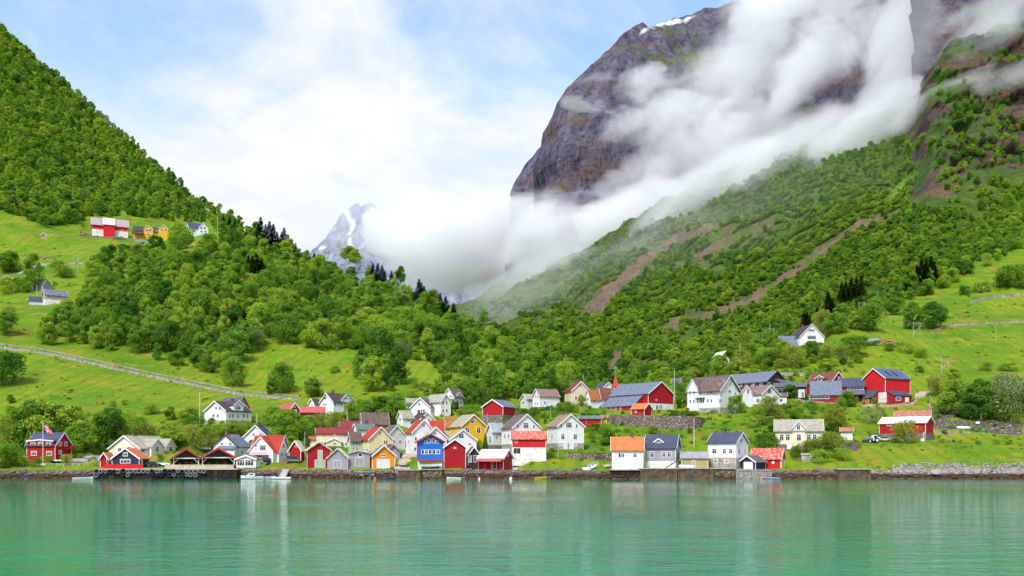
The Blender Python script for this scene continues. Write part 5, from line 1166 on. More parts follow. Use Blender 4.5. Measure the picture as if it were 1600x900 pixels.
# trees one can tell apart: (crop, x, base y, height in crop px, width/height, kind, name, label)
T = [
 ('C1', 190, 590, 330, .75, 'birch', 'birch_tree', 'tall birch left of the red flagpole house roof'), ('C1', 280, 580, 320, .9, 'broad', 'broadleaf_tree', 'big soft green tree directly behind the red flagpole house'),
 ('C1', 370, 582, 290, .8, 'birch', 'birch_tree', 'birch behind the chimney of the red flagpole house'), ('C1', 468, 592, 300, .75, 'birch', 'birch_tree', 'tall birch right of the red flagpole house balcony'),
 ('C1', 505, 610, 200, .8, 'broad', 'broadleaf_tree', 'round tree at the right edge of the birch group by the red house'), ('C1', 75, 600, 240, .9, 'pale', 'willow_tree', 'pale willow left of the red flagpole house'),
 ('C1', 700, 580, 270, .85, 'birch', 'birch_tree', 'pale birch behind the big cream white house'), ('C1', 775, 560, 200, .7, 'broad', 'broadleaf_tree', 'small tree right of the pale birch behind the cream house'),
 ('C1', 68, 690, 150, 1.0, 'broad', 'fruit_tree', 'bright green fruit tree by the shore left of the red flagpole house'), ('C1', 430, 682, 74, 1.3, 'pale', 'fruit_tree', 'low light green fruit tree in front of the red house balcony'),
 ('C1', 235, 690, 60, 1.2, 'shrub', 'garden_shrub', 'orange tinted shrub in front of the red flagpole house wall'), ('C1', 312, 676, 56, 1.1, 'pale', 'fruit_tree', 'little fruit tree beside the flagpole foot'), ('C1', 150, 690, 60, 1.4, 'shrub', 'garden_shrub', 'green shrub left of the orange tinted shrub'),
 ('C1', 15, 700, 120, 1.0, 'broad', 'broadleaf_tree', 'tree hiding the small shed at the left edge'), ('C1', 20, 170, 220, .9, 'broad', 'broadleaf_tree', 'grey green tree at the left edge above the meadow'), ('C1', 940, 560, 130, .9, 'pale', 'fruit_tree', 'pale bush right of the cream house ridge'),
 ('C1', 970, 355, 70, 1.5, 'shrub', 'meadow_shrub', 'dark round shrub on the meadow left of the big white house'), ('C1', 68, 285, 60, .9, 'broad', 'young_tree', 'tiny tree alone in the left meadow'), ('C1', 790, 300, 40, 1.2, 'shrub', 'meadow_shrub', 'little shrub pair in the middle of the left meadow'),
 ('C1', 720, 305, 36, 1.2, 'shrub', 'meadow_shrub', 'tiny meadow shrub beside the little shrub pair'), ('C2', 80, 357, 74, 1.3, 'shrub', 'meadow_shrub', 'dark leafy shrub at the top of the orchard row'),
 ('C2', 188, 392, 90, 1.1, 'broad', 'fruit_tree', 'first orchard tree left of the tall white flagpole'), ('C2', 288, 394, 86, 1.1, 'broad', 'fruit_tree', 'second orchard tree left of the tall white flagpole'), ('C2', 335, 375, 60, 1.2, 'shrub', 'garden_shrub', 'shrub at the foot of the tall white flagpole'),
 ('C2', 400, 400, 40, 1.5, 'shrub', 'garden_shrub', 'dark hedge shrub left of the big white hillside house'), ('C2', 470, 420, 80, .9, 'pale', 'fruit_tree', 'thin young tree before the left gable of the big white hillside house'), ('C2', 560, 425, 70, .9, 'pale', 'fruit_tree', 'thin young tree before the right wall of the big white hillside house'),
 ('C2', 30, 560, 150, 1.2, 'pale', 'fruit_tree', 'pale green tree behind the cream house ridge'), ('C2', 210, 580, 180, 1.1, 'broad', 'broadleaf_tree', 'broad dark green tree behind the left open pavilion'), ('C2', 130, 575, 120, 1.1, 'broad', 'broadleaf_tree', 'rounded tree right of the cream house gables'),
 ('C2', 330, 580, 160, 1.0, 'pale', 'willow_tree', 'yellow green tree between the two open pavilions'), ('C2', 415, 575, 150, .9, 'pale', 'willow_tree', 'yellow green tree behind the right open pavilion'), ('C2', 500, 500, 90, 1.3, 'broad', 'broadleaf_tree', 'bushy tree above the grey blue roofed house'),
 ('C2', 590, 480, 90, 1.2, 'broad', 'broadleaf_tree', 'bushy tree left of the dark blue gabled roof'), ('C2', 118, 660, 56, 1.0, 'shrub', 'garden_shrub', 'round bright shrub before the cream house gables'), ('C2', 840, 430, 130, 1.1, 'broad', 'broadleaf_tree', 'dense tree left of the pink roofed barn'),
 ('C2', 920, 540, 220, .8, 'broad', 'broadleaf_tree', 'tall leafy tree right of the dark blue gabled roof'), ('C2', 965, 500, 180, .8, 'birch', 'birch_tree', 'tall birch behind the small red boathouse'), ('C2', 905, 225, 200, .75, 'broad', 'broadleaf_tree', 'rounded tree just above the stone road near its right end'),
 ('C2', 838, 228, 110, .8, 'broad', 'broadleaf_tree', 'smaller tree leaning beside the road tree'), ('C2', 590, 175, 190, .7, 'broad', 'broadleaf_tree', 'large wood edge tree with a bare stem over the stone road'),
 ('C3', 220, 190, 135, .85, 'broad', 'broadleaf_tree', 'oval tree in the pasture above the small white annex house'), ('C3', 285, 190, 60, 1.2, 'shrub', 'meadow_shrub', 'dark bush right of the oval pasture tree'), ('C3', 40, 480, 190, .8, 'broad', 'broadleaf_tree', 'high tree left of the village below the pink barn'),
 ('C3', 120, 500, 150, 1.0, 'broad', 'broadleaf_tree', 'bushy tree below the white arched barn gate'), ('C3', 190, 470, 120, 1.0, 'broad', 'broadleaf_tree', 'bush tree above the tiny cream shed'), ('C3', 280, 420, 110, 1.1, 'pale', 'maple_tree', 'rust tinged garden tree above the long cream house'),
 ('C3', 385, 425, 130, 1.1, 'pale', 'willow_tree', 'yellow green tree above the right part of the long cream house'), ('C3', 520, 365, 140, 1.0, 'broad', 'broadleaf_tree', 'garden tree right of the two gabled white house'), ('C3', 470, 385, 90, 1.0, 'broad', 'broadleaf_tree', 'small tree in front of the two gabled white house'),
 ('C3', 180, 560, 70, 1.2, 'shrub', 'garden_shrub', 'shrub between the two red boathouses'), ('C3', 400, 605, 50, 2.6, 'shrub', 'garden_shrub', 'low hedge in front of the long cream house'), ('C3', 640, 305, 90, 1.3, 'broad', 'broadleaf_tree', 'bushy tree left above the stone roofed house'),
 ('C3', 740, 300, 120, 1.2, 'broad', 'broadleaf_tree', 'rounded tree behind the stone roofed house'), ('C3', 840, 360, 140, 1.0, 'broad', 'broadleaf_tree', 'broad tree between the stone roofed house and the upper cluster'), ('C4', 60, 390, 190, .9, 'broad', 'broadleaf_tree', 'large leafy tree left of the upper white cluster'),
 ('C4', 270, 320, 86, .8, 'pale', 'fruit_tree', 'thin pale tree in front of the wide white house'), ('C4', 495, 330, 80, .5, 'spruce', 'spruce_tree', 'small dark conifer beside the tallest white house'), ('C4', 540, 300, 90, .5, 'spruce', 'spruce_tree', 'slim conifer right of the tallest white house'),
 ('C4', 575, 345, 70, 1.5, 'pale', 'garden_shrub', 'yellow green shrub below the tallest white house'), ('C4', 640, 340, 60, 1.5, 'shrub', 'garden_shrub', 'green shrub left of the stone based red barn'), ('C4', 400, 180, 130, 1.0, 'broad', 'broadleaf_tree', 'olive green tree above the upper white cluster'),
 ('C4', 610, 230, 170, .9, 'broad', 'broadleaf_tree', 'brown green tree behind the tallest white house'), ('C4', 690, 260, 150, .9, 'broad', 'broadleaf_tree', 'tree left of the roof of the stone based red barn'), ('C4', 750, 585, 130, .45, 'spruce', 'spruce_tree', 'pointed spruce beside the narrow white and beige house'),
 ('C4', 695, 585, 80, 1.0, 'pale', 'garden_shrub', 'light green bush left of the pointed village spruce'), ('C4', 640, 590, 60, 1.2, 'shrub', 'garden_shrub', 'bush under the yellow gable house'), ('C4', 165, 575, 60, 1.1, 'shrub', 'garden_shrub', 'climbing bush beside the village lane'), ('C4', 190, 600, 40, 1.4, 'shrub', 'garden_shrub', 'low bush at the corner of the lane'),
 ('C4', 915, 330, 90, 1.1, 'broad', 'fruit_tree', 'round fruit tree at the right end of the stone based red barn'),
 ('C5', 195, 335, 90, 1.3, 'broad', 'broadleaf_tree', 'spreading tree right of the stone based red barn'), ('C5', 350, 340, 80, 1.2, 'shrub', 'garden_shrub', 'dark round bush below the rust streaked roof house'), ('C5', 430, 350, 60, 1.6, 'shrub', 'garden_shrub', 'wide bush in front of the brick basement'), ('C5', 540, 310, 80, 1.3, 'shrub', 'garden_shrub', 'leafy bush right of the brick basement'),
 ('C5', 600, 300, 80, 1.3, 'shrub', 'garden_shrub', 'leafy bush below the beige pink gable house'), ('C5', 705, 260, 90, .9, 'broad', 'broadleaf_tree', 'tree at the right corner of the beige pink gable house'), ('C5', 765, 300, 50, 1.3, 'shrub', 'garden_shrub', 'bush below the orange brown roofed house'), ('C5', 865, 310, 46, 1.2, 'shrub', 'garden_shrub', 'dark green bush at the left end of the stone terrace'),
 ('C5', 885, 545, 140, 1.0, 'broad', 'fruit_tree', 'dark leafed tree on the grass left of the orange roofed quay house'), ('C5', 790, 500, 60, 1.5, 'shrub', 'garden_shrub', 'low shrub behind the dark leafed tree'), ('C5', 470, 560, 40, 1.4, 'shrub', 'garden_shrub', 'little shrub at the left corner of the lone white gable house'),
 ('C5', 560, 190, 130, 1.1, 'broad', 'broadleaf_tree', 'dense tree behind the tall village pole'), ('C5', 470, 140, 120, 1.2, 'broad', 'broadleaf_tree', 'tree on the slope above the rust streaked roof'), ('C5', 340, 190, 110, 1.2, 'broad', 'broadleaf_tree', 'tree above the low white side house'), ('C5', 220, 190, 90, 1.2, 'pale', 'meadow_shrub', 'reddish bush on the slope above the side house'),
 ('C6', 45, 605, 120, .9, 'broad', 'fruit_tree', 'fruit tree above the orange roofed quay house'), ('C6', 355, 530, 60, 1.4, 'pale', 'garden_shrub', 'pale bush at the foot of the stone terrace'), ('C6', 560, 345, 110, .9, 'broad', 'broadleaf_tree', 'round tree between the big red barn and the villa'), ('C6', 500, 400, 40, 3.0, 'shrub', 'hedge_shrub', 'clipped hedge on top of the stone terrace'), ('C6', 640, 400, 36, 3.0, 'shrub', 'hedge_shrub', 'clipped hedge below the villa'), ('C6', 590, 398, 34, 2.6, 'shrub', 'hedge_shrub', 'hedge piece between the terrace hedge and villa hedge'),
 ('C6', 790, 196, 100, .8, 'broad', 'broadleaf_tree', 'tall tree in front of the small yellow house'), ('C6', 560, 260, 90, 1.1, 'broad', 'broadleaf_tree', 'tree behind the pole by the big red barn'), ('C6', 640, 150, 80, 1.3, 'pale', 'fruit_tree', 'reddish blossom bush left of the small yellow house'),
 ('C7', 255, 375, 130, .9, 'broad', 'fruit_tree', 'light green tree before the villa right gable'), ('C7', 320, 385, 130, .9, 'broad', 'fruit_tree', 'twin light green tree between the villa and the pinkish roofed house'), ('C7', 553, 425, 160, 1.1, 'pale', 'fruit_tree', 'old spreading apple tree below the pinkish roofed house'),
 ('C7', 695, 280, 100, 1.2, 'broad', 'fruit_tree', 'bright round tree in front of the carport'), ('C7', 520, 640, 120, 1.2, 'broad', 'broadleaf_tree', 'broad bush tree left of the cream stone roofed house'), ('C7', 580, 520, 90, 1.1, 'broad', 'broadleaf_tree', 'tree behind the left end of the cream stone roofed house'), ('C7', 1010, 520, 160, 1.2, 'pale', 'fruit_tree', 'yellow green spreading tree right of the cream stone roofed house'),
 ('C7', 870, 690, 130, 1.1, 'pale', 'willow_tree', 'pale willow bush before the cream stone roofed house'), ('C7', 960, 690, 170, 1.1, 'pale', 'willow_tree', 'larger pale willow right of the cream stone roofed house'), ('C7', 740, 690, 80, 1.4, 'shrub', 'garden_shrub', 'dark green shrub left of the concrete hut'), ('C7', 920, 735, 100, 1.6, 'shrub', 'garden_shrub', 'dense shrub right of the concrete hut'),
 ('C7', 850, 350, 50, 1.4, 'shrub', 'garden_shrub', 'bush on the bank left below the stable'), ('C7', 700, 385, 60, 1.6, 'shrub', 'garden_shrub', 'bright bush on the bank below the carport'), ('C7', 1060, 360, 90, 1.0, 'shrub', 'garden_shrub', 'dark green bush on the bank below the farmyard'),
 ('C7', 515, 75, 80, 1.3, 'pale', 'fruit_tree', 'first gnarled orchard tree above the long dark barn'), ('C7', 620, 70, 70, 1.3, 'pale', 'fruit_tree', 'second gnarled orchard tree above the long dark barn'), ('C7', 735, 70, 90, 1.3, 'pale', 'fruit_tree', 'third gnarled orchard tree above the long dark barn'), ('C7', 170, 110, 110, .9, 'broad', 'broadleaf_tree', 'tree left below the small yellow house'),
 ('C8', 100, 390, 100, 1.0, 'broad', 'fruit_tree', 'light green fruit tree below the link building'), ('C8', 270, 385, 56, .7, 'broad', 'young_tree', 'thin young tree before the bright red barn'), ('C8', 255, 500, 105, 1.3, 'blossom', 'blossoming_tree', 'white blossoming round bush tree left of the long red shed'), ('C8', 310, 440, 50, 1.2, 'blossom', 'blossoming_tree', 'smaller white blossoming bush behind the long red shed'),
 ('C8', 20, 560, 170, 1.0, 'pale', 'willow_tree', 'yellowish willow left of the small white hut'), ('C8', 30, 680, 110, 1.2, 'pale', 'willow_tree', 'olive willow bush at the shore below the small white hut'), ('C8', 465, 625, 150, 1.15, 'pale', 'willow_tree', 'olive brown bushy tree in front of the long red shed'), ('C8', 675, 325, 140, 1.15, 'pale', 'fruit_tree', 'spreading olive tree right of the bright red barn'),
 ('C8', 810, 440, 230, .95, 'broad', 'broadleaf_tree', 'big green tree right of the spreading olive tree'), ('C8', 880, 470, 150, 1.0, 'broad', 'broadleaf_tree', 'lower green tree at the foot of the big green tree'), ('C8', 950, 475, 270, .7, 'birch', 'birch_tree', 'pale grey green birch between the big trees on the right'), ('C8', 1150, 480, 310, 1.0, 'blossom', 'blossoming_tree', 'huge cream blossoming chestnut near the right edge'),
 ('C8', 1215, 460, 260, .9, 'blossom', 'blossoming_tree', 'second blossoming chestnut at the right edge'), ('C8', 1060, 480, 160, .9, 'broad', 'broadleaf_tree', 'dark tree left of the huge blossoming chestnut'), ('C8', 1180, 495, 70, 1.0, 'shrub', 'garden_shrub', 'small bush under the huge blossoming chestnut'), ('C8', 770, 230, 90, 1.1, 'broad', 'broadleaf_tree', 'tree behind the double pylon poles'),
 ('C8', 700, 440, 70, 1.5, 'shrub', 'meadow_shrub', 'bush on the bare bank right of the long red shed'), ('C8', 575, 65, 60, 1.5, 'shrub', 'meadow_shrub', 'dark shrub on the right meadow left of the pylon'), ('C8', 510, 40, 50, 1.5, 'shrub', 'meadow_shrub', 'upper dark shrub on the right meadow'), ('C8', 555, 170, 44, 1.6, 'shrub', 'meadow_shrub', 'small shrub on the meadow above the bright red barn'), ('C8', 990, 160, 60, 1.7, 'shrub', 'meadow_shrub', 'shrub in the meadow above the huge chestnut'), ('C8', 1130, 165, 60, 2.0, 'shrub', 'meadow_shrub', 'wide shrub in the meadow at the far right'),
 ('V', 300, 620, 90, 1.2, 'broad', 'fruit_tree', 'orchard tree right of the small yellow house'), ('V', 365, 615, 90, 1.1, 'pale', 'fruit_tree', 'gnarled orchard tree further right of the small yellow house'), ('V', 455, 620, 110, 1.1, 'pale', 'fruit_tree', 'large gnarled orchard tree below the blue grey garage'), ('V', 540, 575, 90, 1.2, 'broad', 'fruit_tree', 'round orchard tree below the highest white house'),
 ('V', 610, 590, 90, 1.2, 'pale', 'fruit_tree', 'pale orchard tree right below the highest white house'), ('V', 680, 600, 90, 1.1, 'pale', 'fruit_tree', 'pale orchard tree left of the log pile'), ('V', 740, 560, 100, 1.2, 'broad', 'fruit_tree', 'full orchard tree left below the log pile'), ('V', 225, 560, 120, .9, 'pale', 'maple_tree', 'brownish tree beside the two white antenna poles'),
 ('V', 195, 620, 90, 1.2, 'pale', 'maple_tree', 'reddish bush right of the small yellow house'), ('V', 585, 470, 140, .7, 'pale', 'young_tree', 'yellow green pointed tree behind the highest white house'), ('V', 660, 455, 110, 1.0, 'broad', 'broadleaf_tree', 'round tree right of the highest white house'), ('V', 750, 430, 90, 1.0, 'broad', 'broadleaf_tree', 'round tree left of the twin power poles'),
 ('V', 830, 440, 140, .9, 'broad', 'broadleaf_tree', 'dark tree behind the twin power poles'), ('V', 1045, 430, 140, .85, 'broad', 'broadleaf_tree', 'tall leafy tree left of the pair on the right meadow'), ('V', 1150, 430, 140, .8, 'broad', 'broadleaf_tree', 'tall leafy tree right of the pair on the right meadow'), ('V', 950, 360, 90, 1.0, 'broad', 'broadleaf_tree', 'bushy tree at the upper edge of the right meadow'),
 ('V', 1005, 545, 60, 1.4, 'shrub', 'meadow_shrub', 'leafy shrub below the log pile'), ('V', 1085, 575, 46, 1.4, 'shrub', 'meadow_shrub', 'dark round shrub below the log pile'), ('V', 1560, 225, 120, 1.2, 'broad', 'broadleaf_tree', 'dark tree high on the right edge meadow'), ('V', 1385, 250, 60, 1.5, 'shrub', 'meadow_shrub', 'shrub on the high right meadow'), ('V', 1480, 220, 60, 1.5, 'shrub', 'meadow_shrub', 'shrub left of the dark high meadow tree'),
 ('V', 1300, 255, 44, 1.6, 'shrub', 'meadow_shrub', 'low shrub at the left end of the high right meadow'), ('V', 930, 100 + 440, 40, 1.4, 'shrub', 'meadow_shrub', 'little shrub right below the log pile'),
 ('U', 165, 560, 190, .5, 'birch', 'birch_tree', 'tall slim birch beside the dark wooden cabin'), ('U', 300, 492, 90, .9, 'broad', 'broadleaf_tree', 'tree left of the wooden power tower on the left hillside'), ('U', 335, 495, 56, 1.2, 'shrub', 'meadow_shrub', 'dark bush at the foot of the wooden power tower'), ('U', 45, 460, 100, 1.1, 'broad', 'broadleaf_tree', 'leafy tree clump on the left hillside edge'),
 ('U', 20, 470, 90, 1.0, 'broad', 'broadleaf_tree', 'tree at the left edge of the hillside meadow'), ('U', 60, 570, 80, 1.4, 'shrub', 'meadow_shrub', 'wide bush left of the slim birch'), ('U', 20, 580, 80, 1.2, 'shrub', 'meadow_shrub', 'bush at the left edge below the hillside meadow'), ('U', 110, 570, 70, 1.3, 'shrub', 'meadow_shrub', 'bush between the left edge and the slim birch'),
 ('U', 45, 685, 50, 1.3, 'pale', 'fruit_tree', 'small leaning tree on the lawn below the garage'), ('U', 905, 355, 135, .8, 'broad', 'broadleaf_tree', 'rounded tree left in front of the white hilltop farmhouse'), ('U', 225, 240, 60, .9, 'broad', 'young_tree', 'young tree by the hilltop meadow corner'), ('U', 285, 222, 44, 1.1, 'shrub', 'meadow_shrub', 'bush at the wood edge left of the hilltop barn'),
 ('U', 58, 165, 110, .75, 'broad', 'broadleaf_tree', 'rounded tree standing before the forest at upper left'), ('U', 1045, 340, 60, .9, 'broad', 'broadleaf_tree', 'tree right below the white hilltop farmhouse'), ('U', 770, 395, 50, 1.0, 'broad', 'broadleaf_tree', 'small tree at the meadow edge under the yellow farmhouse'), ('U', 800, 400, 60, 1.0, 'broad', 'broadleaf_tree', 'tree right of the small meadow edge tree'),
 ('U', 30, 780, 120, .9, 'broad', 'broadleaf_tree', 'tree at the left edge above the stone road'),
 ('X', 398, 545, 36, 1.0, 'blossom', 'blossoming_tree', 'white blossoming tree low in the left wood'), ('X', 632, 562, 34, .9, 'blossom', 'blossoming_tree', 'blossom flecked tree at the lower edge of the middle wood'),
 ('X', 556, 412, 24, .9, 'birch', 'broadleaf_tree', 'loose airy tree standing against the far snowy peak'), ('X', 626, 441, 26, .8, 'broad', 'broadleaf_tree', 'tall round tree breaking the middle skyline'), ('X', 545, 410, 26, .8, 'broad', 'broadleaf_tree', 'dark skyline tree left of the airy one'),
 ('X', 488, 620, 30, .9, 'broad', 'broadleaf_tree', 'small round tree on the pasture right of the oval one'), ('X', 523, 583, 12, 1.2, 'shrub', 'meadow_shrub', 'single dark dot of a shrub in the steep pasture'),
]
for (c, x, y, hp, wr, kd, nm, lb) in T:
    p = ground(cx(c, x), cy(c, y)); h = hp / CROP[c][2] / FP * p.y
    base = {'broad': .8, 'birch': .52, 'shrub': 1.25, 'pale': 1.0, 'blossom': .95, 'spruce': .38}[kd]
    o = tree(p, h, h * wr * {'spruce': 2.2}.get(kd, 1) / base * (.95 if kd != 'spruce' else .38), kd, nm, lb, 'shrub' if 'shrub' in nm else 'tree')
    if kd == 'shrub': src_s.append(o)
    if kd == 'pale': src_r.append(o)
# bushes filling the gaps round the village and tufts on the meadows
BZ = [[(60, 640), (150, 650), (270, 660), (420, 670), (420, 700), (300, 700), (200, 690), (120, 672), (0, 690), (0, 650)], [(435, 655), (480, 660), (520, 672), (520, 690), (450, 715), (435, 700)], [(560, 632), (620, 625), (640, 650), (600, 670), (560, 650)],
      [(640, 600), (700, 600), (780, 620), (740, 655), (700, 640), (640, 625)], [(790, 645), (900, 640), (960, 660), (950, 680), (880, 672), (800, 672)], [(860, 600), (960, 605), (950, 625), (860, 630)], [(1100, 580), (1180, 560), (1240, 560), (1330, 545), (1350, 570), (1300, 590), (1200, 600), (1110, 600)],
      [(1170, 640), (1300, 640), (1310, 660), (1230, 665), (1180, 700), (1165, 690), (1175, 660)], [(1230, 690), (1300, 680), (1320, 720), (1240, 722)], [(1480, 620), (1600, 600), (1600, 640), (1500, 655)], [(1010, 590), (1110, 580), (1110, 600), (1010, 605)]]
bz = darts(BZ, ground, lambda p, g: g.uniform(1.5, 4.6), 1.3, 700, .75, .55, 12)
bz += darts([[(420, 670), (700, 650), (960, 660), (960, 722), (700, 718), (430, 720)], [(960, 640), (1200, 640), (1200, 700), (960, 700)], [(60, 700), (420, 690), (420, 715), (60, 722)], [(1180, 600), (1600, 640), (1600, 700), (1180, 700)]], ground, lambda p, g: g.uniform(.6, 2.0), 1.3, 420, 1.3, .9, 14)
scatter('undergrowth', 'loose green undergrowth and hedges between the village houses', bz, src_s[:8] + src_b[:4] + src_r[:3], (.9, 1.5), 13)
MZ = [[(-100, 730), (0, 560), (0, 330), (140, 356), (330, 372), (420, 400), (640, 560), (900, 610), (1100, 600), (1340, 520), (1600, 400), (1750, 380), (1750, 735), (0, 735)]]
rr_ = random.Random(3); mz = []
xs = np.array([rr_.uniform(-100, 1750) for _ in range(15000)]); ys = np.array([rr_.uniform(380, 733) for _ in range(15000)])
keep = inpoly(xs, ys, MZ[0]) & (fbm(xs / 30, ys / 9, 4, 55) > .60)
for x, y in zip(xs[keep], ys[keep]):
    p = ground(x, y); mz.append((x, y, p, rr_.uniform(.2, .7) * (1 + (p.y - 300) / 500)))
scatter('meadow_herbs', 'tufts of tall grass and herbs dotting the meadows', mz, src_s[:3] + src_r[:5], (1.2, 2.6), 14)

# ------------------------------------------------------------------ roads, walls and quays
GRAVEL = plain('gravel', (.42, .39, .36), .95, .3, 1.2); ASPH = plain('old_asphalt', (.26, .26, .28), .9, .25, .6); DIRT = plain('dirt_track', (.42, .33, .26), .95, .3, .8)
PWALL = stone('pale_stone_wall', (.42, .37, .34), (.16, .12, .1), 1.3); TWALL = stone('terrace_stone', (.25, .19, .17), (.07, .05, .045), 1.1)


def dense(pts, n=8):
    out = []
    for (a, b), (c, d) in zip(pts[:-1], pts[1:]):
        out += [(a + (c - a) * i / n, b + (d - b) * i / n) for i in range(n)]
    return out + [pts[-1]]


def road(name, label, pts, width, mat, lift=.12):
    P3 = [ground(x, y) for x, y in dense(pts)]; m = MB(); L = []
    for i, p in enumerate(P3):
        t = (P3[min(i + 1, len(P3) - 1)] - P3[max(i - 1, 0)]); t.z = 0; t.normalize(); n = Vector((-t.y, t.x, 0)) * width / 2
        zc = max(gz(p.x + n.x, p.y + n.y) * .35 + gz(p.x, p.y) * .65, gz(p.x, p.y)) + lift
        e_ = [(p.x - n.x, p.y - n.y, zc), (p.x, p.y, zc + .03), (p.x + n.x, p.y + n.y, zc + .02)]
        L += [(e_[0][0], e_[0][1], zc - 2.5)] + e_ + [(e_[2][0], e_[2][1], zc - 2.5)]
    nn = len(P3); m.add(L, [(5 * i + j, 5 * i + j + 1, 5 * i + j + 6, 5 * i + j + 5) for i in range(nn - 1) for j in range(4)])
    return tag(m.build(name, mat), label, kind='structure')


def stonewall(c, label, pts, mat, thick=.8, back=0.0, name='stone_wall'):
    """(x, top, bottom) in photo crop pixels; the foot stands on the ground"""
    m = MB(); Q = []
    full = []
    for (a, b_, d), (e, f, g_) in zip(pts[:-1], pts[1:]): full += [(a + (e - a) * i / 10, b_ + (f - b_) * i / 10, d + (g_ - d) * i / 10) for i in range(10)]
    full.append(pts[-1])
    for i, (x, t_, b_) in enumerate(full):
        p = ground(cx(c, x), cy(c, b_)); hgt = (b_ - t_) / CROP[c][2] / FP * p.y
        top = p.z + max(.3, hgt) + random.uniform(-.12, .12); j = random.uniform(-.12, .12)
        r_ = Vector((p.x, p.y, 0)).normalized() * thick; f2_ = Vector((p.x, p.y, 0)).normalized() * .25
        Q += [(p.x - f2_.x, p.y - f2_.y + j, p.z - 1), (p.x, p.y + j, top), (p.x + r_.x, p.y + r_.y, top), (p.x + r_.x, p.y + r_.y, p.z - 1)]
    n = len(full)
    m.add(Q, [(4 * i + a, 4 * i + (a + 1) % 4, 4 * i + 4 + (a + 1) % 4, 4 * i + 4 + a) for i in range(n - 1) for a in range(4)] + [(0, 1, 2, 3), (4 * n - 4, 4 * n - 1, 4 * n - 2, 4 * n - 3)])
    return tag(m.build(name, mat), label, 'wall')


RD = [(-300, 500), (-120, 522), (0, 540), (60, 547), (150, 566), (230, 584), (300, 598), (370, 612), (440, 619), (470, 622)]
road('road', 'narrow gravel road across the left slope', [(x, y - 3) for x, y in RD], 3.0, plain('worn_gravel', (.30, .26, .20), .95, .35, 1.0))
stonewall('X', 'long pale stone retaining wall carrying the road across the left slope', [(x, y + 1, y + 5) for x, y in RD], PWALL)
stonewall('C6', 'high rough stone terrace wall below the very large red barn and the villa', [(30, 398, 462), (120, 396, 470), (250, 400, 478), (400, 404, 492), (560, 404, 503), (650, 408, 500), (700, 412, 480), (732, 420, 438)], TWALL, 2.5)
stonewall('C5', 'field stone wall on the grass right of the lone white gable house', [(590, 614, 640), (700, 608, 652), (830, 603, 655), (925, 600, 662)], TWALL)
stonewall('C5', 'low stone edge in the grass below the rusty red shed', [(200, 626, 640), (320, 618, 640), (450, 614, 636)], TWALL)
stonewall('V', 'dry stone wall high on the right meadow', [(1330, 290, 300), (1440, 262, 275), (1600, 248, 262), (1700, 240, 255)], PWALL)
stonewall('V', 'mossy stone wall crossing the middle of the right meadow', [(1130, 435, 444), (1250, 405, 414), (1400, 396, 404), (1600, 388, 398), (1720, 380, 390)], PWALL)
stonewall('C7', 'loose stone wall on the bank above the long dark barn', [(630, 95, 118), (720, 98, 124), (810, 100, 124)], PWALL)
stonewall('U', 'dark stone bank along the road below the hilltop farm', [(400, 278, 284), (540, 290, 299), (700, 303, 312), (840, 318, 325)], TWALL)
stonewall('U', 'ruined stone edge on the left hillside meadow', [(100, 378, 386), (190, 388, 396), (280, 396, 403)], TWALL)
road('path', 'road along the hilltop farm', [(122, 366), (168, 370), (218, 376), (262, 381), (310, 386), (330, 386)], 4, ASPH)
road('path', 'path across the left hillside meadow', [(0, 432), (30, 428), (60, 414), (110, 412), (150, 410)], 3, GRAVEL)
road('road', 'grey shore road by the red flagpole house', [(118, 722), (128, 717), (145, 713), (160, 712), (172, 716)], 6, ASPH)
road('road', 'village lane climbing between the houses', [(628, 734), (634, 722), (640, 712), (648, 706), (640, 700), (630, 696), (622, 690)], 4.5, DIRT)
road('path', 'dirt track curving up from the farmyard', [(1350, 633), (1385, 634), (1420, 632), (1432, 624), (1440, 616), (1445, 612)], 5, DIRT)


def quay(label, c, x0, x1, top, Y, mat, piles=None, dep=6.0, deck=None, name='stone_quay'):
    a, b_ = P(cx(c, x0), 700, Y).x, P(cx(c, x1), 700, Y).x; zt = CH + (HZ - cy(c, top)) / FP * Y; cen = (a + b_) / 2; h2 = (b_ - a) / 2
    r = empty(name, (cen, Y, 0), 0, label, 'quay')
    MB().box(-h2 + .1, h2 - .1, .12, dep + 4, -2.5, zt - .25).build('core', mat, r)
    MB().box(-h2, h2, -.25, dep + 4, zt - .247, zt).build('deck', deck or CONC, r)
    if piles:
        m = MB(); x = -h2
        while x < h2 - .3:
            w_ = random.uniform(.28, .42); m.box(x, x + w_, random.uniform(-.16, -.04), .115, -2.2, zt - .26 - random.uniform(0, .12)); x += w_ + random.uniform(.02, .12)
        o = m.build('pile_facing', piles, r); o['kind'] = 'stuff'
    return r, cen, h2, zt


DPILE = stone('dark_wet_piles', (.045, .025, .022), (.012, .009, .008), 1.5); BPILE = plain('brown_piles', (.14, .085, .06), .9, .6, .7); DECKW = plain('deck_boards', (.5, .4, .3), .9, .3)
q1, tcx, th2, tzt = quay('long dark timber pier hung with tyres below the open pavilions', 'X', 148, 370, 732.5, 279, DPILE, DPILE, 8, DECKW, 'timber_pier')
quay('brown stone quay left of the bright blue boathouse', 'C4', 100, 272, 728, 280, QUAY, BPILE, 4); quay('grey stone quay in front of the bright blue boathouse', 'C4', 275, 432, 724, 280.6, QUAY, None, 4)
quay('dark stone footing under the orange roofed quay house', 'C6', 58, 272, 781, 281, DPILE, None, 4); quay('pile faced quay before the grey quay house', 'C6', 275, 535, 772, 279.5, QUAY, BPILE, 6)
quay('pile faced quay before the olive shed', 'C6', 537, 790, 770, 279.8, QUAY, BPILE, 6); quay('brown concrete footing below the tall white quay house', 'C7', 155, 314, 772, 281, QUAY, None, 4)
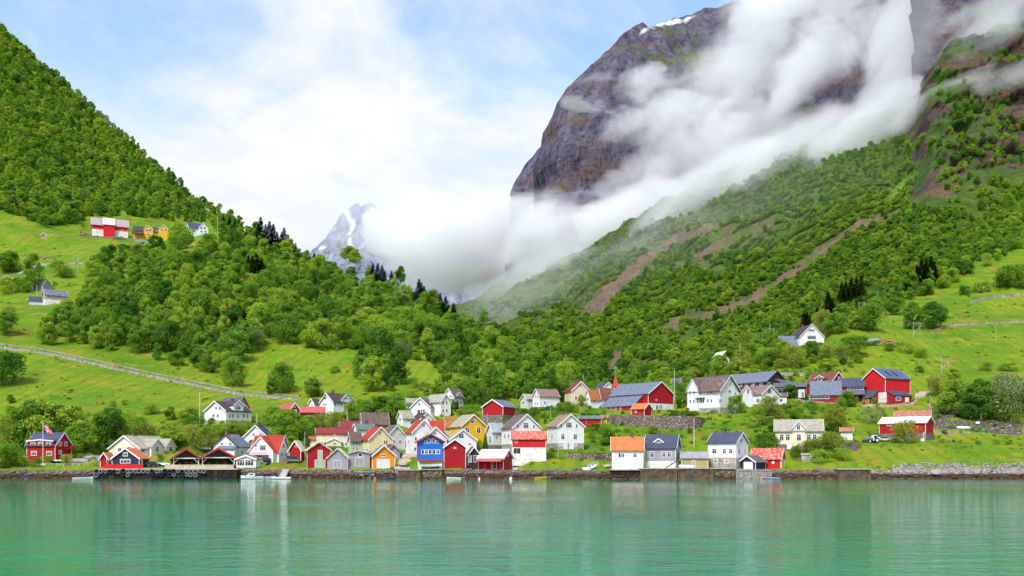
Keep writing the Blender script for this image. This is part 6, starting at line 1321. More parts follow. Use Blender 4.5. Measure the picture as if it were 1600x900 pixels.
quay('short pile quay before the tiny dark boathouse', 'C7', 316, 566, 783, 280, QUAY, plain('pale_piles', (.34, .30, .27), .9, .4), 4); quay('old brown pile quay on the right shore', 'C8', 40, 250, 787, 280, QUAY, BPILE, 4)
quay('low concrete landing beside the beach', 'C3', 540, 690, 742, 281.4, CONC, None, 4)
# plank fence and tyres on the pier
m = MB(); a, b_ = P(cx('C2', 160), 700, 280).x, P(cx('C2', 600), 700, 280).x
for i in range(5): m.box(a, b_, 279.1, 279.16, tzt + .1 + i * .22, tzt + .28 + i * .22)
x = a
while x < b_: m.box(x, x + .12, 279.16, 279.28, tzt, tzt + 1.25); x += 2.2
tag(m.build('plank_fence', PALEWOOD), 'pale plank fence along the edge of the tyre pier', 'fence')
a, b_ = P(cx('C1', 663), 700, 281).x, P(cx('C1', 915), 700, 281).x; m = MB(); m.box(a, b_, 281, 281.08, tzt + .05, tzt + 1.25)
for i in range(9): m.box(a + (b_ - a - .1) * i / 8, a + (b_ - a - .1) * i / 8 + .1, 280.9, 280.997, tzt, tzt + 1.35)
tag(m.build('board_fence', RED2), 'solid red board fence in front of the navy boathouse', 'fence')
V_, F_ = [], []
for i in range(16):
    for j in range(6):
        A_, B_ = 2 * math.pi * i / 16, 2 * math.pi * j / 6; rr = .36 + .14 * math.cos(B_); V_.append((math.cos(A_) * rr, .13 * math.sin(B_), math.sin(A_) * rr)); F_.append((i * 6 + j, ((i + 1) % 16) * 6 + j, ((i + 1) % 16) * 6 + (j + 1) % 6, i * 6 + (j + 1) % 6))
tm = bpy.data.meshes.new('tyre'); tm.from_pydata(V_, [], F_); tm.materials.append(BLACKR); tm.shade_smooth()
tm2 = tm.copy(); tm2.materials.clear(); tm2.materials.append(plain('faded_rubber', (.17, .17, .21), .8, .3))
x0_, x1_ = tcx - th2 + .6, tcx + th2 - 8
n = 0; x = x0_
while x < x1_:
    for row in range(2):
        if row == 1 and random.random() < .45: continue
        s_ = random.uniform(1.15, 1.5); o = link('tyre', tm2 if random.random() < .6 else tm, None, None, False, (x + random.uniform(-.15, .15), 278.58, tzt - .75 - row * .95 + random.uniform(-.12, .12)))
        o.scale = (s_, s_, s_); tag(o, 'old black tyre hung as a fender on the side of the timber pier', 'tyre', 'tyres on the timber pier')
    x += random.uniform(1.0, 1.5)

# boulders along the shore
def rockmesh(sd):
    b = bmesh.new(); bmesh.ops.create_icosphere(b, subdivisions=2, radius=1.0); g = random.Random(sd)
    ax = [Vector((g.uniform(-1, 1), g.uniform(-1, 1), g.uniform(-1, 1))).normalized() for _ in range(9)]
    for v in b.verts:
        for a_ in ax:
            d = v.co.dot(a_) - .62
            if d > 0: v.co -= a_ * d * .9
        v.co.z *= .75
    me = bpy.data.meshes.new('boulder'); b.to_mesh(me); b.free(); return me
m_, k = newmat('shore_rock'); geo = k.n('ShaderNodeNewGeometry').outputs['Position']; zc = k.n('ShaderNodeSeparateXYZ', Vector=geo).outputs[2]; rn = k.n('ShaderNodeObjectInfo').outputs['Random']
pxx = k.n('ShaderNodeSeparateXYZ', Vector=geo).outputs[0]
cc_ = k.mix(rn, k.mix(k.ramp(pxx, 95, 112), (.07, .055, .048), (.16, .14, .13)), k.mix(k.ramp(pxx, 95, 112), (.17, .15, .14), (.33, .30, .30))); cc_ = k.mix(k.ramp(k.noise(geo, 2.0, 4), .4, .7, 0, .5), cc_, (.2, .14, .1))
cc_ = k.mix(k.ramp(k.math('ADD', zc, k.math('MULTIPLY', k.noise(geo, .5, 3), .8)), 2.1, 1.5), cc_, (.06, .028, .012))
finish(k, cc_, .85, None, .3)
bl = []
for i in range(5):
    me = rockmesh(i); me.materials.append(m_); p = ground([842, 1386, 1462, 96, 905][i], 741); o = link('boulder', me, None, None, False, (p.x, p.y, p.z)); s_ = [1.5, 1.3, 2.4, 1.2, 1.4][i]; o.scale = (s_, s_, s_); bl.append(o)
    tag(o, ['large grey boulder on the shore below the lone white gable house', 'grey boulder at the left end of the pale rubble shore', 'big pale boulder standing out of the rubble on the right shore', 'grey boulder on the shore below the red flagpole house', 'brown boulder between the upturned boats and the yellow rowboat'][i], 'boulder')
rp = []; g = random.Random(11)
for i in range(7500):
    px = g.uniform(-150, 1760); py = g.uniform(733, 752); pale = 1395 < px < 1760
    if not pale and py < 737 - 9 * (float(fbm(np.array([px / 22.]), np.array([.5]), 3, 31)[0]) - .3): continue
    p = ground(px, py); p = Vector((p.x, min(p.y, 290), gz(p.x, p.y)));
    rp.append((px, py, p + Vector((0, 0, .35)), g.uniform(.2, .62) * (1.5 if g.random() < .1 else 1)))
for i in range(900):
    px = g.uniform(1395, 1760); py = g.uniform(724, 740); rp.append((px, py, ground(px, py) + Vector((0, 0, .35)), g.uniform(.25, .6)))
for i in range(260):
    px = g.uniform(1450, 1600); py = g.uniform(655, 680); rp.append((px, py, ground(px, py) + Vector((0, 0, .2)), g.uniform(.2, .5)))
scatter('shore_rocks', 'rubble and seaweed covered rocks along the whole shoreline', rp, bl, (.9, 1.5), 21)


# ------------------------------------------------------------------ poles and lines
def pole(c, x, y0, y1, label, mat=POLE, r=.14, name='utility_pole', cat='pole', Y=None, arm=None):
    p = ground(cx(c, x), cy(c, y0)) if Y is None else P(cx(c, x), cy(c, y0), Y); h = (cy(c, y0) - cy(c, y1)) / FP * p.y; m = MB(); m.tube((0, 0, -1), (0, 0, h), r * 1.1, r * .7, 8)
    if arm is None:
        o = m.build(name, mat, None, False, p); return tag(o, label, cat), p, h
    o = empty(name, p, 0, label, cat); m.build('mast', mat, o)
    for z in arm: MB().box(-1.2, 1.2, -.08, .08, h - z, h - z + .14).build('crossarm', mat, o)
    return o, p, h
LPOLE = plain('light_pole', (.62, .60, .55), .7, .15)
for a in [('C5', 220, 215, 135, 'pole above the stone based red barn'), ('C5', 108, 210, 140, 'short pole left above the stone based red barn'), ('C5', 476, 380, 262, 'pole between the two big white gable houses'), ('C5', 698, 315, 270, 'short post on the bank below the beige pink house'), ('C5', 295, 320, 270, 'post in front of the low white side house'),
          ('C5', 8, 440, 315, 'pole beside the narrow white and beige house'), ('C5', 531, 630, 560, 'thin post on the grass before the lone white gable house'), ('C2', 445, 575, 490, 'street pole behind the right open pavilion'), ('C3', 172, 665, 445, 'green grey street pole left of the large red boathouse'), ('C3', 598, 265, 160, 'pole on the slope right of the two gabled white house'),
          ('V', 1460, 497, 400, 'lone pole on the right meadow'), ('C4', 865, 215, 145, 'pole behind the roof of the stone based red barn'), ('C5', 786, 130, 80, 'thin pole behind the orange brown roofed house'), ('U', 508, 540, 465, 'pole in the wood below the hilltop meadow'), ('C8', 625, 450, 317, 'pole at the end wall of the long low red shed'), ('C7', 697, 260, 235, 'short post beside the carport')]:
    pole(a[0], a[1], a[2], a[3], a[4], POLE, .13, arm=[.5] if a[0] in ('C5',) and a[1] in (220,) else None)
for a in [('C5', 565, 225, 70, 'tall white flagpole left of the beige pink gable house'), ('C6', 512, 290, 82, 'tall white flagpole right of the very large red barn'), ('C6', 650, 628, 415, 'tall pale pole rising from the shore grass by the olive shed'), ('C2', 377, 400, 215, 'tall white flagpole left of the big white hillside house'), ('C2', 742, 440, 350, 'white pole in front of the dark blue gabled roof'),
          ('C3', 485, 420, 290, 'white pole before the deep red roof'), ('V', 329, 515, 402, 'taller white antenna pole left of the garage annex'), ('V', 350, 505, 425, 'shorter white antenna pole left of the garage annex'), ('V', 180, 568, 498, 'white flagpole right of the small yellow house'), ('U', 1093, 265, 185, 'white flagpole at the hilltop farm'), ('U', 185, 612, 530, 'white flagpole at the tan hillside house')]:
    pole(a[0], a[1], a[2], a[3], a[4], LPOLE, .13, 'flagpole', 'flagpole')
fp_, p, h = pole('C1', 275, 682, 405, 'white flagpole flying a red flag with a white edged blue cross', LPOLE, .12, 'flagpole', 'flagpole', arm=[])
# flag: drooping cloth, red with white and blue cross
def flagpart(nm, s0, s1, t0, t1, mat, off):
    m = MB(); n = 8; V = []
    for i in range(n + 1):
        for j in range(5):
            s_ = s0 + (s1 - s0) * i / n; t_ = t0 + (t1 - t0) * j / 4; V.append((.1 + s_ * 2.5, math.sin(s_ * 5 + t_) * .22 + off, h - .2 - t_ * 1.9 - s_ * 2.4))
    m.add(V, [(i * 5 + j, i * 5 + 5 + j, i * 5 + 6 + j, i * 5 + 1 + j) for i in range(n) for j in range(4)]); return m, mat, nm
fl = empty('flag', p, .2, 'red flag with white and blue cross drooping from the flagpole before the red house', 'flag')
for s0, s1, t0, t1, mat, off, nm in ((0, 1, 0, 1, plain('flag_red', (.6, .02, .04), .8), 0, 'cloth'), (.27, .5, 0, 1, TRIM, -.02, 'white_band'), (0, 1, .38, .62, TRIM, -.02, 'white_band'), (.335, .435, 0, 1, plain('flag_blue', (.02, .04, .3), .8), -.04, 'blue_band'), (0, 1, .45, .55, MATS['flag_blue'], -.04, 'blue_band')):
    m, mt, nm = flagpart(nm, s0, s1, t0, t1, mat, off); m.build(nm, mt, fl, recalc=False)
def hframe(c, x0, x1, yb0, yb1, yt, label, bar, tw=.14):
    p = ground(cx(c, x0), cy(c, yb0)); q = ground(cx(c, x1), cy(c, yb1)); zt = CH + (HZ - cy(c, yt)) / FP * p.y; r = empty('power_pylon', p, 0, label, 'pylon', 'wooden twin pole power pylons')
    q.y = p.y; q = P(cx(c, x1), 700, p.y); q.z = p.z
    d = q - p; MB().tube((0, 0, -2), (0, 0, zt - p.z), tw * 1.2, tw).build('pole', POLE, r); MB().tube((d.x, 0, -2), (d.x, 0, zt - p.z), tw * 1.2, tw).build('pole', POLE, r)
    MB().box(-1.3 * bar, d.x + 1.3 * bar, -.1, .1, zt - p.z - .7, zt - p.z - .5).build('crossarm', METAL, r)
    m = MB(); m.tube((0, 0, (zt - p.z) * .35), (d.x, 0, (zt - p.z) * .7), .05); m.build('brace', METAL, r)
    for s_ in (-1.1 * bar, d.x / 2, d.x + 1.1 * bar): MB().tube((s_, 0, zt - p.z - 1.2), (s_, 0, zt - p.z - .7), .09).build('insulator', METAL, r)
    return [Vector((p.x + s_, p.y, zt - 1.2)) for s_ in (-1.1 * bar, d.x / 2, d.x + 1.1 * bar)]
w1_ = hframe('V', 775, 802, 418, 420, 293, 'tall twin pole pylon above the log pile', .4); w2_ = hframe('V', 1047, 1080, 478, 500, 395, 'middle twin pole pylon on the right meadow', 1.2); w3_ = hframe('C8', 700, 745, 185, 185, 76, 'twin pole pylon above the big olive tree on the right', 1.0)
w4_ = hframe('U', 370, 392, 470, 474, 380, 'wooden twin pole tower on the left hillside', .4, .18)
def wires(a, b_, label):
    for i, (p, q) in enumerate(zip(a, b_)):
        m = MB(); n = 10; pts = [p.lerp(q, t / n) - Vector((0, 0, (1 - (2 * t / n - 1) ** 2) * (q - p).length * .025)) for t in range(n + 1)]
        for s_, e_ in zip(pts[:-1], pts[1:]): m.tube(s_, e_, .03, n=4)
        tag(m.build('power_line', METAL), label, 'power line', 'power lines over the right meadow')
wires(w1_, w2_, 'thin power line sagging between the tall pylon and the middle pylon'); wires(w2_, w3_, 'thin power line between the middle pylon and the pylon on the right')
# post fences
def postfence(c, pts, label, h_=1.0, mat=WOOD, rail=True, step=2.5):
    P3 = [ground(cx(c, a), cy(c, b)) for a, b in pts]; m = MB()
    for a, b in zip(P3[:-1], P3[1:]):
        n = max(1, int((b - a).length / step))
        for i in range(n + 1):
            q = a.lerp(b, i / n); q.z = gz(q.x, q.y); m.box(q.x - .06, q.x + .06, q.y - .06, q.y + .06, q.z - .3, q.z + h_)
            if i < n and rail:
                e = a.lerp(b, (i + 1) / n); e.z = gz(e.x, e.y)
                for z in (.4, .85): m.tube(q + Vector((0, 0, z * h_)), e + Vector((0, 0, z * h_)), .045, n=4)
    tag(m.build('post_fence', mat), label, 'fence')
postfence('C8', [(500, 295), (545, 300), (600, 300)], 'brown wooden fence behind the bright red barn', 1.3); postfence('C8', [(1145, 490), (1230, 488), (1290, 486)], 'pale broken fence at the right edge below the chestnuts', 1.6, LPOLE)
postfence('C7', [(735, 300), (850, 312), (960, 322), (1075, 318)], 'pale low fence along the bank below the stable', .9, LPOLE, True, 1.6); postfence('C1', [(170, 688), (350, 690), (520, 690), (640, 688)], 'thin white fence along the shore grass by the red house', .9, LPOLE)

# ------------------------------------------------------------------ boats
def hull(L, B, Hh, flat=.0, n=9, up=True, th=.07):
    m = MB(); V = []
    for i in range(n):
        t = i / (n - 1); w_ = B / 2 * (1 - max(0, (t - .35) / .65) ** 2.2) * (1 - .18 * (1 - t) ** 3); w_ = max(w_, .02); sh = Hh * (1 + .35 * t * t); kz = Hh * .12 * t ** 4 * 3; x = (t - .5) * L
        V += [(x, -w_, sh), (x, -w_ * .72, kz + Hh * .25), (x, 0, kz), (x, w_ * .72, kz + Hh * .25), (x, w_, sh), (x, w_ - th, sh), (x, w_ * .68 - th * .5, kz + Hh * .32), (x, 0, kz + Hh * .2), (x, -w_ * .68 + th * .5, kz + Hh * .32), (x, -w_ + th, sh)]
    k_ = 10
    F = [(i * k_ + j, i * k_ + (j + 1) % k_, (i + 1) * k_ + (j + 1) % k_, (i + 1) * k_ + j) for i in range(n - 1) for j in range(k_)] + [tuple(range(k_))[::-1], tuple((n - 1) * k_ + j for j in range(k_))]
    return m.add(V, F)
def boat(p, L, B, Hh, rz, mat, label, kind='row', name='rowing_boat', inner=WOOD, up=False):
    r = empty(name, p, rz, label, 'boat'); hull(L, B, Hh).build('hull', mat, r)
    if up: r.rotation_euler = (math.pi + .12, 0, rz); r.location.z += Hh * 1.2; return r
    for x in ((-.3, .02, .28) if kind == 'row' else ()): MB().box(x * L - .13, x * L + .13, -B * .42 * (1 - max(0, x) * .8), B * .42 * (1 - max(0, x) * .8), Hh * .72, Hh * .78).build('thwart', inner, r)
    if kind == 'cabin':
        MB().prism([(-.12 * L, Hh), (.30 * L, Hh), (.18 * L, Hh * 1.75), (.12 * L, Hh * 2.1), (-.12 * L, Hh * 2.1)], -B * .33, B * .33, lambda u, d, z: (u, d, z)).build('cabin', mat, r)
        MB().prism([(-.06 * L, Hh * 1.45), (.13 * L, Hh * 1.45), (.10 * L, Hh * 1.9), (-.06 * L, Hh * 1.9)], -B * .34, B * .34, lambda u, d, z: (u, d, z)).build('window', GLASS, r)
        MB().box(.0, L * .42, -B * .15, B * .15, Hh, Hh * 1.22).build('foredeck', mat, r); MB().tube((-.1 * L, -B * .3, Hh * 2.1), (-.1 * L, -B * .3, Hh * 3.0), .03).build('mast', METAL, r)
    if kind in ('cabin', 'motor'):
        MB().box(-L * .56, -L * .5, -.16, .16, Hh * .3, Hh * 1.4).box(-L * .58, -L * .48, -.2, .2, Hh * 1.2, Hh * 1.75).build('outboard_motor', BLACKR, r)
    return r
W0 = lambda c, x, y, Y: P(cx(c, x), cy(c, y), Y)
def wp(c, x, Y): p = P(cx(c, x), 715, Y); p.z = -.12; return p
boat(wp('C1', 530, 277), 5.4, 1.6, .55, .12, WPAINT, 'long low white rowing boat moored left of the tyre pier')
boat(wp('C2', 712, 276), 6.2, 2.1, .85, math.pi + .15, WPAINT, 'white motor cruiser with small cabin beside the tyre pier', 'cabin', 'motor_boat')
boat(wp('C2', 825, 277), 3.0, 1.4, .75, .1, plain('pale_gelcoat', (.6, .62, .66), .4), 'small pale grey boat left of the white floating jetty', 'motor', 'motor_boat')
boat(wp('C4', 518, 277), 4.2, 1.5, .5, math.pi - .2, WPAINT, 'white open boat with black outboard before the plain red boathouse', 'motor', 'motor_boat', BLACKR)
boat(wp('C5', 400, 277.5), 3.6, 1.5, .6, .25, YELP, 'yellow rowing boat moored by the dark shore rocks', 'motor', 'rowing_boat')
p = ground(cx('C5', 742), cy('C5', 733)); boat(p, 2.8, 1.4, .7, .3, WPAINT, 'small white upturned boat on the shore left of the pair', 'row', 'rowing_boat', up=True)
p = ground(cx('C5', 786), cy('C5', 722)); b = boat(p, 3.6, 1.5, .5, .5, plain('pale_blue_gelcoat', (.6, .68, .78), .4), 'pale blue boat stood on its side beside the small upturned one', 'row', 'rowing_boat'); b.rotation_euler = (1.2, -.35, .4); b.location.z += .9
p = ground(cx('C5', 180), cy('C5', 729)); boat(p, 4.2, 1.6, .6, .05, WPAINT, 'white upturned boat right of the wide red boathouse', 'row', 'rowing_boat', up=True)
p = ground(cx('C5', 888), cy('C5', 712)); boat(p, 2.4, 1.3, .8, .0, WPAINT, 'squat white boat hull on the rocks by the orange roofed quay house', 'row', 'rowing_boat')
p = P(cx('C6', 597), cy('C6', 766), 281.5); boat(p, 4.4, 1.6, .6, .02, WPAINT, 'white upturned boat on the quay before the olive shed', 'row', 'rowing_boat', up=True); 
p = P(cx('C4', 345), cy('C4', 708), 282.6); boat(p, 6.6, 1.6, .7, .03, WPAINT, 'white rowing boat stored under the bright blue boathouse', 'row', 'rowing_boat')
p = P(cx('C4', 345), cy('C4', 692), 282.7); boat(p, 6.2, 1.4, .55, .03, GRNP, 'bright green boat stacked over the white one under the blue boathouse', 'row', 'rowing_boat')
p = ground(cx('C4', 152), cy('C4', 708)); boat(p, 3.0, 1.3, .55, .1, DGREENP, 'small dark green boat parked on the lane by the blue boathouse', 'row', 'rowing_boat')
p = ground(cx('C8', 840), cy('C8', 530)); boat(p, 4.4, 1.8, .7, -.3, plain('grey_white_gelcoat', (.6, .63, .7), .4), 'pale upturned boat on the bare bank at the right', 'row', 'rowing_boat', up=True)
p = ground(cx('C3', 660), cy('C3', 765)); boat(p, 2.6, 1.4, .7, .5, BLUP, 'blue tarp covered dinghy on the rocks below the orange boathouse', 'row', 'rowing_boat', up=True)
def inflatable(p, L, B, rz, mat, label):
    r = empty('inflatable_boat', p, rz, label, 'boat'); pts = [(-L / 2, -B / 2, .3), (L * .2, -B / 2, .32), (L * .42, -B * .28, .42), (L * .5, 0, .5), (L * .42, B * .28, .42), (L * .2, B / 2, .32), (-L / 2, B / 2, .3)]
    m = MB()
    for a, b in zip(pts[:-1], pts[1:]): m.tube(a, b, .26, .26, 10)
    m.build('tube', mat, r, True); MB().box(-L * .48, L * .3, -B * .4, B * .4, .08, .16).build('floor', BLACKR, r); MB().box(-L * .55, -L * .47, -.2, .2, .1, 1.0).build('outboard_motor', BLACKR, r)
    MB().box(-.1 * L, .1 * L, -.25, .25, .16, .75).build('seat', BLACKR, r); return r
inflatable(wp('C3', 785, 277.6), 4.4, 1.8, .15, plain('navy_rubber', (.04, .05, .09), .5), 'dark inflatable boat at the beach beside the people'); inflatable(wp('C7', 552, 277.5), 5.6, 2.0, math.pi, plain('grey_blue_rubber', (.22, .27, .38), .5), 'grey blue inflatable boat before the tiny dark boathouse')
for c, x, Y, mat, lb, s_ in (('C5', 180, 274, WPAINT, 'round white mooring buoy off the wide red boathouse', .45), ('C7', 493, 276, ORP, 'orange red buoy beside the grey blue inflatable', .4), ('C3', 690, 276, ORP, 'small orange buoy below the beach', .3), ('C4', 705, 277, WPAINT, 'second small white buoy near the shore', .28)):
    m = MB(); V = [(math.cos(a_ * .785) * math.cos(e_ * .52) * s_, math.sin(a_ * .785) * math.cos(e_ * .52) * s_, math.sin(e_ * .52) * s_) for e_ in range(-3, 4) for a_ in range(8)]
    m.add(V, [(i * 8 + j, i * 8 + (j + 1) % 8, (i + 1) * 8 + (j + 1) % 8, (i + 1) * 8 + j) for i in range(6) for j in range(8)]); p = wp(c, x, Y); p.z = .12; m.tube((0, 0, s_ * .9), (0, 0, s_ * 1.3), .06); tag(m.build('buoy', mat, None, True, p), lb, 'buoy')
# floating jetty with gangway
p = wp('C2', 902, 276.5); r = empty('floating_jetty', (p.x, p.y, 0), .05, 'white floating jetty with pale gangway leading up to the shore', 'jetty')
MB().box(-2.6, 2.6, -1, 1, .15, .55).build('float', WPAINT, r)
for x in (-2, -.7, .7, 2): MB().box(x - .3, x + .3, -.9, .9, -.4, .149).build('float_block', BLACKR, r)
MB().prism([(1.0, .56), (6.5, 2.6), (6.5, 2.75), (1.0, .72)], -1.0, 1.0, lambda d, u, z: (u, d, z)).build('gangway', plain('grey_planks', (.38, .35, .31), .9), r)
for sx in (-1.1, 1.1):
    m = MB(); m.tube((sx, 1, 1.6), (sx, 6.5, 3.6), .05)
    for i in range(5): m.tube((sx, 1 + i * 1.35, .7 + i * .5), (sx, 1 + i * 1.35, 1.6 + i * .5), .04)
    m.build('handrail', METAL, r)

# ------------------------------------------------------------------ vehicles
def car(p, rz, mat, label, L=4.2, kind='car', name='parked_car'):
    r = empty(name, p, rz, label, kind); hgt = 1.45 if kind == 'car' else 1.95; mp = lambda u, d, z: (u, d, z)
    MB().prism([(-L / 2, .35), (L / 2, .35), (L / 2, .75), (L * .46, .85), (L * .25, .92), (-L / 2, .98)], -.85, .85, mp).build('body', mat, r)
    cab = [(-L * .48, .97), (L * .26, .93), (L * .10, hgt), (-L * .40, hgt)] if kind == 'car' else [(-L * .49, .97), (L * .34, .93), (L * .2, hgt), (-L * .47, hgt)]
    MB().prism(cab, -.74, .74, mp).build('roof', mat, r)
    g_ = [(x * .93, z * .96 + .03 if z > 1.2 else z + .06) for x, z in cab]
    MB().prism(g_, -.76, .76, mp).build('side_windows', GLASS, r)
    MB().add([(L * .255, -.62, .98), (L * .255, .62, .98), (L * .12, .6, hgt - .08), (L * .12, -.6, hgt - .08)], [(0, 1, 2, 3)]).build('windscreen', GLASS, r)
    for x in (-L * .31, L * .31):
        for y in (-.83, .83):
            w_ = MB().tube((x, y - .1, .32), (x, y + .1, .32), .32, .32, 12).build('wheel', BLACKR, r); MB().tube((x, y - .115, .32), (x, y + .115, .32), .17, .17, 8).build('rim', METAL, w_)
    for y in (-.6, .6): MB().box(L / 2 - .02, L / 2 + .03, y - .14, y + .14, .62, .74).build('headlight', WPAINT, r)
    return r
CARS = [('C2', 405, 588, .2, SILVER, 'silver car parked behind the right open pavilion', 'car'), ('C2', 85, 690, .1, DKCAR, 'dark car parked left end of the pale plank fence', 'car'), ('C2', 45, 690, .4, SILVER, 'silver car parked beside the navy boathouse porch', 'car'), ('C2', 822, 668, 1.3, DKCAR, 'black car in front of the bright orange red roofed house', 'car'),
        ('C3', 90, 675, .1, plain('grey_van_paint', (.2, .17, .22), .35), 'grey van parked before the small red boathouse', 'van'), ('C3', 893, 648, .9, DKCAR, 'dark blue car on the village lane', 'car'), ('C2', 140, 688, .1, WPAINT, 'white car by the cream house gables', 'car'), ('C8', 330, 612, .2, plain('pink_white_paint', (.7, .6, .6), .4), 'pale car parked right of the tractor', 'car'),
        ('C8', 382, 380, .3, REDP, 'small red car in front of the bright red barn', 'car'), ('C5', 700, 730 - 620, 0, None, '', '')]
for c, x, y, rz, mt, lb, kd in CARS:
    if mt: car(ground(cx(c, x), cy(c, y)), rz, mt, lb, 4.2 if kd == 'car' else 4.6, kd, 'parked_car' if kd == 'car' else 'parked_van')
p = ground(cx('C8', 262), cy('C8', 622)); r = empty('tractor', p, .15, 'blue and white tractor with front loader beside the long red shed', 'tractor'); mp = lambda u, d, z: (u, d, z)
MB().prism([(-2.0, .8), (-.2, .8), (-.2, 1.6), (-1.9, 1.45)], -.4, .4, mp).build('hood', BLUP, r); MB().prism([(-.2, .7), (1.4, .7), (1.4, 1.4), (1.2, 2.6), (-.1, 2.6), (-.2, 1.4)], -.7, .7, mp).build('cab', WPAINT, r)
MB().prism([(-.05, 1.5), (1.2, 1.5), (1.1, 2.4), (0, 2.4)], -.73, .73, mp).build('cab_window', GLASS, r)
for x, rr, y in ((.9, .85, -.9), (.9, .85, .9), (-1.6, .55, -.8), (-1.6, .55, .8)): w_ = MB().tube((x, y - .18, rr), (x, y + .18, rr), rr, rr, 16).build('wheel', BLACKR, r); MB().tube((x, y - .2, rr), (x, y + .2, rr), rr * .5, rr * .5, 10).build('rim', WPAINT, w_)
m = MB(); m.tube((-1, -.7, 1.5), (-2.8, -.7, .9), .09).tube((-1, .7, 1.5), (-2.8, .7, .9), .09); m.build('loader_arm', BLUP, r); MB().prism([(-3.6, .2), (-2.8, .3), (-2.8, 1.1), (-3.1, 1.0)], -1, 1, mp).build('bucket', DKCAR, r)

# ------------------------------------------------------------------ people on the beach
def person(p, rz, coat, trousers, label, lean=0.0, arm=.2, sit=False):
    """one continuous skinned body about 1.72 m tall, clothing and hair as shells on it"""
    J = [(0, 0, .92), (0, 0, 1.15), (0, lean * .5, 1.42), (0, lean * .7, 1.53), (0, lean, 1.62), (0, lean, 1.72), (-.10, 0, .88), (-.12, .02, .48), (-.12, -.02, .07), (-.12, -.14, .03), (.10, 0, .88), (.14, -.06, .48), (.16, .04, .07), (.16, -.10, .03),
         (-.19, lean * .5, 1.40), (-.26, -arm * .5 + lean * .4, 1.13), (-.24, -arm - .1, .92), (.19, lean * .5, 1.40), (.27, 0, 1.13), (.25, -.12 - arm, .98)]
    E = [(0, 1), (1, 2), (2, 3), (3, 4), (4, 5), (0, 6), (6, 7), (7, 8), (8, 9), (0, 10), (10, 11), (11, 12), (12, 13), (2, 14), (14, 15), (15, 16), (2, 17), (17, 18), (18, 19)]
    RD_ = [.15, .14, .15, .06, .10, .09, .09, .065, .045, .04, .09, .065, .045, .04, .065, .045, .035, .065, .045, .035]
    def skin(nm, idx, add_, mat, par):
        mp_ = {j: i for i, j in enumerate(idx)}; me = bpy.data.meshes.new(nm); me.from_pydata([J[j] for j in idx], [(mp_[a], mp_[b]) for a, b in E if a in mp_ and b in mp_], []); me.materials.append(mat)
        o = bpy.data.objects.new(nm, me); col.objects.link(o); o.parent = par
        md = o.modifiers.new('skin', 'SKIN'); me.skin_vertices or None
        if not me.skin_vertices:
            bm_ = bmesh.new(); bm_.from_mesh(me); bm_.verts.layers.skin.verify(); bm_.to_mesh(me); bm_.free()
        for i, j in enumerate(idx): me.skin_vertices[0].data[i].radius = (RD_[j] + add_, RD_[j] * .85 + add_); 
        me.skin_vertices[0].data[0].use_root = True; o.modifiers.new('sub', 'SUBSURF').render_levels = 1; return o
    r = skin('person', list(range(20)), 0, SKIN, None); r.location = p; r.rotation_euler = (0, 0, rz); tag(r, label, 'person')
    skin('jacket', [1, 2, 14, 15, 17, 18], .022, coat, r); skin('trousers', [0, 6, 7, 8, 10, 11, 12], .018, trousers, r)
    MB().box(-.1, .1, lean - .02, lean + .12, 1.62, 1.83).build('hair', HAIRM, r, True); return r
for a in [('C3', 727, 778, .3, REDP, DCLOTH, 'person in a dark red jacket standing alone at the waterline', .0, .1), ('C3', 772, 772, 2.6, ORP, DCLOTH, 'person in an orange jacket behind the inflatable boat', -.1, .3), ('C3', 792, 776, -.5, PINKC, DCLOTH, 'person in a pink jacket bending beside the inflatable boat', -.25, .4),
          ('C3', 822, 768, 1.2, YELP, DCLOTH, 'person in a yellow vest right of the inflatable boat', 0, .2), ('C3', 845, 768, .2, ORP, BLUP, 'person in orange top and blue trousers nearest the stone quay', 0, .1), ('C3', 858, 768, -.4, PINKC, WPAINT, 'person in a pink top and white trousers beside the quay corner', 0, .15)]:
    p = P(cx(a[0], a[1]), 742, 281.6); p.z = max(gz(p.x, 281.6), .6); person(p, *a[3:])

# ------------------------------------------------------------------ yard things
p = ground(cx('V', 885), cy('V', 512)); r = empty('log_pile', p, .05, 'long pile of brown logs partly under a blue tarp on the right slope', 'log pile'); g = random.Random(2)
for k_ in range(44):
    x = g.uniform(-11, 9); lv = g.uniform(0, 1); hh_ = (1 - abs(x) / 14) * 3.2 * lv; MB().tube((x, g.uniform(-1.5, 1), hh_ + .2), (x + g.uniform(2.5, 4.5), g.uniform(-1.5, 1), hh_ + g.uniform(.1, .5)), g.uniform(.16, .28), n=7).build('log', WOOD if g.random() < .6 else plain('fresh_log', (.45, .22, .12), .9), r)
m = MB(); m.add([(-9, -1.8, 3.0), (-2, -1.8, 3.5), (-2, 1.5, 3.9), (-9, 1.5, 3.2), (-9.5, -2.2, 2.0), (-2, -2.2, 2.6)], [(0, 1, 2, 3), (4, 5, 1, 0)]); m.build('tarp', plain('blue_tarp', (.12, .3, .42), .6), r)
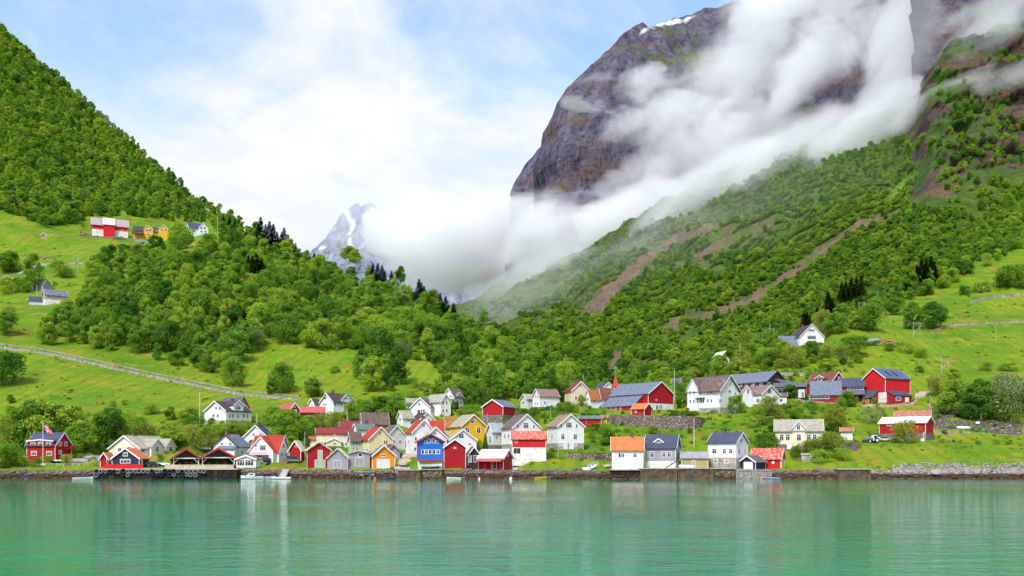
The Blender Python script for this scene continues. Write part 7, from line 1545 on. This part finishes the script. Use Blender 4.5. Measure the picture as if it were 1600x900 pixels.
for c, x, y, sx, sz_, mt, nm, lb, ct in [('C8', 578, 612, 1.0, 1.0, WPAINT, 'storage_bin', 'white plastic bin in front of the long low red shed', 'bin'), ('C8', 918, 540, .6, .7, WPAINT, 'storage_drum', 'white drum on the bare bank at right', 'drum'), ('C8', 965, 543, .8, .8, plain('teal_plastic', (.1, .4, .42), .5), 'storage_bin', 'teal bin on the bare bank at right', 'bin'), ('C8', 930, 500, 1.3, .8, WPAINT, 'storage_crate', 'white crate beside the rubble heap at right', 'crate'),
                                          ('C5', 777, 580, .5, 1.0, plain('teal_paint', (.03, .3, .3), .5), 'garden_bin', 'teal bin on the grass right of the lone white gable house', 'bin'), ('C8', 205, 362, .8, 1.0, BLUP, 'storage_drum', 'blue drum beside the bright red barn', 'drum'), ('C1', 260, 693, 2.0, .6, LPOLE, 'garden_bench', 'pale bench on the shore grass below the red house', 'bench'), ('U', 405, 275, 1.6, 2.0, REDP, 'farm_tank', 'small red tank left of the hilltop red barn', 'tank'), ('U', 462, 278, 3.0, 1.6, plain('teal_tarp', (.1, .35, .33), .6), 'covered_trailer', 'teal covered trailer at the corner of the hilltop red barn', 'trailer'),
                                          ('C2', 765, 680, 1.2, 1.5, YELP, 'folded_parasol', 'yellow folded parasol right of the green roofed cafe', 'parasol'), ('C1', 360, 665, 4.0, .8, WPAINT, 'garden_tent', 'low white cover on the lawn by the red house', 'cover')]:
    p = ground(cx(c, x), cy(c, y)); r = empty(nm, p, random.uniform(-.3, .3), lb, ct)
    if 'drum' in nm or 'tank' in nm:
        MB().tube((0, 0, 0), (0, 0, sz_), sx * .5, sx * .5, 12).build('body', mt, r); MB().tube((0, 0, sz_), (0, 0, sz_ + .06), sx * .53, sx * .53, 12).build('lid', METAL, r)
    elif 'bench' in nm:
        MB().box(-sx / 2, sx / 2, -.22, .22, .42, .48).build('seat', mt, r); MB().box(-sx / 2, sx / 2, .2, .26, .5, .95).build('backrest', mt, r)
        for lx in (-sx * .42, sx * .42): MB().box(lx - .05, lx + .05, -.2, .2, 0, .417).build('leg', mt, r)
    elif 'parasol' in nm:
        MB().tube((0, 0, 0), (0, 0, 2.6), .04).build('pole', METAL, r); MB().tube((0, 0, .9), (0, 0, 2.5), .28, .06, 8).build('canopy', mt, r)
    elif 'trailer' in nm or 'tent' in nm or 'cover' in nm:
        MB().prism([(-sx / 2, .4), (sx / 2, .4), (sx / 2, sz_ * .8), (sx * .3, sz_), (-sx * .3, sz_), (-sx / 2, sz_ * .8)], -.9, .9, mp).build('cover', mt, r)
        for lx in (-sx * .25, sx * .25): MB().tube((lx, -.95, .3), (lx, .95, .3), .3, .3, 12).build('wheel', BLACKR, r)
    else:
        MB().box(-sx / 2, sx / 2, -sx * .4, sx * .4, .05, sz_ * .85).build('body', mt, r); MB().box(-sx * .53, sx * .53, -sx * .43, sx * .43, sz_ * .853, sz_).build('lid', mt, r)
# outside stair of the grey quay house
p = P(cx('C6', 500), cy('C6', 768), 284); r = empty('wooden_stair', p, 0, 'wooden stair rising to the right before the grey quay house', 'stair')
MB().prism([(-2, 0), (-1.7, 0), (2, 2.6), (2, 2.3), (1.8, 2.2)], -.5, -.44, mp).build('stringer', WOOD, r); MB().prism([(-2, 0), (-1.7, 0), (2, 2.6), (2, 2.3), (1.8, 2.2)], .44, .5, mp).build('stringer', WOOD, r)
for i in range(9): MB().box(-1.9 + i * .42, -1.55 + i * .42, -.44, .44, .16 + i * .27, .21 + i * .27).build('tread', WOOD, r)
m = MB(); m.tube((-1.8, -.47, 1), (2, -.47, 3.5), .04)
for i in range(4): m.tube((-1.8 + i * 1.25, -.47, .1 + i * .8), (-1.8 + i * 1.25, -.47, 1.0 + i * .82), .035)
m.build('handrail', WOOD, r)
